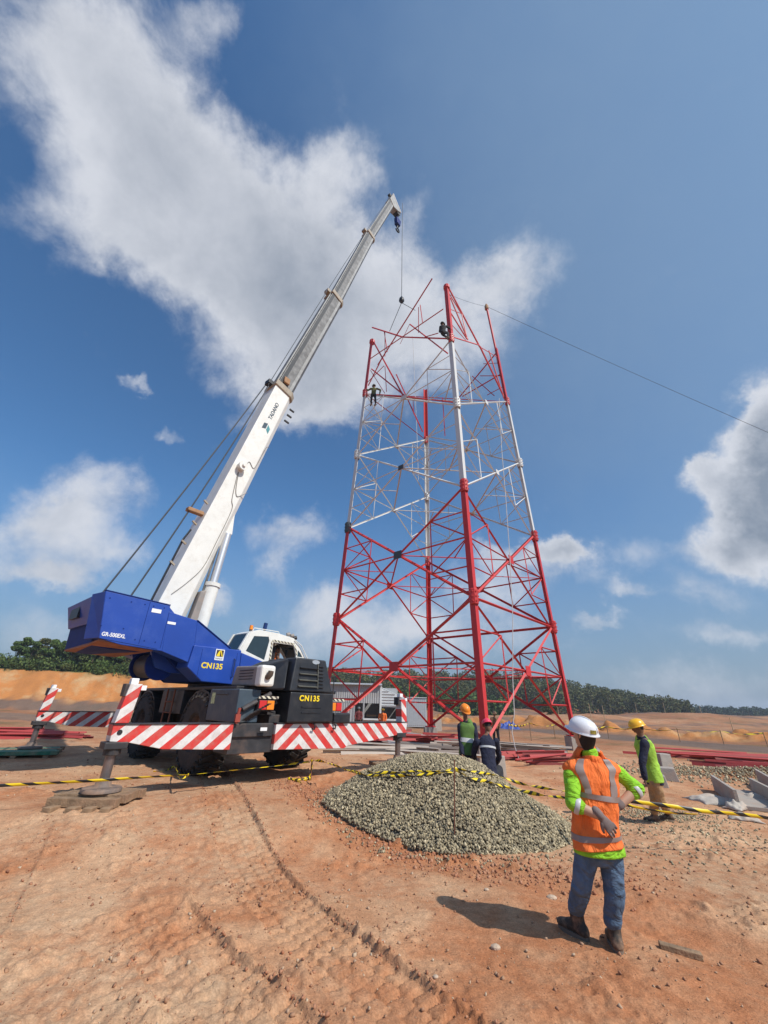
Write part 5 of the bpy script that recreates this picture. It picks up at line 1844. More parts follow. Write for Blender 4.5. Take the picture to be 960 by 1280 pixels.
def rings(mb, R, side, n=20, wr=0.0, seed=0, sq=2.0, steps=4, off=0.0, capr=True, freq=7.0):
    """R: list of (x, y, z, half width, half depth[, side shift]); lofted closed skin"""
    rs = catmull([list(r) for r in R], steps)
    vs = []
    C = [Vector(r[:3]) for r in rs]
    for i, r in enumerate(rs):
        t = (C[min(i + 1, len(C) - 1)] - C[max(i - 1, 0)])
        if t.length < 1e-6: t = Vector((0, 0, 1))
        t.normalize()
        x = Vector(side)
        x = (x - t * x.dot(t)).normalized()
        y = t.cross(x)
        for k in range(n):
            a = 2 * math.pi * k / n
            ca, sa = math.cos(a), math.sin(a)
            e = 2 / sq
            px = math.copysign(abs(ca) ** e, ca) * (r[3] + off)
            py = math.copysign(abs(sa) ** e, sa) * (r[4] + off)
            p = C[i] + x * px + y * py
            if wr:
                d = (x * ca + y * sa)
                q = Vector((p.x * freq, p.y * freq, p.z * freq * 1.2 + seed))
                p = p + d * (wr * (mnoise.noise(q) + .6 * mnoise.noise(q * 2.3)))
            vs.append(p)
    m = len(rs)
    fs = [(i * n + k, i * n + (k + 1) % n, (i + 1) * n + (k + 1) % n, (i + 1) * n + k) for i in range(m - 1) for k in range(n)]
    if capr:
        fs += [tuple(range(n - 1, -1, -1)), tuple(range((m - 1) * n, m * n))]
    mb.add(vs, fs)
    return mb


def limb(mb, pts, rad, n=12, wr=0.0, seed=0, ratio=1.0, side=None, steps=4):
    P = [Vector(p) for p in pts]
    if side is None:
        t = (P[-1] - P[0]).normalized()
        side = t.cross(Vector((0.3, 1, 0.1)))
        if side.length < .1: side = t.cross(Vector((1, 0, 0)))
    # rounded ends
    d0 = (P[0] - P[1]).normalized(); d1 = (P[-1] - P[-2]).normalized()
    R = [(*(P[0] + d0 * rad[0] * .7), rad[0] * .45, rad[0] * .45 * ratio)]
    R += [(*p, r, r * ratio) for p, r in zip(P, rad)]
    R += [(*(P[-1] + d1 * rad[-1] * .7), rad[-1] * .45, rad[-1] * .45 * ratio)]
    return rings(mb, R, side, n, wr, seed, steps=steps)


def remesh(o, vox, smooth=3):
    r = o.modifiers.new('remesh', 'REMESH')
    r.mode = 'VOXEL'
    r.voxel_size = vox
    r.use_smooth_shade = True
    s = o.modifiers.new('smooth', 'SMOOTH')
    s.factor = 0.5
    s.iterations = smooth
    return o


def hand(mb, wrist, dirn, palm_n, sc=1.0, curl=0.5, sgn=1):
    """palm, four bent unequal fingers and a thumb leaving the side of the palm"""
    d = Vector(dirn).normalized()
    nrm = Vector(palm_n)
    nrm = (nrm - d * nrm.dot(d)).normalized()
    s = d.cross(nrm) * sgn
    w = Vector(wrist)
    rings(mb, [(*(w - d * .015 * sc), .026 * sc, .020 * sc), (*(w + d * .03 * sc), .036 * sc, .016 * sc), (*(w + d * .075 * sc), .041 * sc, .014 * sc), (*(w + d * .095 * sc), .038 * sc, .011 * sc)], s, 12)
    for i, (o_, L_) in enumerate(((-.036, .064), (-.012, .078), (.013, .074), (.037, .058))):
        b = w + d * (.085 * sc) + s * (o_ * sc)
        k = curl * (1 + .15 * i)
        p1 = b + (d * math.cos(k * .5) + nrm * math.sin(k * .5)) * (L_ * .45 * sc)
        p2 = p1 + (d * math.cos(k * 1.3) + nrm * math.sin(k * 1.3)) * (L_ * .33 * sc)
        p3 = p2 + (d * math.cos(k * 1.9) + nrm * math.sin(k * 1.9)) * (L_ * .26 * sc)
        limb(mb, [b - d * .01, p1, p2, p3], [.0092 * sc, .0088 * sc, .008 * sc, .007 * sc], 8, steps=2)
    b = w + d * .025 * sc - s * .032 * sc
    p1 = b + (d * .7 - s * .55 + nrm * .35).normalized() * .035 * sc
    p2 = p1 + (d * .85 - s * .2 + nrm * .4).normalized() * .028 * sc
    limb(mb, [b, p1, p2], [.013 * sc, .0105 * sc, .009 * sc], 8, steps=2)


def head(mb, c, face, upv, sc=1.0):
    """c = head centre; face = looking direction"""
    f = Vector(face).normalized()
    u = Vector(upv); u = (u - f * u.dot(f)).normalized()
    s = f.cross(u)
    P = lambda a, b, h: Vector(c) + (s * a + f * b + u * h) * sc
    def rg(h, b, w, d): return (*P(0, b, h), w * sc, d * sc)
    rings(mb, [rg(-.12, .045, .012, .012), rg(-.112, .035, .038, .045), rg(-.08, .012, .055, .072), rg(-.03, .0, .068, .088), rg(.03, -.004, .075, .097), rg(.075, -.008, .070, .090), rg(.108, -.01, .045, .06), rg(.12, -.01, .015, .02)], s, 18)
    # nose, brow, lips, ears
    limb(mb, [P(0, .085, .015), P(0, .103, -.018), P(0, .098, -.03)], [.010 * sc, .013 * sc, .012 * sc], 8, steps=2)
    limb(mb, [P(-.04, .078, .03), P(0, .09, .034), P(.04, .078, .03)], [.010 * sc, .011 * sc, .010 * sc], 8, steps=2)
    limb(mb, [P(-.022, .083, -.062), P(0, .09, -.062), P(.022, .083, -.062)], [.006 * sc, .009 * sc, .006 * sc], 8, steps=2)
    for e in (-1, 1):
        limb(mb, [P(e * .072, -.005, .018), P(e * .082, -.012, .005), P(e * .074, -.004, -.028)], [.012 * sc, .014 * sc, .009 * sc], 8, steps=2)
    return P


def helmet(R, c, face, upv, m, sc=1.0, sticker=False):
    f = Vector(face).normalized()
    u = Vector(upv); u = (u - f * u.dot(f)).normalized()
    s = f.cross(u)
    mb = MB()
    prof = [(1.0, 0.0), (.99, .12), (.95, .35), (.86, .58), (.70, .78), (.48, .92), (.22, .99), (0.02, 1.0)]
    n = 36
    vs, fs = [], []
    A, Bq, Hh = .118 * sc, .143 * sc, .118 * sc
    def pt(r, h, k, out=0.0):
        a = 2 * math.pi * k / n
        ridge = 1.0
        x, y = math.cos(a), math.sin(a)
        z = h * Hh
        if h > .1:
            z += .006 * sc * math.exp(-(x * r / .22) ** 2) * (1 if r > .05 else 1)
        return Vector(c) + s * (x * r * A) + f * (y * r * Bq) + u * z
    # brim ring then shell
    def brim(k):
        a = 2 * math.pi * k / n
        y = math.sin(a)
        return 1.09 + .20 * max(0, y) ** 3
    rows = []
    for (r, h) in [(.93, -.06), (.97, -.07)]:
        rows.append([pt(r, h, k) for k in range(n)])
    rows.append([Vector(c) + s * (math.cos(2 * math.pi * k / n) * brim(k) * A) + f * (math.sin(2 * math.pi * k / n) * brim(k) * Bq) + u * (-.10 * Hh) for k in range(n)])
    rows.append([Vector(c) + s * (math.cos(2 * math.pi * k / n) * brim(k) * A) + f * (math.sin(2 * math.pi * k / n) * brim(k) * Bq) + u * (-.06 * Hh) for k in range(n)])
    for r, h in prof:
        rows.append([pt(r, h, k) for k in range(n)])
    vs = [p for row in rows for p in row]
    fs = [(i * n + k, i * n + (k + 1) % n, (i + 1) * n + (k + 1) % n, (i + 1) * n + k) for i in range(len(rows) - 1) for k in range(n)]
    fs.append(tuple(range((len(rows) - 1) * n, len(rows) * n)))
    mb.add(vs, fs)
    o = mb.build('helmet', m, R, smooth=True)
    if sticker:
        # raised centre ridge and a small yellow-black sticker at the back
        pts = []
        for t in range(15):
            a = math.radians(12 + 156 * t / 14)
            pts.append(Vector(c) + f * (math.cos(a) * Bq * 1.005) + u * (math.sin(a) * Hh * 1.03 + .003))
        MB().path(pts, .0085 * sc, 8).build('helmet_ridge', m, o, smooth=True)
        q = []
        for (x0, x1, m_, nm, zz) in ((.85, 1.6, mat('sticker print', (.25, .2, .03), .5, var=.6, vscale=90), 'sticker', .16),):
            r0, r1 = [], []
            for k in range(7):
                a = math.radians(-90 + 24 + (x0 + (x1 - x0) * k / 6) * 40 * -1)
                for lst, h, rr in ((r0, .12, 1.003), (r1, .40, .95)):
                    lst.append(Vector(c) + s * (math.cos(a) * rr * A * 1.012) + f * (math.sin(a) * rr * Bq * 1.012) + u * (h * Hh))
            mb = MB().add(r0 + r1, [(i, i + 1, 7 + i + 1, 7 + i) for i in range(6)])
            mb.build(nm, m_, o)
    return o


def boot(R, ankle, toe_dir, groundz, sc=1.0, m=None, tilt=0.0):
    a = Vector(ankle)
    d = Vector(toe_dir); d.z = 0; d.normalize()
    s = d.cross(Vector((0, 0, 1)))
    g = Vector((a.x, a.y, groundz))
    mb = MB()
    rings(mb, [(*(a + Vector((0, 0, .10)) * sc), .054 * sc, .060 * sc), (*(g + Vector((0, 0, .11)) * sc), .046 * sc, .056 * sc), (*(g - d * .005 * sc + Vector((0, 0, .05)) * sc), .045 * sc, .065 * sc)], s, 14)
    rings(mb, [(*(g - d * .078 * sc + Vector((0, 0, .055)) * sc), .026 * sc, .028 * sc), (*(g - d * .055 * sc + Vector((0, 0, .052)) * sc), .040 * sc, .045 * sc), (*(g + d * .04 * sc + Vector((0, 0, .055)) * sc), .042 * sc, .048 * sc),
               (*(g + d * .12 * sc + Vector((0, 0, .042)) * sc), .050 * sc, .035 * sc), (*(g + d * .175 * sc + Vector((0, 0, .036)) * sc), .040 * sc, .028 * sc), (*(g + d * .20 * sc + Vector((0, 0, .032)) * sc), .02 * sc, .016 * sc)], s, 14)
    o = mb.build('boot', m or M_boot, R)
    remesh(o, .011 * sc, 2)
    n = 20
    sl = []
    for k in range(n):
        t = 2 * math.pi * k / n
        x, y = math.cos(t), math.sin(t)
        sl.append(g + d * (.058 + x * .142) * sc + s * (y * (.046 + .006 * max(0, x))) * sc)
    MB().prism([p + Vector((0, 0, -.004)) for p in sl], [p + Vector((0, 0, .024 * sc)) for p in sl]).build('sole', M_sole, o)
    return o


def orange_man():
    base = Vector((1.86, 4.5, 0))
    z0 = hz(base.x, base.y)
    R = empty('person', (base.x, base.y, 0), 0, 'man in orange vest, lime sleeves, jeans and white helmet, gloved hand behind his back', 'person')
    def J(x, y, Y=4.45, dx=0, dz=0): return at(x, y, Y) + Vector((dx, 0, dz)) - base
    hd = J(729, 917, 4.42)
    nk = J(737, 943, 4.44)
    shL, shR = J(714, 959, 4.44), J(764, 961, 4.47)
    elL, wrL, haL = J(717, 1005, 4.33), J(751, 1021, 4.25), J(768, 1040, 4.23)
    elR, wrR = J(797, 985, 4.44), J(773, 1008, 4.40)
    pel = J(747, 1050)
    hipL, hipR = J(735, 1052), J(762, 1052)
    knL, knR = J(727, 1106, 4.50), J(767, 1108, 4.43)
    fl, fr = gnd(722, 1172) - base, gnd(772, 1188) - base
    gL, gR = hz(fl.x + base.x, fl.y + base.y), hz(fr.x + base.x, fr.y + base.y)
    anL, anR = Vector((fl.x + .02, fl.y, gL + .18)), Vector((fr.x, fr.y, gR + .18))
    side = (shR - shL); side.z *= .3; side.normalize()
    face = Vector((-.62, .80, .28)).normalized()
    upn = Vector((-.12, 0, 1)).normalized()
    # body: one continuous skin
    mb = MB()
    head(mb, hd, face, upn, 1.0)
    limb(mb, [hd - upn * .08, nk - Vector((0, 0, .02))], [.052, .058], 12)
    ch = (shL + shR) / 2
    wst = ch.lerp(pel, .55)
    rings(mb, [(*(pel - Vector((0, 0, .06))), .12, .08), (*pel, .15, .10), (*wst, .13, .09), (*(ch - Vector((0, 0, .06))), .155, .10), (*ch, .15, .08), (*nk, .06, .06)], side, 20)
    for a_, b_, c_ in ((shL, elL, wrL), (shR, elR, wrR)):
        limb(mb, [a_, b_], [.05, .042], 12)
        limb(mb, [b_, b_.lerp(c_, .35), c_], [.042, .043, .030], 12)
    for a_, b_, c_ in ((hipL, knL, anL), (hipR, knR, anR)):
        limb(mb, [a_, b_], [.075, .052], 12)
        limb(mb, [b_, b_.lerp(c_, .35), c_], [.05, .052, .038], 12)
    d1 = (haL - wrL).normalized()
    hand(mb, wrL + d1 * .01, d1, Vector((.1, 1, -.2)), 1.0, .55, 1)
    hand(mb, wrR, Vector((-.35, .25, -.9)), Vector((-1, .3, 0)), .95, .7, -1)
    remesh(mb.build('body', M_skinl, R), .008, 2)
    # hair under the helmet rim; its low dark part stands for nape shade
    f_ = face; u_ = (upn - f_ * upn.dot(f_)).normalized()
    mb = MB()
    rings(mb, [(*(hd - f_ * .050 - u_ * .125), .058, .038), (*(hd - f_ * .046 - u_ * .09), .072, .056), (*(hd - f_ * .038 - u_ * .04), .082, .076), (*(hd - f_ * .026 + u_ * .02), .086, .086), (*(hd - f_ * .01 + u_ * .06), .07, .08)], f_.cross(u_), 18)
    remesh(mb.build('hair', M_hair, R), .009, 1)
    helmet(R, hd + u_ * .028, face, upn + Vector((.0, .0, 0)) + face * .10, M_hwhite, .97, True)
    # shirt: collar, sleeves rolled to the elbow, hem below the vest
    mb = MB()
    rings(mb, [(*(pel - Vector((.0, 0, .095))), .222, .165), (*(pel - Vector((.0, 0, .03))), .218, .16), (*(pel + Vector((0, 0, .05))), .19, .13), (*wst, .165, .115), (*(ch - Vector((0, 0, .05))), .17, .095), (*(ch + Vector((0, 0, .02))), .12, .06), (*(nk + Vector((0, -.0, -.03))), .07, .065), (*(nk + Vector((0, -.012, .01))), .076, .072), (*(nk + Vector((-.005, -.012, .045))), .070, .070)], side, 28, .010, 3, freq=9)
    for a_, b_, c_, sd_ in ((shL, elL, wrL, 1), (shR, elR, wrR, 2)):
        limb(mb, [a_ + (b_ - a_) * .14, a_.lerp(b_, .5), b_ + (b_ - a_).normalized() * .01], [.068, .064, .060], 18, .013, sd_ * 5, steps=6)
        e = b_.lerp(c_, .30)
        limb(mb, [b_, e], [.059, .056], 18, .012, sd_ * 9, steps=6)
    remesh(mb.build('shirt', M_lime, R), .010, 1)
    for b_, c_, a_ in ((elL, wrL, shL), (elR, wrR, shR)):
        q = b_.lerp(c_, .14)
        t = (c_ - b_).normalized()
        rg_ = MB().lathe([(.064, -.02), (.067, -.015), (.067, .015), (.064, .02)], (0, 0, 0), n=24, closed=False).build('sleeve_band', M_bands, R, smooth=True)
        rg_.location = q
        rg_.rotation_euler = t.to_track_quat('Z', 'Y').to_euler()
    # vest
    VR = [(*(pel + Vector((-.005, 0, -.03))), .222, .168), (*(pel + Vector((0, 0, .06))), .208, .152), (*wst, .196, .140), (*(ch - Vector((-.0, 0, .16))), .212, .142), (*(ch - Vector((0, 0, .07))), .238, .142), (*(ch + Vector((0, 0, .0))), .272, .125), (*(ch + Vector((0.0, -.0, .052))), .235, .105), (*(ch + Vector((0, 0, .09))), .15, .092), (*(nk - Vector((0, .012, .03))), .098, .084), (*(nk - Vector((0, .012, .012))), .080, .074)]
    mb = rings(MB(), VR, side, 40, .020, 31, sq=2.25, steps=7, freq=7.5)
    def lev(p):
        p = Vector(p); p.z += .13 * (p - ch).dot(side) * min(1, max(0, (ch.z - p.z) / .1)); return tuple(p)
    mb.v = [lev(p) for p in mb.v]
    v = mb.build('vest', M_orange, R, smooth=True)
    nr, n = len(catmull([list(r) for r in VR], 7)), 40
    mb2 = rings(MB(), VR, side, 40, .020, 31, sq=2.25, steps=7, off=.004, capr=False, freq=7.5)
    mb2.v = [lev(p) for p in mb2.v]

    def strip(rows, cols, name):
        idx = {}
        vv, ff = [], []
        for i in rows:
            for k in cols:
                q = []
                for (ii, kk) in ((i, k), (i, k + 1), (i + 1, k + 1), (i + 1, k)):
                    key = (ii, kk % n)
                    if key not in idx:
                        idx[key] = len(vv); vv.append(mb2.v[ii * n + kk % n])
                    q.append(idx[key])
                ff.append(tuple(q))
        o = MB().add(vv, ff).build(name, M_band, v, smooth=True)
        return o
    # which ring rows: low band and middle band all round; two vertical bands at the back and front
    strip(range(5, 7), range(n), 'reflective_band')
    strip(range(17, 19), range(n), 'reflective_band')
    for c0 in (25, 32, 5, 12):
        strip(range(19, nr - 9), range(c0, c0 + 2), 'reflective_band')
    # shoulders of the vest stand off the sleeve
    # trousers
    mb = MB()
    rings(mb, [(*(pel - Vector((0, 0, .17))), .11, .10), (*(pel - Vector((0, 0, .08))), .178, .128), (*pel, .172, .125), (*(pel + Vector((0, 0, .08))), .16, .115)], side, 24, .008, 8)
    for h_, k_, a_, sd_ in ((hipL, knL, anL, 1), (hipR, knR, anR, 2)):
        limb(mb, [h_ - Vector((0, 0, .01)), h_.lerp(k_, .5), k_], [.104, .092, .077], 20, .009, 40 * sd_, steps=7)
        limb(mb, [k_, k_.lerp(a_, .4) + Vector((0, -.008, 0)), k_.lerp(a_, .8), a_ + Vector((0, 0, .02))], [.077, .077, .070, .068], 20, .013, 50 * sd_, steps=7)
        # stacked folds at the hem
        for q in (.72, .86, .98):
            c_ = k_.lerp(a_, q)
            limb(mb, [c_ + Vector((-.004, 0, .012)), c_ + Vector((.004, 0, -.012))], [.073, .075], 16, .016, q * 90 * sd_, steps=3)
    remesh(mb.build('jeans', M_jeans, R), .010, 1)
    boot(R, anL - Vector((0, 0, .08)), (-.45, .9, 0), gL, 1.12)
    boot(R, anR - Vector((0, 0, .08)), (.25, 1, 0), gR, 1.12)
    # glove over the left hand
    mb = MB()
    limb(mb, [wrL - d1 * .06, wrL], [.036, .035], 12)
    hand(mb, wrL + d1 * .005, d1, Vector((.1, 1, -.2)), 1.12, .55, 1)
    remesh(mb.build('glove', M_glove, R), .0055, 1)
    mb = MB()
    d2 = Vector((-.35, .25, -.9)).normalized()
    limb(mb, [wrR - (wrR - elR).normalized() * .05, wrR], [.035, .035], 12)
    hand(mb, wrR, d2, Vector((-1, .3, 0)), 1.05, .7, -1)
    remesh(mb.build('glove', M_glove, R), .0055, 1)
    return R


orange_man()


def worker(base, joints, face, side, cols, label, upn=(0, 0, 1), sc=1.0, vox=.018, vest=True, group=None, toe=None, gz=None, sleeves=True, tag_cat='person'):
    """joints relative to base: head neck shL shR elL elR wrL wrR pel hipL hipR knL knR anL anR"""
    base = Vector(base)
    R = empty('person', base, 0, label, tag_cat, group)
    J = {k: Vector(v) for k, v in joints.items()}
    side = Vector(side).normalized()
    face = Vector(face).normalized()
    u = Vector(upn).normalized()
    ch = (J['shL'] + J['shR']) / 2
    wst = ch.lerp(J['pel'], .55)
    mb = MB()
    head(mb, J['head'], face, u, sc)
    limb(mb, [J['head'] - u * .08 * sc, J['neck']], [.05 * sc, .055 * sc], 10)
    rings(mb, [(*(J['pel'] - (ch - J['pel']).normalized() * .06), .12 * sc, .08 * sc), (*J['pel'], .15 * sc, .10 * sc), (*wst, .13 * sc, .09 * sc), (*ch, .15 * sc, .085 * sc), (*J['neck'], .06 * sc, .06 * sc)], side, 16)
    for s_ in 'LR':
        limb(mb, [J['sh' + s_], J['el' + s_]], [.05 * sc, .042 * sc], 10)
        limb(mb, [J['el' + s_], J['wr' + s_]], [.042 * sc, .03 * sc], 10)
        limb(mb, [J['hip' + s_], J['kn' + s_]], [.075 * sc, .052 * sc], 10)
        limb(mb, [J['kn' + s_], J['an' + s_]], [.052 * sc, .038 * sc], 10)
        d = (J['wr' + s_] - J['el' + s_]).normalized()
        hand(mb, J['wr' + s_], d, face, sc, .5, 1 if s_ == 'L' else -1)
    remesh(mb.build('body', cols.get('skin', M_skin), R), vox * .55, 1)
    f_ = face; u_ = (u - f_ * u.dot(f_)).normalized()
    mb = MB()
    rings(mb, [(*(J['head'] - f_ * .03 * sc - u_ * .07 * sc), .04, .045), (*(J['head'] - f_ * .025 * sc - u_ * .02), .068, .076), (*(J['head'] - f_ * .01 + u_ * .05), .076, .09)], f_.cross(u_), 14)
    mb.build('hair', M_hair, R, smooth=True)
    helmet(R, J['head'] + u_ * .03 * sc, face, u + face * .06, cols['helmet'], 1.02 * sc)
    mb = MB()
    ax = (ch - J['pel']).normalized()
    rings(mb, [(*(J['pel'] - ax * .08), .175 * sc, .125 * sc), (*(J['pel'] + ax * .02), .172 * sc, .122 * sc), (*wst, .16 * sc, .115 * sc), (*(ch - ax * .05), .185 * sc, .122 * sc), (*(ch + ax * .03), .15 * sc, .09 * sc), (*J['neck'], .066 * sc, .064 * sc)], side, 22, .010, 3)
    for i, s_ in enumerate('LR'):
        limb(mb, [J['sh' + s_], J['sh' + s_].lerp(J['el' + s_], .5), J['el' + s_]], [.076 * sc, .068 * sc, .062 * sc], 14, .010, 5 * i)
        if sleeves: limb(mb, [J['el' + s_], J['wr' + s_]], [.060 * sc, .046 * sc], 14, .010, 9 * i)
    remesh(mb.build('jacket', cols['shirt'], R), vox * .7, 1)
    if vest:
        VR = [(*(J['pel'] - ax * .04), .19 * sc, .14 * sc), (*(J['pel'] + ax * .06), .185 * sc, .135 * sc), (*wst, .178 * sc, .13 * sc), (*(ch - ax * .08), .200 * sc, .136 * sc), (*(ch + ax * .01), .19 * sc, .112 * sc), (*(ch + ax * .055), .13 * sc, .09 * sc), (*(J['neck'] - ax * .03), .085 * sc, .076 * sc)]
        v = rings(MB(), VR, side, 28, .016, 31, sq=2.3, steps=5, freq=7).build('vest', cols['vest'], R, smooth=True)
        m2 = rings(MB(), VR, side, 28, .016, 31, sq=2.3, steps=5, off=.004, capr=False, freq=7)
        for r0 in ((9,) if cols.get('vband') else ()):
            MB().add(m2.v[r0 * 28:(r0 + 3) * 28], [(i * 28 + k, i * 28 + (k + 1) % 28, (i + 1) * 28 + (k + 1) % 28, (i + 1) * 28 + k) for i in range(2) for k in range(28)]).build('reflective_band', M_bands, v, smooth=True)
    elif cols.get('band'):
        VR = [(*(ch - ax * .16), .186 * sc, .13 * sc), (*(ch - ax * .12), .192 * sc, .132 * sc)]
        rings(MB(), VR, side, 28, .0, 31, steps=2, capr=False).build('reflective_band', M_bands, R, smooth=True)
    mb = MB()
    rings(mb, [(*(J['pel'] - ax * .16), .10 * sc, .10 * sc), (*(J['pel'] - ax * .07), .165 * sc, .12 * sc), (*J['pel'], .16 * sc, .118 * sc), (*(J['pel'] + ax * .06), .15 * sc, .11 * sc)], side, 18, .006, 8)
    for i, s_ in enumerate('LR'):
        limb(mb, [J['hip' + s_], J['hip' + s_].lerp(J['kn' + s_], .5), J['kn' + s_]], [.098 * sc, .088 * sc, .072 * sc], 16, .012, 40 * i)
        limb(mb, [J['kn' + s_], J['kn' + s_].lerp(J['an' + s_], .5), J['an' + s_] + Vector((0, 0, .02))], [.072 * sc, .07 * sc, .062 * sc], 16, .014, 50 * i)
    remesh(mb.build('trousers', cols['trousers'], R), vox * .7, 1)
    for i, s_ in enumerate('LR'):
        g = gz[i] if gz else J['an' + s_].z - .10
        boot(R, J['an' + s_], (toe or (face, face))[i], g, sc)
    return R


def build_workers():
    # yellow helmet, lime vest, khaki trousers, striding left
    b = Vector((4.95, 8.55, 0))
    q = lambda x, y, Y=8.5: at(x, y, Y) - b
    gl, gr = gnd(819, 1029) - b, gnd(832, 1026) - b
    zl, zr = hz(gl.x + b.x, gl.y + b.y), hz(gr.x + b.x, gr.y + b.y)
    J = dict(head=q(797, 909.5), neck=q(801, 919), shL=q(802, 928, 8.68), shR=q(806, 928, 8.36), elR=q(803, 956, 8.32), wrR=q(806, 973, 8.30), elL=q(806, 955, 8.75), wrL=q(808, 972, 8.74),
             pel=q(817, 974), hipL=q(816, 976, 8.58), hipR=q(818, 976, 8.42), knL=q(818, 1001, 8.6), knR=q(826, 1001, 8.45),
             anL=Vector((gl.x + .02, gl.y, zl + .13)), anR=Vector((gr.x + .02, gr.y - .1, zr + .13)))
    worker(b, J, (-.93, .35, -.25), (.05, -1, 0), dict(helmet=M_hyellow, shirt=M_navy, vest=M_limev, trousers=M_khaki), 'man in yellow helmet, lime vest over navy sleeves and khaki trousers, walking on the right', upn=(-.15, 0, 1), vox=.018,
           toe=(Vector((-1, .3, 0)), Vector((-1, .2, 0))), gz=(zl, zr), sc=.98)
    # orange helmet behind the heap
    b = Vector((2.2, 11.2, 0)); z = hz(b.x, b.y)
    q = lambda x, y, Y=11.2: at(x, y, Y) - b
    J = dict(head=q(581, 888), neck=q(582, 900), shL=q(575, 907, 11.2), shR=q(592, 906, 11.25), elL=q(576, 926), wrL=q(578, 942, 11.0), elR=q(595, 922, 11.2), wrR=q(592, 938, 11.05), pel=q(583, 941),
             hipL=q(580, 942), hipR=q(588, 942), knL=Vector((-.1, -.02, z + .45)), knR=Vector((.12, .0, z + .45)), anL=Vector((-.12, 0, z + .11)), anR=Vector((.14, .02, z + .11)))
    worker(b, J, (.25, -.7, -.5), (1, .15, 0), dict(helmet=M_horange, shirt=M_navy, vest=mat('green vest cloth', (.09, .17, .035), .85, var=.3), trousers=M_dark, vband=True), 'man in orange helmet and green vest standing beyond the gravel heap with lowered head', vox=.018,
           toe=(Vector((0, -1, 0)), Vector((.3, -1, 0))), gz=(z, z))
    # red helmet, navy jacket, stooping
    b = Vector((2.62, 10.6, 0)); z = hz(b.x, b.y)
    q = lambda x, y, Y=10.6: at(x, y, Y) - b
    J = dict(head=q(609, 907, 10.75), neck=q(609, 919, 10.7), shL=q(597, 927, 10.6), shR=q(620, 926, 10.6), elL=q(592, 942, 10.8), wrL=q(594, 950, 11.0), elR=q(624, 946, 10.8), wrR=q(620, 955, 11.0), pel=q(612, 965, 10.4),
             hipL=q(605, 968, 10.42), hipR=q(618, 970, 10.42), knL=Vector((-.16, .22, z + .36)), knR=Vector((.2, .22, z + .36)), anL=Vector((-.14, -.02, z + .11)), anR=Vector((.16, -.02, z + .11)))
    worker(b, J, (-.1, 1, -.5), (1, 0, 0), dict(helmet=M_hred, shirt=M_navy, vest=None, trousers=M_dark, band=True), 'stooping man in red helmet and navy jacket with one silver band, seen from behind', vest=False, vox=.018,
           toe=(Vector((0, 1, 0)), Vector((.1, 1, 0))), gz=(z, z))
    # climbers
    c = at(467, 491, 21.6)
    J = dict(head=(0.0, 0, .62), neck=(0.02, 0, .46), shL=(-.18, 0, .38), shR=(.2, 0, .38), elL=(-.42, .1, .30), wrL=(-.5, .2, .5), elR=(.48, 0, .28), wrR=(.42, .1, .02), pel=(.0, 0, -.14), hipL=(-.1, 0, -.16), hipR=(.1, 0, -.16), knL=(-.14, -.05, -.58), knR=(.14, -.05, -.56), anL=(-.12, 0, -.95), anR=(.16, 0, -.93))
    w = worker(c, J, (-.4, 1, 0), (1, 0, 0), dict(helmet=mat('grey helmet', (.3, .3, .3), .4), shirt=mat('olive jacket', (.10, .10, .03), .9), trousers=M_dark), 'climber in olive jacket standing on the left leg of the tower', vest=False, vox=.03, group=None)
    c = at(556, 411, 17.35)
    J = dict(head=(-.12, 0, .42), neck=(-.1, 0, .28), shL=(-.26, 0, .2), shR=(.08, 0, .22), elL=(-.3, .15, -.1), wrL=(-.05, .2, -.05), elR=(.28, .15, .3), wrR=(.42, .25, .26), pel=(-.12, 0, -.28), hipL=(-.2, 0, -.3), hipR=(-.04, 0, -.3), knL=(-.12, .25, -.2), knR=(.22, .2, -.12), anL=(.1, .1, -.62), anR=(.2, .1, -.55))
    worker(c, J, (.8, .6, 0), (1, 0, 0), dict(helmet=mat('black helmet', (.02, .02, .02), .4), shirt=M_dark, trousers=M_dark), 'climber in black crouching high up against the nearest tower leg', vest=False, vox=.03)
    # operator in the cab
    c = crane_world(S(1.02, .78, 2.48))
    u3 = (crane_world(S(1, 0, 0)) - crane_world(S(0, 0, 0))); w3 = (crane_world(S(0, 1, 0)) - crane_world(S(0, 0, 0)))
    L_ = lambda s, w, z: u3 * s + w3 * w + Vector((0, 0, z))
    J = dict(head=L_(.12, 0, .52), neck=L_(.06, 0, .39), shL=L_(.02, -.17, .32), shR=L_(.02, .17, .32), elL=L_(.15, -.22, .1), wrL=L_(.38, -.2, .12), elR=L_(.15, .22, .1), wrR=L_(.38, .2, .12), pel=L_(0, 0, -.1 + .1), hipL=L_(0, -.1, 0), hipR=L_(0, .1, 0), knL=L_(.40, -.12, .02), knR=L_(.40, .12, .02), anL=L_(.45, -.12, -.3), anR=L_(.45, .12, -.3))
    b = Vector(c)
    R = empty('person', b, 0, 'crane operator in orange vest seated behind the open cab window', 'person')
    mb = MB()
    head(mb, J['head'], L_(.9, .3, .4), (0, 0, 1), .95)
    limb(mb, [J['head'] - Vector((0, 0, .08)), J['neck']], [.05, .055])
    rings(mb, [(*J['pel'], .15, .1), (*J['neck'].lerp(J['pel'], .4), .14, .1), (*((J['shL'] + J['shR']) / 2), .15, .085), (*J['neck'], .06, .06)], w3, 16)
    for s_ in 'LR':
        limb(mb, [J['sh' + s_], J['el' + s_], J['wr' + s_]], [.05, .042, .03])
        limb(mb, [J['hip' + s_], J['kn' + s_]], [.08, .06])
        hand(mb, J['wr' + s_], L_(1, 0, 0), Vector((0, 0, -1)), 1, .8)
    remesh(mb.build('body', M_skin, R), .012, 1)
    mb = MB()
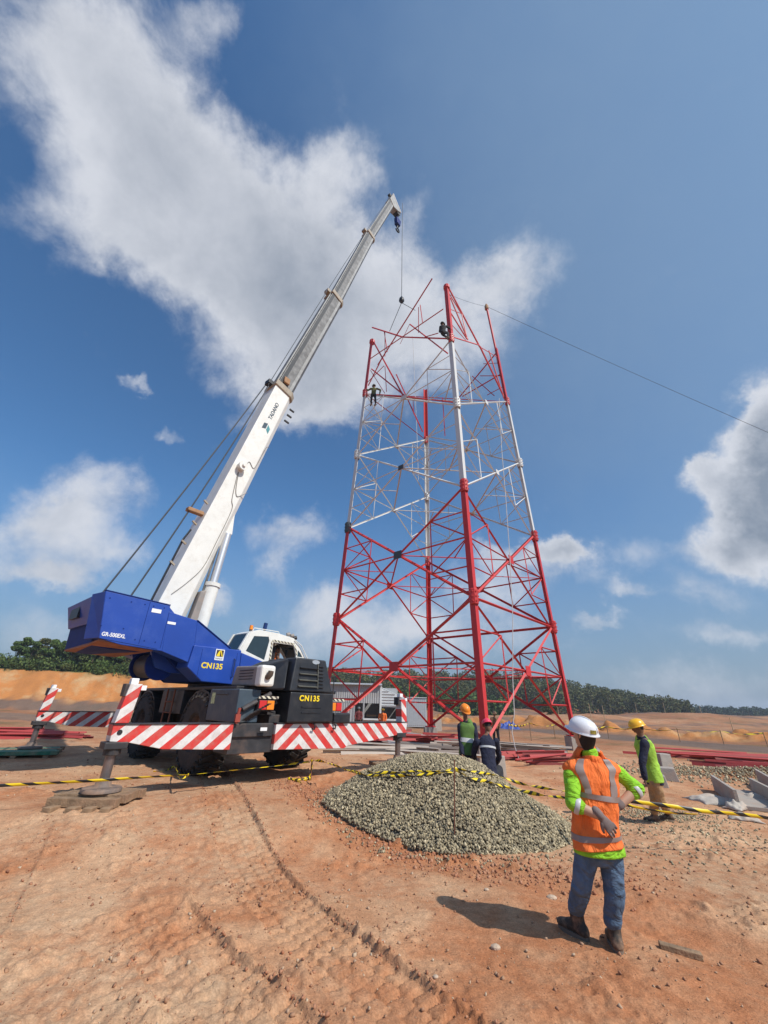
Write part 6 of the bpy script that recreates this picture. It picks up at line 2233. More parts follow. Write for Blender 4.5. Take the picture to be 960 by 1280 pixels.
    rings(mb, [(*(J['head'] - Vector((0, 0, .02))), .07, .085), (*(J['head'] + Vector((0, 0, .06))), .08, .095), (*(J['head'] + Vector((0, 0, .12))), .04, .05)], w3, 14)
    mb.build('hair', M_hair, R, smooth=True)
    mb = rings(MB(), [(*J['pel'], .18, .14), (*J['neck'].lerp(J['pel'], .4), .175, .13), (*((J['shL'] + J['shR']) / 2 + Vector((0, 0, .02))), .19, .11), (*J['neck'], .07, .07)], w3, 20, .01, 4)
    mb.build('vest', M_orange, R, smooth=True)
    # far figures by the shed
    for (x, y, Y, hm, sm, lab) in ((448, 899, 33.5, mat('dark helmet', (.1, .1, .1), .4), mat('maroon shirt', (.15, .03, .03), .9), 'small figure in maroon shirt standing in the dark shed doorway'),
                                   (478, 903, 31.5, M_hyellow, M_orange, 'small figure in yellow helmet and orange vest in front of the shed opening'),
                                   (619, 905, 26, mat('tan helmet', (.35, .2, .1), .5), mat('brown shirt', (.2, .1, .05), .9), 'distant figure in brown standing behind the nearest tower leg')):
        p = at(x, y, Y)
        z = hz(p.x, p.y)
        J = dict(head=(0, 0, 1.52), neck=(0, 0, 1.38), shL=(-.19, 0, 1.3), shR=(.19, 0, 1.3), elL=(-.26, -.05, 1.03), wrL=(-.2, -.15, .85), elR=(.26, -.05, 1.03), wrR=(.2, -.15, .85), pel=(0, 0, .85), hipL=(-.1, 0, .84), hipR=(.1, 0, .84), knL=(-.12, 0, .45), knR=(.12, 0, .45), anL=(-.12, 0, .1), anR=(.13, 0, .1))
        worker((p.x, p.y, z), J, (-.3, -1, 0), (1, 0, 0), dict(helmet=hm, shirt=sm, trousers=M_dark), lab, vest=False, vox=.035)


build_workers()

# ------------------------------------------------------------------ barrier tape, stakes, pads, blocks, stock
def ribbon(name, pts, width, twist, label, cat='barrier tape', seed=0, sag=0.0, group=None, period=.22):
    rg = random.Random(seed)
    P = catmull([list(p) for p in pts], 14)
    C = [Vector(p) for p in P]
    vs, us = [], []
    arc = 0
    for i, c in enumerate(C):
        if i: arc += (C[i] - C[i - 1]).length
        t = (C[min(i + 1, len(C) - 1)] - C[max(i - 1, 0)]).normalized()
        s = t.cross(Vector((0, 0, 1))).normalized()
        u = s.cross(t)
        a = twist * arc + .8 * mnoise.noise(Vector((arc * 1.3, seed, 0)))
        w = width * (.5 + .5 * abs(math.cos(a * .5 + seed)) if twist else 1)
        d = (u * math.cos(a) + s * math.sin(a)) * (w / 2)
        vs += [c - d, c + d]
        us += [(arc / period, 0), (arc / period, 1)]
    n = len(C)
    me = bpy.data.meshes.new(name)
    me.from_pydata(vs, [], [(2 * i, 2 * i + 2, 2 * i + 3, 2 * i + 1) for i in range(n - 1)])
    uv = me.uv_layers.new(name='UVMap')
    for l in me.loops:
        uv.data[l.index].uv = us[l.vertex_index]
    me.materials.append(M_tape)
    me.shade_smooth()
    o = bpy.data.objects.new(name, me)
    link(o)
    so = o.modifiers.new('thickness', 'SOLIDIFY'); so.thickness = .0012
    return tag(o, label, cat, group)


ribbon('barrier_tape', [at(-60, 987, 6.8), at(0, 982, 7.0), at(60, 979, 7.15), at(130, 975, 7.35), at(190, 971, 7.9), at(240, 968, 8.5), at(310, 961, 9.5), at(387, 952, 10.6)], .055, 0.35, 'taut yellow and black barrier tape crossing in front of the crane wheels', seed=2, period=.35)
def drape(x, y, lift=.04):
    """point where the line of sight meets the heap or the ground"""
    d = ray(x, y)
    o = Vector((0, 0, H))
    t = 3.0
    while t < 16:
        p = o + d * t
        if p.z < float(pile_h(np.array([p.x]), np.array([p.y]))[0]) + hz(p.x, p.y):
            break
        t += .03
    p = o + d * t
    return p + Vector((0, -.03, lift))


ribbon('barrier_tape', [at(388, 951, 10.6), at(400, 951, 10.1), at(420, 957, 9.5), at(440, 964, 9.2), drape(465, 968), drape(490, 969), drape(515, 967), drape(540, 968), drape(566, 965)], .052, 5.0, 'twisted upper barrier tape draped across the left half of the gravel heap', seed=5, period=.16)
ribbon('barrier_tape', [at(430, 961, 9.4), drape(455, 971), drape(490, 973), drape(530, 971), drape(566, 968)], .05, 6.5, 'twisted lower barrier tape sagging over the left half of the gravel heap', seed=9, period=.16)
ribbon('barrier_tape', [drape(568, 964), drape(600, 969), drape(622, 973), at(650, 979, 8.3), at(680, 985, 7.8), at(715, 990, 7.4), at(770, 998, 6.9)], .052, 5.0, 'twisted barrier tape from the iron stake over the heap to the orange vest', seed=12, period=.16)
ribbon('barrier_tape', [drape(569, 966), drape(590, 976), drape(615, 982), at(650, 988, 8.0), at(680, 994, 7.6), at(715, 998, 7.2)], .06, 6.5, 'lower barrier tape strand on the right slope of the gravel heap', seed=14, period=.16)
ribbon('barrier_tape', [at(770, 998, 6.8), at(800, 1003, 6.85), at(840, 1008, 6.9), at(880, 1014, 6.9), at(915, 1017, 7.0), at(950, 1021, 7.1), at(1000, 1030, 7.2)], .052, 0.25, 'wide barrier tape stretched past the shins of the khaki trousers', seed=3, period=.42)
ribbon('barrier_tape', [at(760, 1000, 6.9), at(800, 1010, 6.95), at(840, 1016, 7.0), at(872, 1018, 7.0)], .05, .9, 'thin lower tape strand under the wide tape on the right', seed=4, period=.42)
# stakes
def stake(x, y, top, label, r=.009):
    g = gnd(x, y)
    z = hz(g.x, g.y)
    p = MB().tube((g.x, g.y, z - .05), Vector(top), r, n=8).build('iron_stake', M_rust)
    tag(p, label, 'stake')


g = gnd(568, 1062); tp = at(568, 950, g.y)
stake(568, 1062, tp, 'thin rusty iron stake standing in front of the gravel heap')
g = gnd(387, 993); tp = at(390, 948, g.y)
stake(387, 993, tp, 'short stake wrapped in tape at the left end of the gravel heap', .014)
ribbon('loose_tape', [tp + Vector((0, -.02, -.02)), tp + Vector((.02, -.02, -.2)), tp + Vector((-.03, -.02, -.4)), Vector((g.x - .03, g.y - .05, hz(g.x, g.y - .05) + .05)), Vector((g.x - .3, g.y - .3, hz(g.x - .3, g.y - .3) + .05)), Vector((g.x - .12, g.y - .42, hz(g.x, g.y - .4) + .04)), Vector((g.x - .45, g.y - .28, hz(g.x - .4, g.y - .3) + .06)), Vector((g.x - .05, g.y - .2, hz(g.x, g.y - .2) + .04))], .05, 7.0, 'crumpled tail of barrier tape heaped at the foot of the short stake', seed=8, period=.14)
p1 = gnd(202, 985)
ribbon('loose_tape', [at(236, 968, 8.5), at(225, 973, 8.45), Vector((p1.x + .15, p1.y + .1, hz(p1.x, p1.y) + .1)), Vector((p1.x, p1.y, hz(p1.x, p1.y) + .03)), Vector((p1.x - .2, p1.y - .15, hz(p1.x, p1.y) + .03))], .05, 4.0, 'short end of barrier tape trailing to the ground below the crane wheel', seed=1, period=.16)

# timber mats under the outrigger floats
def plank(name, c, d, rz, m, label=None, parent=None, tilt=0):
    o = MB().box((0, 0, 0), d).build(name, m, parent, bevel=.006)
    o.location = c
    o.rotation_euler = (0, tilt, rz)
    return o


pad = at(131, 986, 8.15)
P0 = CC + AX * -3.46 + BX * -3.87
zt = GZ + .175
a0 = math.atan2(.05, 1)
R = empty('timber_mat', (P0.x, P0.y, 0), .06, 'weathered timber mat under the nearest outrigger foot', 'timber mat')
zp = zt - .012
for i, (dy, w, L_) in enumerate(((-.26, .15, 1.0), (-.08, .19, 1.08), (.12, .18, .98), (.30, .16, 1.04))):
    plank('plank', (-.08 + .03 * i, dy, zp - .055 - (.03 if i == 0 else 0)), (L_, w, .11), .02 * (i - 1.5), M_wood, parent=R)
for i, x in enumerate((-.38, -.1, .10, .30)):
    plank('bearer', (x, -.08, zp - .16), (.13, .85, .095), .1 * (i - 1.5), M_wood, parent=R)
P2 = CC + AX * -3.46 + BX * 3.87
R = empty('timber_mat', (P2.x, P2.y, 0), .5, 'faded green timber mat under the far left outrigger foot', 'timber mat')
for i in range(5):
    plank('plank', (-.25 - .1 * (i % 2), -.6 + .3 * i, zp - .05), (2.0, .26, .09), .03 * (i - 2), M_green if i in (0, 1, 3) else M_wood, parent=R)
for i, x in enumerate((-1.0, -.2, .5)):
    plank('bearer', (x, 0, zp - .15), (.12, 1.5, .1), 0, M_wood, parent=R)
for (A_, B_, lab) in ((3.33, -3.87, 'timber mat under the outrigger foot behind the gravel heap'), (3.33, 3.87, 'timber mat under the outrigger foot hidden beyond the crane')):
    p = CC + AX * A_ + BX * B_
    R = empty('timber_mat', (p.x, p.y, 0), .3, lab, 'timber mat')
    zg = hz(p.x, p.y)
    for i in range(4):
        plank('plank', (0, -.36 + .24 * i, zp - .05), (1.3, .21, .09), 0, M_wood, parent=R)
    for x in (-.4, .4):
        plank('bearer', (x, 0, zp - .15), (.14, .95, .12), 0, M_wood, parent=R)

# loose plank near the right foot of the man in front
g = gnd(850, 1186)
o = plank('timber_offcut', (g.x, g.y, hz(g.x, g.y) + .02), (.30, .07, .045), -.35, M_wood, tilt=.08)
tag(o, 'short timber offcut lying right of the man in jeans', 'plank')

# concrete blocks
def block(x, y, w, d, h, rz, label, taper=.8):
    g = gnd(x, y)
    z = hz(g.x, g.y)
    bt = [(-w / 2, -d / 2), (w / 2, -d / 2), (w / 2, d / 2), (-w / 2, d / 2)]
    o = MB().prism([Vector((a, b, 0)) for a, b in bt], [Vector((a * taper, b * taper, h)) for a, b in bt]).build('concrete_block', M_conc, bevel=.02)
    o.location = (g.x, g.y + d / 2, z - .02)
    o.rotation_euler = (0, 0, rz)
    tag(o, label, 'concrete block')


block(836, 977, .8, .5, .34, -.5, 'larger tapered concrete block beside the lime vest, with a small block behind', .82)
block(829, 986, .5, .42, .28, -.5, 'smaller concrete block right at the walking man\'s hip', .82)
block(836, 963, .45, .4, .5, .1, 'small dark grey block standing upright behind the two pale blocks', .9)
block(627, 978, .28, .3, .5, .3, 'narrow pale block right of the stooping man in navy', .95)
block(547, 914, .6, .6, .9, .3, 'pale crate-like block beside the farthest tower pedestal', 1.0)


def trough(cx, cy, L_, w, h, rz, label, tilt=0.0, z=None, roll=0.0):
    t = .07
    z0 = hz(cx, cy) if z is None else z
    R = empty('concrete_trough', (cx, cy, z0), rz, label, 'concrete trough')
    R.rotation_euler = (roll, tilt, rz)
    MB().box((0, 0, t / 2), (L_, w, t)).build('base_slab', M_conc, R, bevel=.008)
    for s in (-1, 1):
        MB().box((0, s * (w / 2 - t / 2), t + (h - t) / 2 + .001), (L_, t, h - t)).build('side_wall', M_conc, R, bevel=.008)


trough(8.45, 10.95, 2.5, .85, .34, math.radians(62), 'long open concrete trough lying at the right edge of the site')
trough(8.95, 9.75, 1.5, .75, .34, math.radians(28), 'shorter concrete trough in front, nearest the right edge', tilt=.04)
trough(10.6, 12.3, 2.4, .8, .36, math.radians(58), 'third concrete trough farther right, partly behind the others')


def sack(x, y, w, d, h, seed, label, rz=0):
    import bmesh
    g = gnd(x, y)
    n = 22
    vs, fs = [], []
    for i in range(n):
        for j in range(n):
            u, v = i / (n - 1) * 2 - 1, j / (n - 1) * 2 - 1
            k = (1 - u * u) * (1 - v * v)
            q = Vector((u * 2.2 + seed, v * 2.2, seed))
            z = h * (k ** .5) * (.5 + .9 * (mnoise.noise(q) + .5)) + .05 * h * mnoise.noise(q * 4)
            r = 1 + .28 * mnoise.noise(Vector((u * 1.5, v * 1.5, seed + 9)))
            vs.append(Vector((u * w / 2 * r, v * d / 2 * r, max(z, 0) + .01)))
    fs = [(i * n + j, (i + 1) * n + j, (i + 1) * n + j + 1, i * n + j + 1) for i in range(n - 1) for j in range(n - 1)]
    mb = MB().add(vs, fs)
    o = mb.build('sack', M_sack, smooth=True, fix=False)
    so = o.modifiers.new('t', 'SOLIDIFY'); so.thickness = .01
    o.location = (g.x, g.y, hz(g.x, g.y))
    o.rotation_euler = (0, 0, rz)
    tag(o, label, 'sack')


sack(893, 1003, .95, .75, .10, 1, 'crumpled dirty white sack left of the concrete troughs')
sack(922, 1012, .6, .35, .12, 5, 'crumpled white sack leaning at the foot of the near trough', .6)
sack(930, 1024, .45, .35, .08, 8, 'flat pale sack scrap lying under the barrier tape end', -.5)
sack(947, 1002, .7, .5, .10, 12, 'pale sack lying on the shorter trough at the picture edge', -.5)
g = gnd(450, 975)

ANG_SR = angle_mesh('dusty_red_angle', M_stockr)
ANG_SD = angle_mesh('dark_red_angle', M_stockd)
ANG_SG = angle_mesh('grey_angle', M_stockg)
ANG_SW = angle_mesh('dusty_pale_angle', M_stockw)


# steel stock: stacked red and white angles lying on the ground
def stock(name, area, n, L_, rz, me, label, cat='steel angles', seed=1, spread=(1, 1), h=.25, group=None, size=.10):
    rg = random.Random(seed)
    cx, cy = area
    z0 = hz(cx, cy)
    R = empty(name, (cx, cy, z0), rz, label, cat, group)
    for i in range(n):
        l = L_ * rg.uniform(.55, 1)
        y = rg.uniform(-1, 1) * spread[1]
        x = rg.uniform(-1, 1) * spread[0]
        z = rg.uniform(.03, h)
        a = rg.gauss(0, .16)
        p = Vector((x - l / 2 * math.cos(a), y - l / 2 * math.sin(a), z + rg.uniform(-.03, .06)))
        q = Vector((x + l / 2 * math.cos(a), y + l / 2 * math.sin(a), z + rg.uniform(-.03, .06)))
        me_ = me if i % 3 else (ANG_SD if me == ANG_SR else ANG_SG)
        member('angle_bar', me_, p, q, size * rg.uniform(.8, 1.3), Vector((rg.uniform(-1, 1), rg.uniform(-1, 1), 1)), R)
    return R


stock('steel_stock', (14.2, 20.0), 15, 4.2, -.25, ANG_SR, 'long heap of red steel angles lying behind the walking man', seed=3, spread=(1.6, 1.1), h=.32, size=.09)
stock('steel_stock', (13.9, 16.6), 16, 3.6, -.75, ANG_SR, 'scattered dark red angles lying above the concrete troughs', seed=4, spread=(1.2, .9), h=.25, size=.085)
stock('steel_stock', (5.8, 17.4), 16, 3.2, .35, ANG_SR, 'red angles lying between the nearest tower leg and the white helmet', seed=6, spread=(1.2, .9), h=.3, size=.085)
stock('steel_stock', (5.6, 22.0), 34, 4.2, -.45, ANG_SW, 'pale steel angles heaped under the right side of the tower', seed=7, spread=(1.6, 1.0), h=.35, size=.085)
stock('steel_stock', (0.9, 17.2), 38, 3.8, -.12, ANG_SW, 'white steel angles laid out behind the crest of the gravel heap', seed=8, spread=(1.6, 1.4), h=.3, size=.09)
stock('steel_stock', (2.2, 24.0), 24, 3.4, .1, ANG_SR, 'red angles stacked at the foot of the farthest tower leg', seed=10, spread=(1.6, .8), h=.5, size=.09)
stock('steel_stock', (0.0, 24.6), 18, 3.0, .1, ANG_SR, 'red bundle left of the farthest tower pedestal', seed=13, spread=(.9, .5), h=.6, size=.09)
stock('steel_stock', (-17.5, 21.5), 22, 5.5, .05, ANG_SR, 'red and pink angles lying at the far left beyond the green mat', seed=11, spread=(2.4, 1.2), h=.3, size=.09)
stock('steel_stock', (-17.8, 18.6), 14, 3.2, .05, ANG_SW, 'short white angles piled at the far left edge', seed=12, spread=(1.0, .4), h=.5, size=.09)
# grey sheet pile behind the crest
for i, (x, y, rz) in enumerate(((492, 930, .3), (505, 936, .1), (520, 926, .5))):
    g = gnd(x, y)
    o = MB().box((0, 0, 0), (1.5, .9, .03)).build('sheet_metal', mat('dull sheet metal', (.34, .30, .27), .5, var=.3, vscale=3, dirt=DUST, dirt_amt=.6), bevel=.004)
    o.location = (g.x, g.y, hz(g.x, g.y) + .10 + .1 * i); o.rotation_euler = (.12, .1, rz)
    tag(o, ('lowest', 'middle', 'topmost')[i] + ' grey metal sheet in the pile behind the left crest of the gravel', 'metal sheet', 'metal sheets behind the gravel')
# coil and blue sheeting by the tower
g = gnd(636, 912)
sack_o = None
mbb = MB()
n = 18
vs = []
for i in range(n):
    for j in range(n):
        u, v = i / (n - 1) * 2 - 1, j / (n - 1) * 2 - 1
        k = max(0, (1 - u * u) * (1 - v * v))
        z = .75 * k ** .5 * (.7 + .6 * mnoise.noise(Vector((u * 3, v * 3, 4))))
        vs.append(Vector((u * 1.0, v * .6, max(z, 0))))
mbb.add(vs, [(i * n + j, (i + 1) * n + j, (i + 1) * n + j + 1, i * n + j + 1) for i in range(n - 1) for j in range(n - 1)])
o = mbb.build('blue_tarpaulin', M_blueplast)
o.location = (g.x, g.y, hz(g.x, g.y)); tag(o, 'heap of bright blue sheeting behind the red helmet', 'tarpaulin')
g = gnd(512, 903)
R = empty('timber_stack', (g.x, g.y - 3, hz(g.x, g.y - 3)), .1, 'stack of pale timber beside the shed, left of the farthest tower leg', 'timber stack')
for i in range(5):
    for j in range(2):
        plank('plank', (.1 * (i % 2), -.3 + .6 * j, .5 + .16 * i), (2.4, .5, .13), 0, M_pine, parent=R)
for x in (-.8, .8):
    plank('bearer', (x, 0, .21), (.2, 1.2, .44), 0, M_wood, parent=R)

# distant barrier tape on stakes along the haul road
prev = None
px_ = [(636, 908, 26), (662, 906, 30), (692, 908, 32), (722, 913, 33), (760, 917, 34), (800, 922, 33), (850, 926, 32), (905, 930, 31), (960, 934, 30)]
tops = []
for i, (x, y, Y) in enumerate(px_):
    p = at(x, y, Y)
    z = hz(p.x, p.y)
    t_ = Vector((p.x, p.y, max(z + .85, p.z + .15)))
    o = MB().tube((p.x, p.y, z - .1), t_, .025, n=6).build('wooden_stake', M_wood)
    tag(o, 'thin wooden stake carrying tape along the haul road, ' + 'first second third fourth fifth sixth seventh eighth ninth'.split()[i] + ' from the left', 'stake', 'stakes along the haul road')
    tops.append(t_ - Vector((0, 0, .06)))
pp = []
for a, b in zip(tops[:-1], tops[1:]):
    for k in range(4):
        q = a.lerp(b, k / 4); q.z -= .12 * 4 * (k / 4) * (1 - k / 4); pp.append(q)
pp.append(tops[-1])
ribbon('barrier_tape', pp, .11, .25, 'distant barrier tape strung on stakes along the haul road', seed=6, period=.7)
# tall poles out on the cleared land
for i, (x, y0, y1, Y) in enumerate(((741, 908, 880, 60), (757, 905, 882, 66), (797, 894, 878, 95), (832, 892, 878, 105), (878, 896, 882, 90), (700, 905, 884, 70), (922, 930, 905, 38))):
    p = at(x, y0, Y); z = hz(p.x, p.y); t_ = at(x, y1, Y)
    o = MB().tube((p.x, p.y, z - .2), (p.x, p.y, max(t_.z, z + 1.2)), .05, .035, n=6).build('marker_pole', M_pine)
    tag(o, 'thin bare marker pole on the cleared land beyond the tower, ' + ['second', 'third', 'fourth', 'fifth', 'sixth', 'first', 'last'][i] + ' from the left', 'pole', 'marker poles on the cleared land')

# ------------------------------------------------------------------ shed
def build_shed():
    Y = 38.0
    x0, x1, x2 = at(400, 870, Y).x, at(476, 870, Y).x, at(500, 872, Y).x
    zt0, zt1 = at(418, 855, Y).z, at(476, 857, Y).z
    R = empty('site_shed', ((x0 + x2) / 2, Y, 0), 0, 'low corrugated metal site shed with dark openings, behind the crane\'s right outrigger', 'shed')
    ox = (x0 + x2) / 2
    def bx(name, a, b, c, d, e, f, m, bev=0): return MB().box(((a + b) / 2 - ox, (c + d) / 2 - Y, (e + f) / 2), (b - a, d - c, f - e)).build(name, m, R, bevel=bev)
    ds = at(443, 880, Y).x; de = at(454, 880, Y).x
    w0 = at(455, 880, Y).x; w1 = at(475, 880, Y).x
    zo = at(460, 879, Y).z
    zs = at(460, 898, Y).z
    # corrugated upper wall: ribs as real folds
    def corr(a, b, e, f, y, m, name):
        n = int((b - a) / .19)
        vs = []
        for i in range(2 * n + 1):
            x = a + (b - a) * i / (2 * n)
            dy = .035 if i % 2 else 0
            for z in (e, f): vs.append((x - ox, y - dy - Y, z))
        for i in range(2 * n + 1):
            x = a + (b - a) * i / (2 * n)
            for z in (e, f): vs.append((x - ox, y + .06 - Y, z))
        k = 2 * (2 * n + 1)
        fs = [(2 * i, 2 * i + 2, 2 * i + 3, 2 * i + 1) for i in range(2 * n)] + [(k + 2 * i, k + 2 * i + 1, k + 2 * i + 3, k + 2 * i + 2) for i in range(2 * n)]
        fs += [(2 * i + 1, 2 * i + 3, k + 2 * i + 3, k + 2 * i + 1) for i in range(2 * n)] + [(2 * i, k + 2 * i, k + 2 * i + 2, 2 * i + 2) for i in range(2 * n)]
        MB().add(vs, fs).build(name, m, R)
    corr(x0, x1, zo, zt1, Y, M_shed, 'front_wall')
    corr(x0, ds, 0, zo - .01, Y, M_shed, 'lower_wall')
    bx('door_post', ds - .06, ds + .06, Y - .05, Y + .12, 0, zo, M_shed)
    bx('door_post', w0 - .08, w0 + .06, Y - .05, Y + .12, 0, zo, M_shed)
    bx('corner_post', x1 - .08, x1 + .08, Y - .06, Y + .12, 0, zt1, M_shedw)
    bx('counter', w0, x2, Y - .25, Y + .15, zs - .12, zs, M_shedw)
    bx('counter_front', w0, x2, Y - .02, Y + .05, 0, zs - .13, M_shed)
    # white sloping side awning on the right
    zr0, zr1 = at(476, 860, Y).z, at(498, 878, Y).z
    MB().prism([Vector((x1 - ox, .0, zr0)), Vector((x2 - ox + .4, .0, zr1 + .3)), Vector((x2 - ox + .4, .0, zo - .25)), Vector((x1 - ox, .0, zo - .25))],
               [Vector((x1 - ox, .08, zr0)), Vector((x2 - ox + .4, .08, zr1 + .3)), Vector((x2 - ox + .4, .08, zo - .25)), Vector((x1 - ox, .08, zo - .25))]).build('gable_panel', M_shedw, R)
    for k in range(7):
        z = zo - .15 + k * .22
        if z < zr0 - .2:
            xe = min(x2 + .35, x1 + (zr0 - z) / max(.1, (zr0 - zr1 - .3)) * (x2 + .4 - x1))
            MB().box(((x1 + xe) / 2 - ox, -.02, z), (xe - x1 - .1, .03, .05)).build('gable_rib', M_shed, R)
    bx('back_wall', x0, x2, Y + 5.0, Y + 5.1, 0, zt1, M_shed)
    bx('side_wall', x0 - .1, x0, Y, Y + 5.0, 0, zt1, M_shed)
    bx('side_wall', x2 + .25, x2 + .33, Y + .2, Y + 5.0, 0, zr1, M_shed)
    MB().prism([Vector((x0 - ox - .3, -.35, zt1)), Vector((x1 - ox + .1, -.35, zt1)), Vector((x1 - ox + .1, 5.3, zt1 + .35)), Vector((x0 - ox - .3, 5.3, zt1 + .35))],
               [Vector((x0 - ox - .3, -.35, zt1 + .05)), Vector((x1 - ox + .1, -.35, zt1 + .05)), Vector((x1 - ox + .1, 5.3, zt1 + .4)), Vector((x0 - ox - .3, 5.3, zt1 + .4))]).build('roof', M_shed, R)
    MB().prism([Vector((x1 - ox + .1, .1, zr0)), Vector((x2 - ox + .4, .1, zr1 + .3)), Vector((x2 - ox + .4, 5.2, zr1 + .3)), Vector((x1 - ox + .1, 5.2, zr0))],
               [Vector((x1 - ox + .1, .1, zr0 + .05)), Vector((x2 - ox + .4, .1, zr1 + .35)), Vector((x2 - ox + .4, 5.2, zr1 + .35)), Vector((x1 - ox + .1, 5.2, zr0 + .05))]).build('roof', M_shedw, R)
    bx('inner_bench', w0 + .2, w1 - .3, Y + 2, Y + 2.6, zs + .1, zs + .25, M_pine)
    # second grey container to the right
    c0, c1 = at(499, 880, 44).x, at(533, 880, 44).x
    z1 = at(510, 872, 44).z
    R2 = empty('site_container', ((c0 + c1) / 2, 44, 0), 0, 'pale grey metal container right of the shed, seen through the tower legs', 'container')
    o = MB().box((0, 1.3, z1 / 2), (c1 - c0, 2.6, z1)).build('box', mat('pale grey sheet', (.42, .45, .48), .5, var=.08), R2, bevel=.03)
    n = 14
    for i in range(n):
        MB().box((-(c1 - c0) / 2 + (c1 - c0) * (i + .5) / n, -.015, z1 / 2), (.12, .03, z1 - .3)).build('wall_rib', mat('pale grey sheet', (.42, .45, .48)), R2)
    MB().box((0, 1.3, z1 + .03), (c1 - c0 + .1, 2.8, .05)).build('roof', M_shedw, R2)


build_shed()

# ------------------------------------------------------------------ trees
def leaf_mat(name, c1, c2, c3):
    m = stone_mat(name, [c1, c2, c3, c1], .7)
    p = m.node_tree.nodes['Principled BSDF']
    p.inputs['Specular IOR Level'].default_value = 0.15
    return m


M_leaf = leaf_mat('foliage', (0.045, 0.085, 0.022), (0.085, 0.14, 0.035), (0.12, 0.165, 0.05))
M_leafd = leaf_mat('dark foliage', (0.06, 0.08, 0.025), (0.11, 0.125, 0.04), (0.15, 0.13, 0.055))
M_leafo = leaf_mat('olive foliage', (0.06, 0.085, 0.025), (0.12, 0.14, 0.045), (0.085, 0.10, 0.03))
M_leafu = leaf_mat('undergrowth foliage', (0.05, 0.08, 0.022), (0.10, 0.135, 0.038), (0.08, 0.11, 0.03))
M_leafb = leaf_mat('haze tinted far foliage', (0.03, 0.055, 0.03), (0.05, 0.08, 0.04), (0.035, 0.06, 0.035))  # blue cast of the distant air put into the leaf colour


def leaves(C, S_, n, size, rg):
    """leaf-sized faces spread through ellipsoid clumps; C centres, S_ radii"""
    k = rg.integers(0, len(C), n)
    d = rg.normal(size=(n, 3)); d /= np.linalg.norm(d, axis=1)[:, None]
    r = rg.uniform(.25, 1, n) ** .45
    P = C[k] + d * r[:, None] * S_[k]
    a = rg.normal(size=(n, 3)); a /= np.linalg.norm(a, axis=1)[:, None]
    b = np.cross(a, rg.normal(size=(n, 3))); b /= np.linalg.norm(b, axis=1)[:, None]
    s = (size * rg.uniform(.5, 1.3, n))[:, None]
    V = np.stack([P - a * s, P + b * s * .55, P + a * s, P - b * s * .55], 1).reshape(-1, 3)
    F = np.arange(n * 4).reshape(-1, 4)
    return V, F


def tree_proto(seed, hgt, spread, nl, m, name='tree', style=0):
    rg = np.random.default_rng(seed)
    R = bpy.data.objects.new(name, None)
    mb = MB()
    top = Vector((rg.uniform(-.3, .3), rg.uniform(-.3, .3), hgt * .8))
    mb.path([Vector((0, 0, -.3)), Vector((.05, 0, hgt * .25)), top * .6 + Vector((.1, 0, 0)), top], hgt * .014, 7)
    mb2 = MB()
    C, Sx = [], []
    nc = 16 if style == 0 else 9
    for i in range(nc):
        a = rg.uniform(0, 2 * math.pi)
        z = hgt * rg.uniform(.14 if style == 0 else .45, .96)
        rr = spread * rg.uniform(.15, .95) * (1.1 - .7 * (z / hgt - .3))
        c = np.array([rr * math.cos(a), rr * math.sin(a), z])
        C.append(c); Sx.append(np.array([1, 1, .55]) * spread * rg.uniform(.22, .42))
        q = Vector((0, 0, z * .55))
        mb.path([q, q.lerp(Vector(c), .5) + Vector((0, 0, -.05 * hgt)), Vector(c)], hgt * .006, 5)
    V, F = leaves(np.array(C), np.array(Sx), nl, .032 * hgt, rg)
    link(R)
    mb.build('trunk', M_bark, R)
    np_mesh('crown', V, F, m, parent=R)
    return R


protos = [tree_proto(31, 7, 3.0, 9000, M_leaf), tree_proto(32, 6.4, 3.0, 8500, M_leafd), tree_proto(33, 8, 2.4, 5000, M_leaf, style=1), tree_proto(34, 5.5, 3.0, 7000, M_leafo)]
used = [False] * 4


def put_tree(x, y, k, sc, rz, label, group, dz=0):
    if not used[k]:
        o = protos[k]; used[k] = True
    else:
        o = copy_tree(protos[k])
    o.location = (x, y, hz(x, y) - .2 + dz)
    o.rotation_euler = (0, 0, rz)
    o.scale = (sc, sc, sc)
    tag(o, label, 'tree', group)


rg = random.Random(4)
TL = [(44, 1, 1.25), (74, 0, 1.3), (90, 3, 1.4), (105, 0, 1.3), (119, 1, 1.2), (133, 0, 1.2), (147, 0, 1.15), (162, 1, 1.15), (178, 0, 1.05), (194, 1, 1.0), (4, 0, 1.15), (22, 2, 1.0), (34, 1, .9), (52, 0, 1.15), (66, 2, 1.1), (82, 0, 1.05), (98, 1, 1.0), (112, 2, .85), (126, 0, .8), (140, 3, .95), (154, 1, .85), (170, 0, .75), (186, 3, .8), (202, 2, .7), (222, 0, .75)]
TL.sort()
ORD = 'first second third fourth fifth sixth seventh eighth ninth tenth eleventh twelfth thirteenth fourteenth fifteenth sixteenth seventeenth eighteenth nineteenth twentieth twenty-first twenty-second twenty-third twenty-fourth twenty-fifth twenty-sixth'.split()
for i, (x, k, sc) in enumerate(TL):
    Yd = 68 + rg.uniform(0, 9)
    d = ray(x, 860)
    X = d.x / d.y * Yd
    Yf = np.interp(X, FOOTX, FOOTY)
    Yd = Yf + 11 + rg.uniform(0, 8)
    X = d.x / d.y * Yd
    put_tree(X, Yd, k, sc * .68 * Yd / 75, rg.uniform(0, 6), ['broad leafy green tree on top of the orange cut bank', 'dense dark green tree on top of the orange cut bank', 'slim tree with a high thin crown on the orange cut bank', 'low olive green tree on top of the orange cut bank'][k] + ', ' + ORD[i] + ' from the left', 'trees on the cut bank')

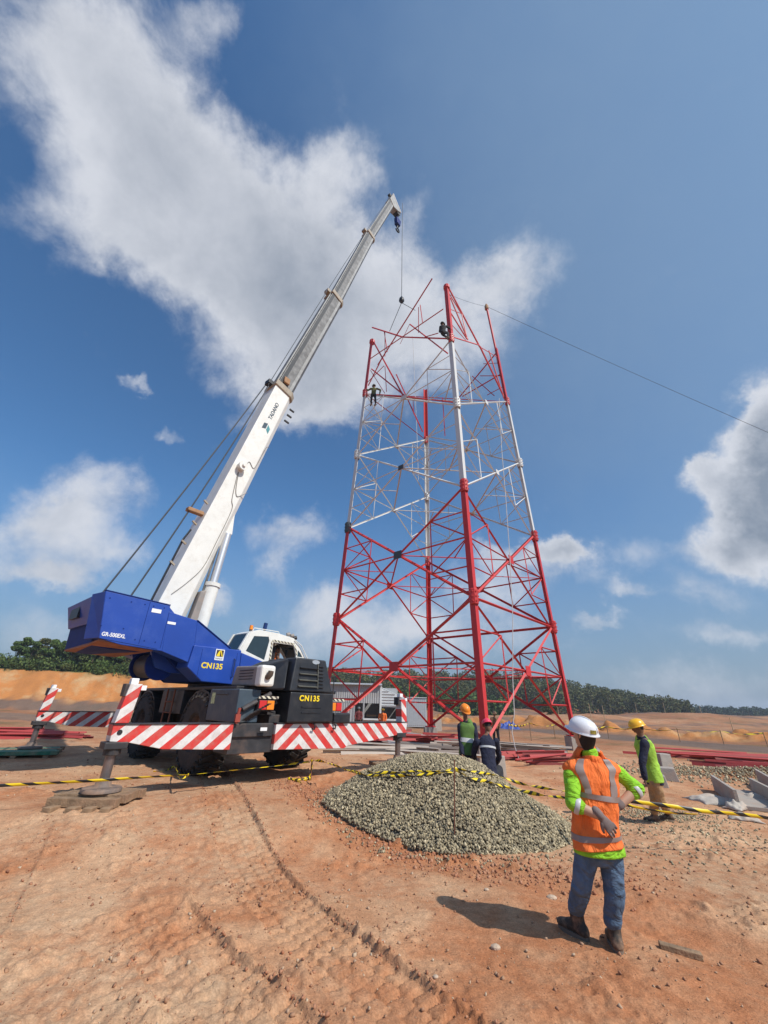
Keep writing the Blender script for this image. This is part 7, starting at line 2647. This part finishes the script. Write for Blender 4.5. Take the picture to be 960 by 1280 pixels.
# undergrowth along the bank and green slope
def undergrowth():
    rg = np.random.default_rng(77)
    C, Sx = [], []
    for i in range(700):
        x = rg.uniform(-110, 12)
        yf = np.interp(x, FOOTX, FOOTY)
        y = yf + rg.uniform(8.2, 22)
        z = hz(x, y)
        s = rg.uniform(.9, 2.5) * (1 if x < -10 else .5)
        C.append((x, y, z + s * .35)); Sx.append((s * 1.1, s * 1.1, s * .75))
    V, F = leaves(np.array(C), np.array(Sx), 150000, .24, rg)
    o = np_mesh('undergrowth', V, F, M_leafu)
    tag(o, 'tangled low undergrowth on the bench above the orange cut', 'undergrowth', kind='stuff')


undergrowth()


def forest(name, label, spots, m, leafn, seed, leafs=.55):
    """a far wood that reads as one mass: trunks and crowns of many trees"""
    rg = np.random.default_rng(seed)
    C, Sx = [], []
    mb = MB()
    for (x, y, h) in spots:
        z = hz(x, y)
        w = h * rg.uniform(.28, .42)
        for j in range(7):
            a = rg.uniform(0, 6.28)
            zz = z + h * rg.uniform(.12, .95)
            rr = w * rg.uniform(.1, .8)
            C.append((x + rr * math.cos(a), y + rr * math.sin(a), zz)); Sx.append((w * .5, w * .5, h * .14))
        mb.beam((x, y, z - .2), (x, y, z + h * .8), h * .02)
    V, F = leaves(np.array(C), np.array(Sx), leafn, leafs, rg)
    o = np_mesh(name, V, F, m)
    tag(o, label, 'forest', kind='stuff')
    t = mb.build('trunks', M_bark, o, fix=False)
    tag(t, kind='stuff')


rg = random.Random(9)
sp = []
for i in range(1000):
    px_i = rg.uniform(395, 862)
    Yd = rg.uniform(150, 225)
    d = ray(px_i, 880)
    X = d.x / d.y * Yd
    f = float(np.interp(px_i, [395, 480, 560, 640, 720, 790, 830, 850, 865], [.95, 1.0, 1.0, 1.0, .95, .75, .6, .45, .25]))
    sp.append((X, Yd, rg.uniform(4.5, 10.0) * (.3 + .7 * f)))
forest('ridge_forest', 'dark green forest covering the low ridge behind the tower', sp, M_leafd, 300000, 5, .42)
sp = []
for i in range(420):
    px_i = rg.uniform(845, 1060)
    Yd = rg.uniform(250, 285)
    d = ray(px_i, 895)
    sp.append((d.x / d.y * Yd, Yd, rg.uniform(6.5, 9.0)))
forest('far_forest', 'far dark tree line at the right edge of the cleared land', sp, M_leafb, 40000, 6, .7)
# green belt nearer behind the tower legs
sp = []
for i in range(160):
    px_i = rg.uniform(495, 640)
    Yd = rg.uniform(112, 135)
    d = ray(px_i, 880)
    sp.append((d.x / d.y * Yd, Yd, rg.uniform(2.2, 4.5)))
forest('young_forest', 'brighter green scrubby trees at the foot of the ridge, seen between the tower legs', sp, M_leaf, 26000, 7, .45)
# single dark shrubs that stand apart
for (x, y, Y, sc, lab) in ((690, 900, 88, .55, 'lone dark bush on the bare slope between the right tower legs'),):
    d = ray(x, y); X = d.x / d.y * Y
    put_tree(X, Y, 1, sc, 1, lab, None)

# ------------------------------------------------------------------ air
def build_haze():
    mb = MB().box((0, 0, 20), (3400, 3400, 56))
    m = bpy.data.materials.new('hazy air')
    m.use_nodes = True
    nt = m.node_tree
    nt.nodes.clear()
    o = nt.nodes.new('ShaderNodeOutputMaterial')
    v = nt.nodes.new('ShaderNodeVolumePrincipled')
    v.inputs['Color'].default_value = (0.8, 0.88, 1.0, 1)
    v.inputs['Density'].default_value = 0.0006
    v.inputs['Anisotropy'].default_value = 0.2
    nt.links.new(v.outputs[0], o.inputs['Volume'])
    ob = mb.build('haze', m)
    ob['kind'] = 'stuff'


build_haze()
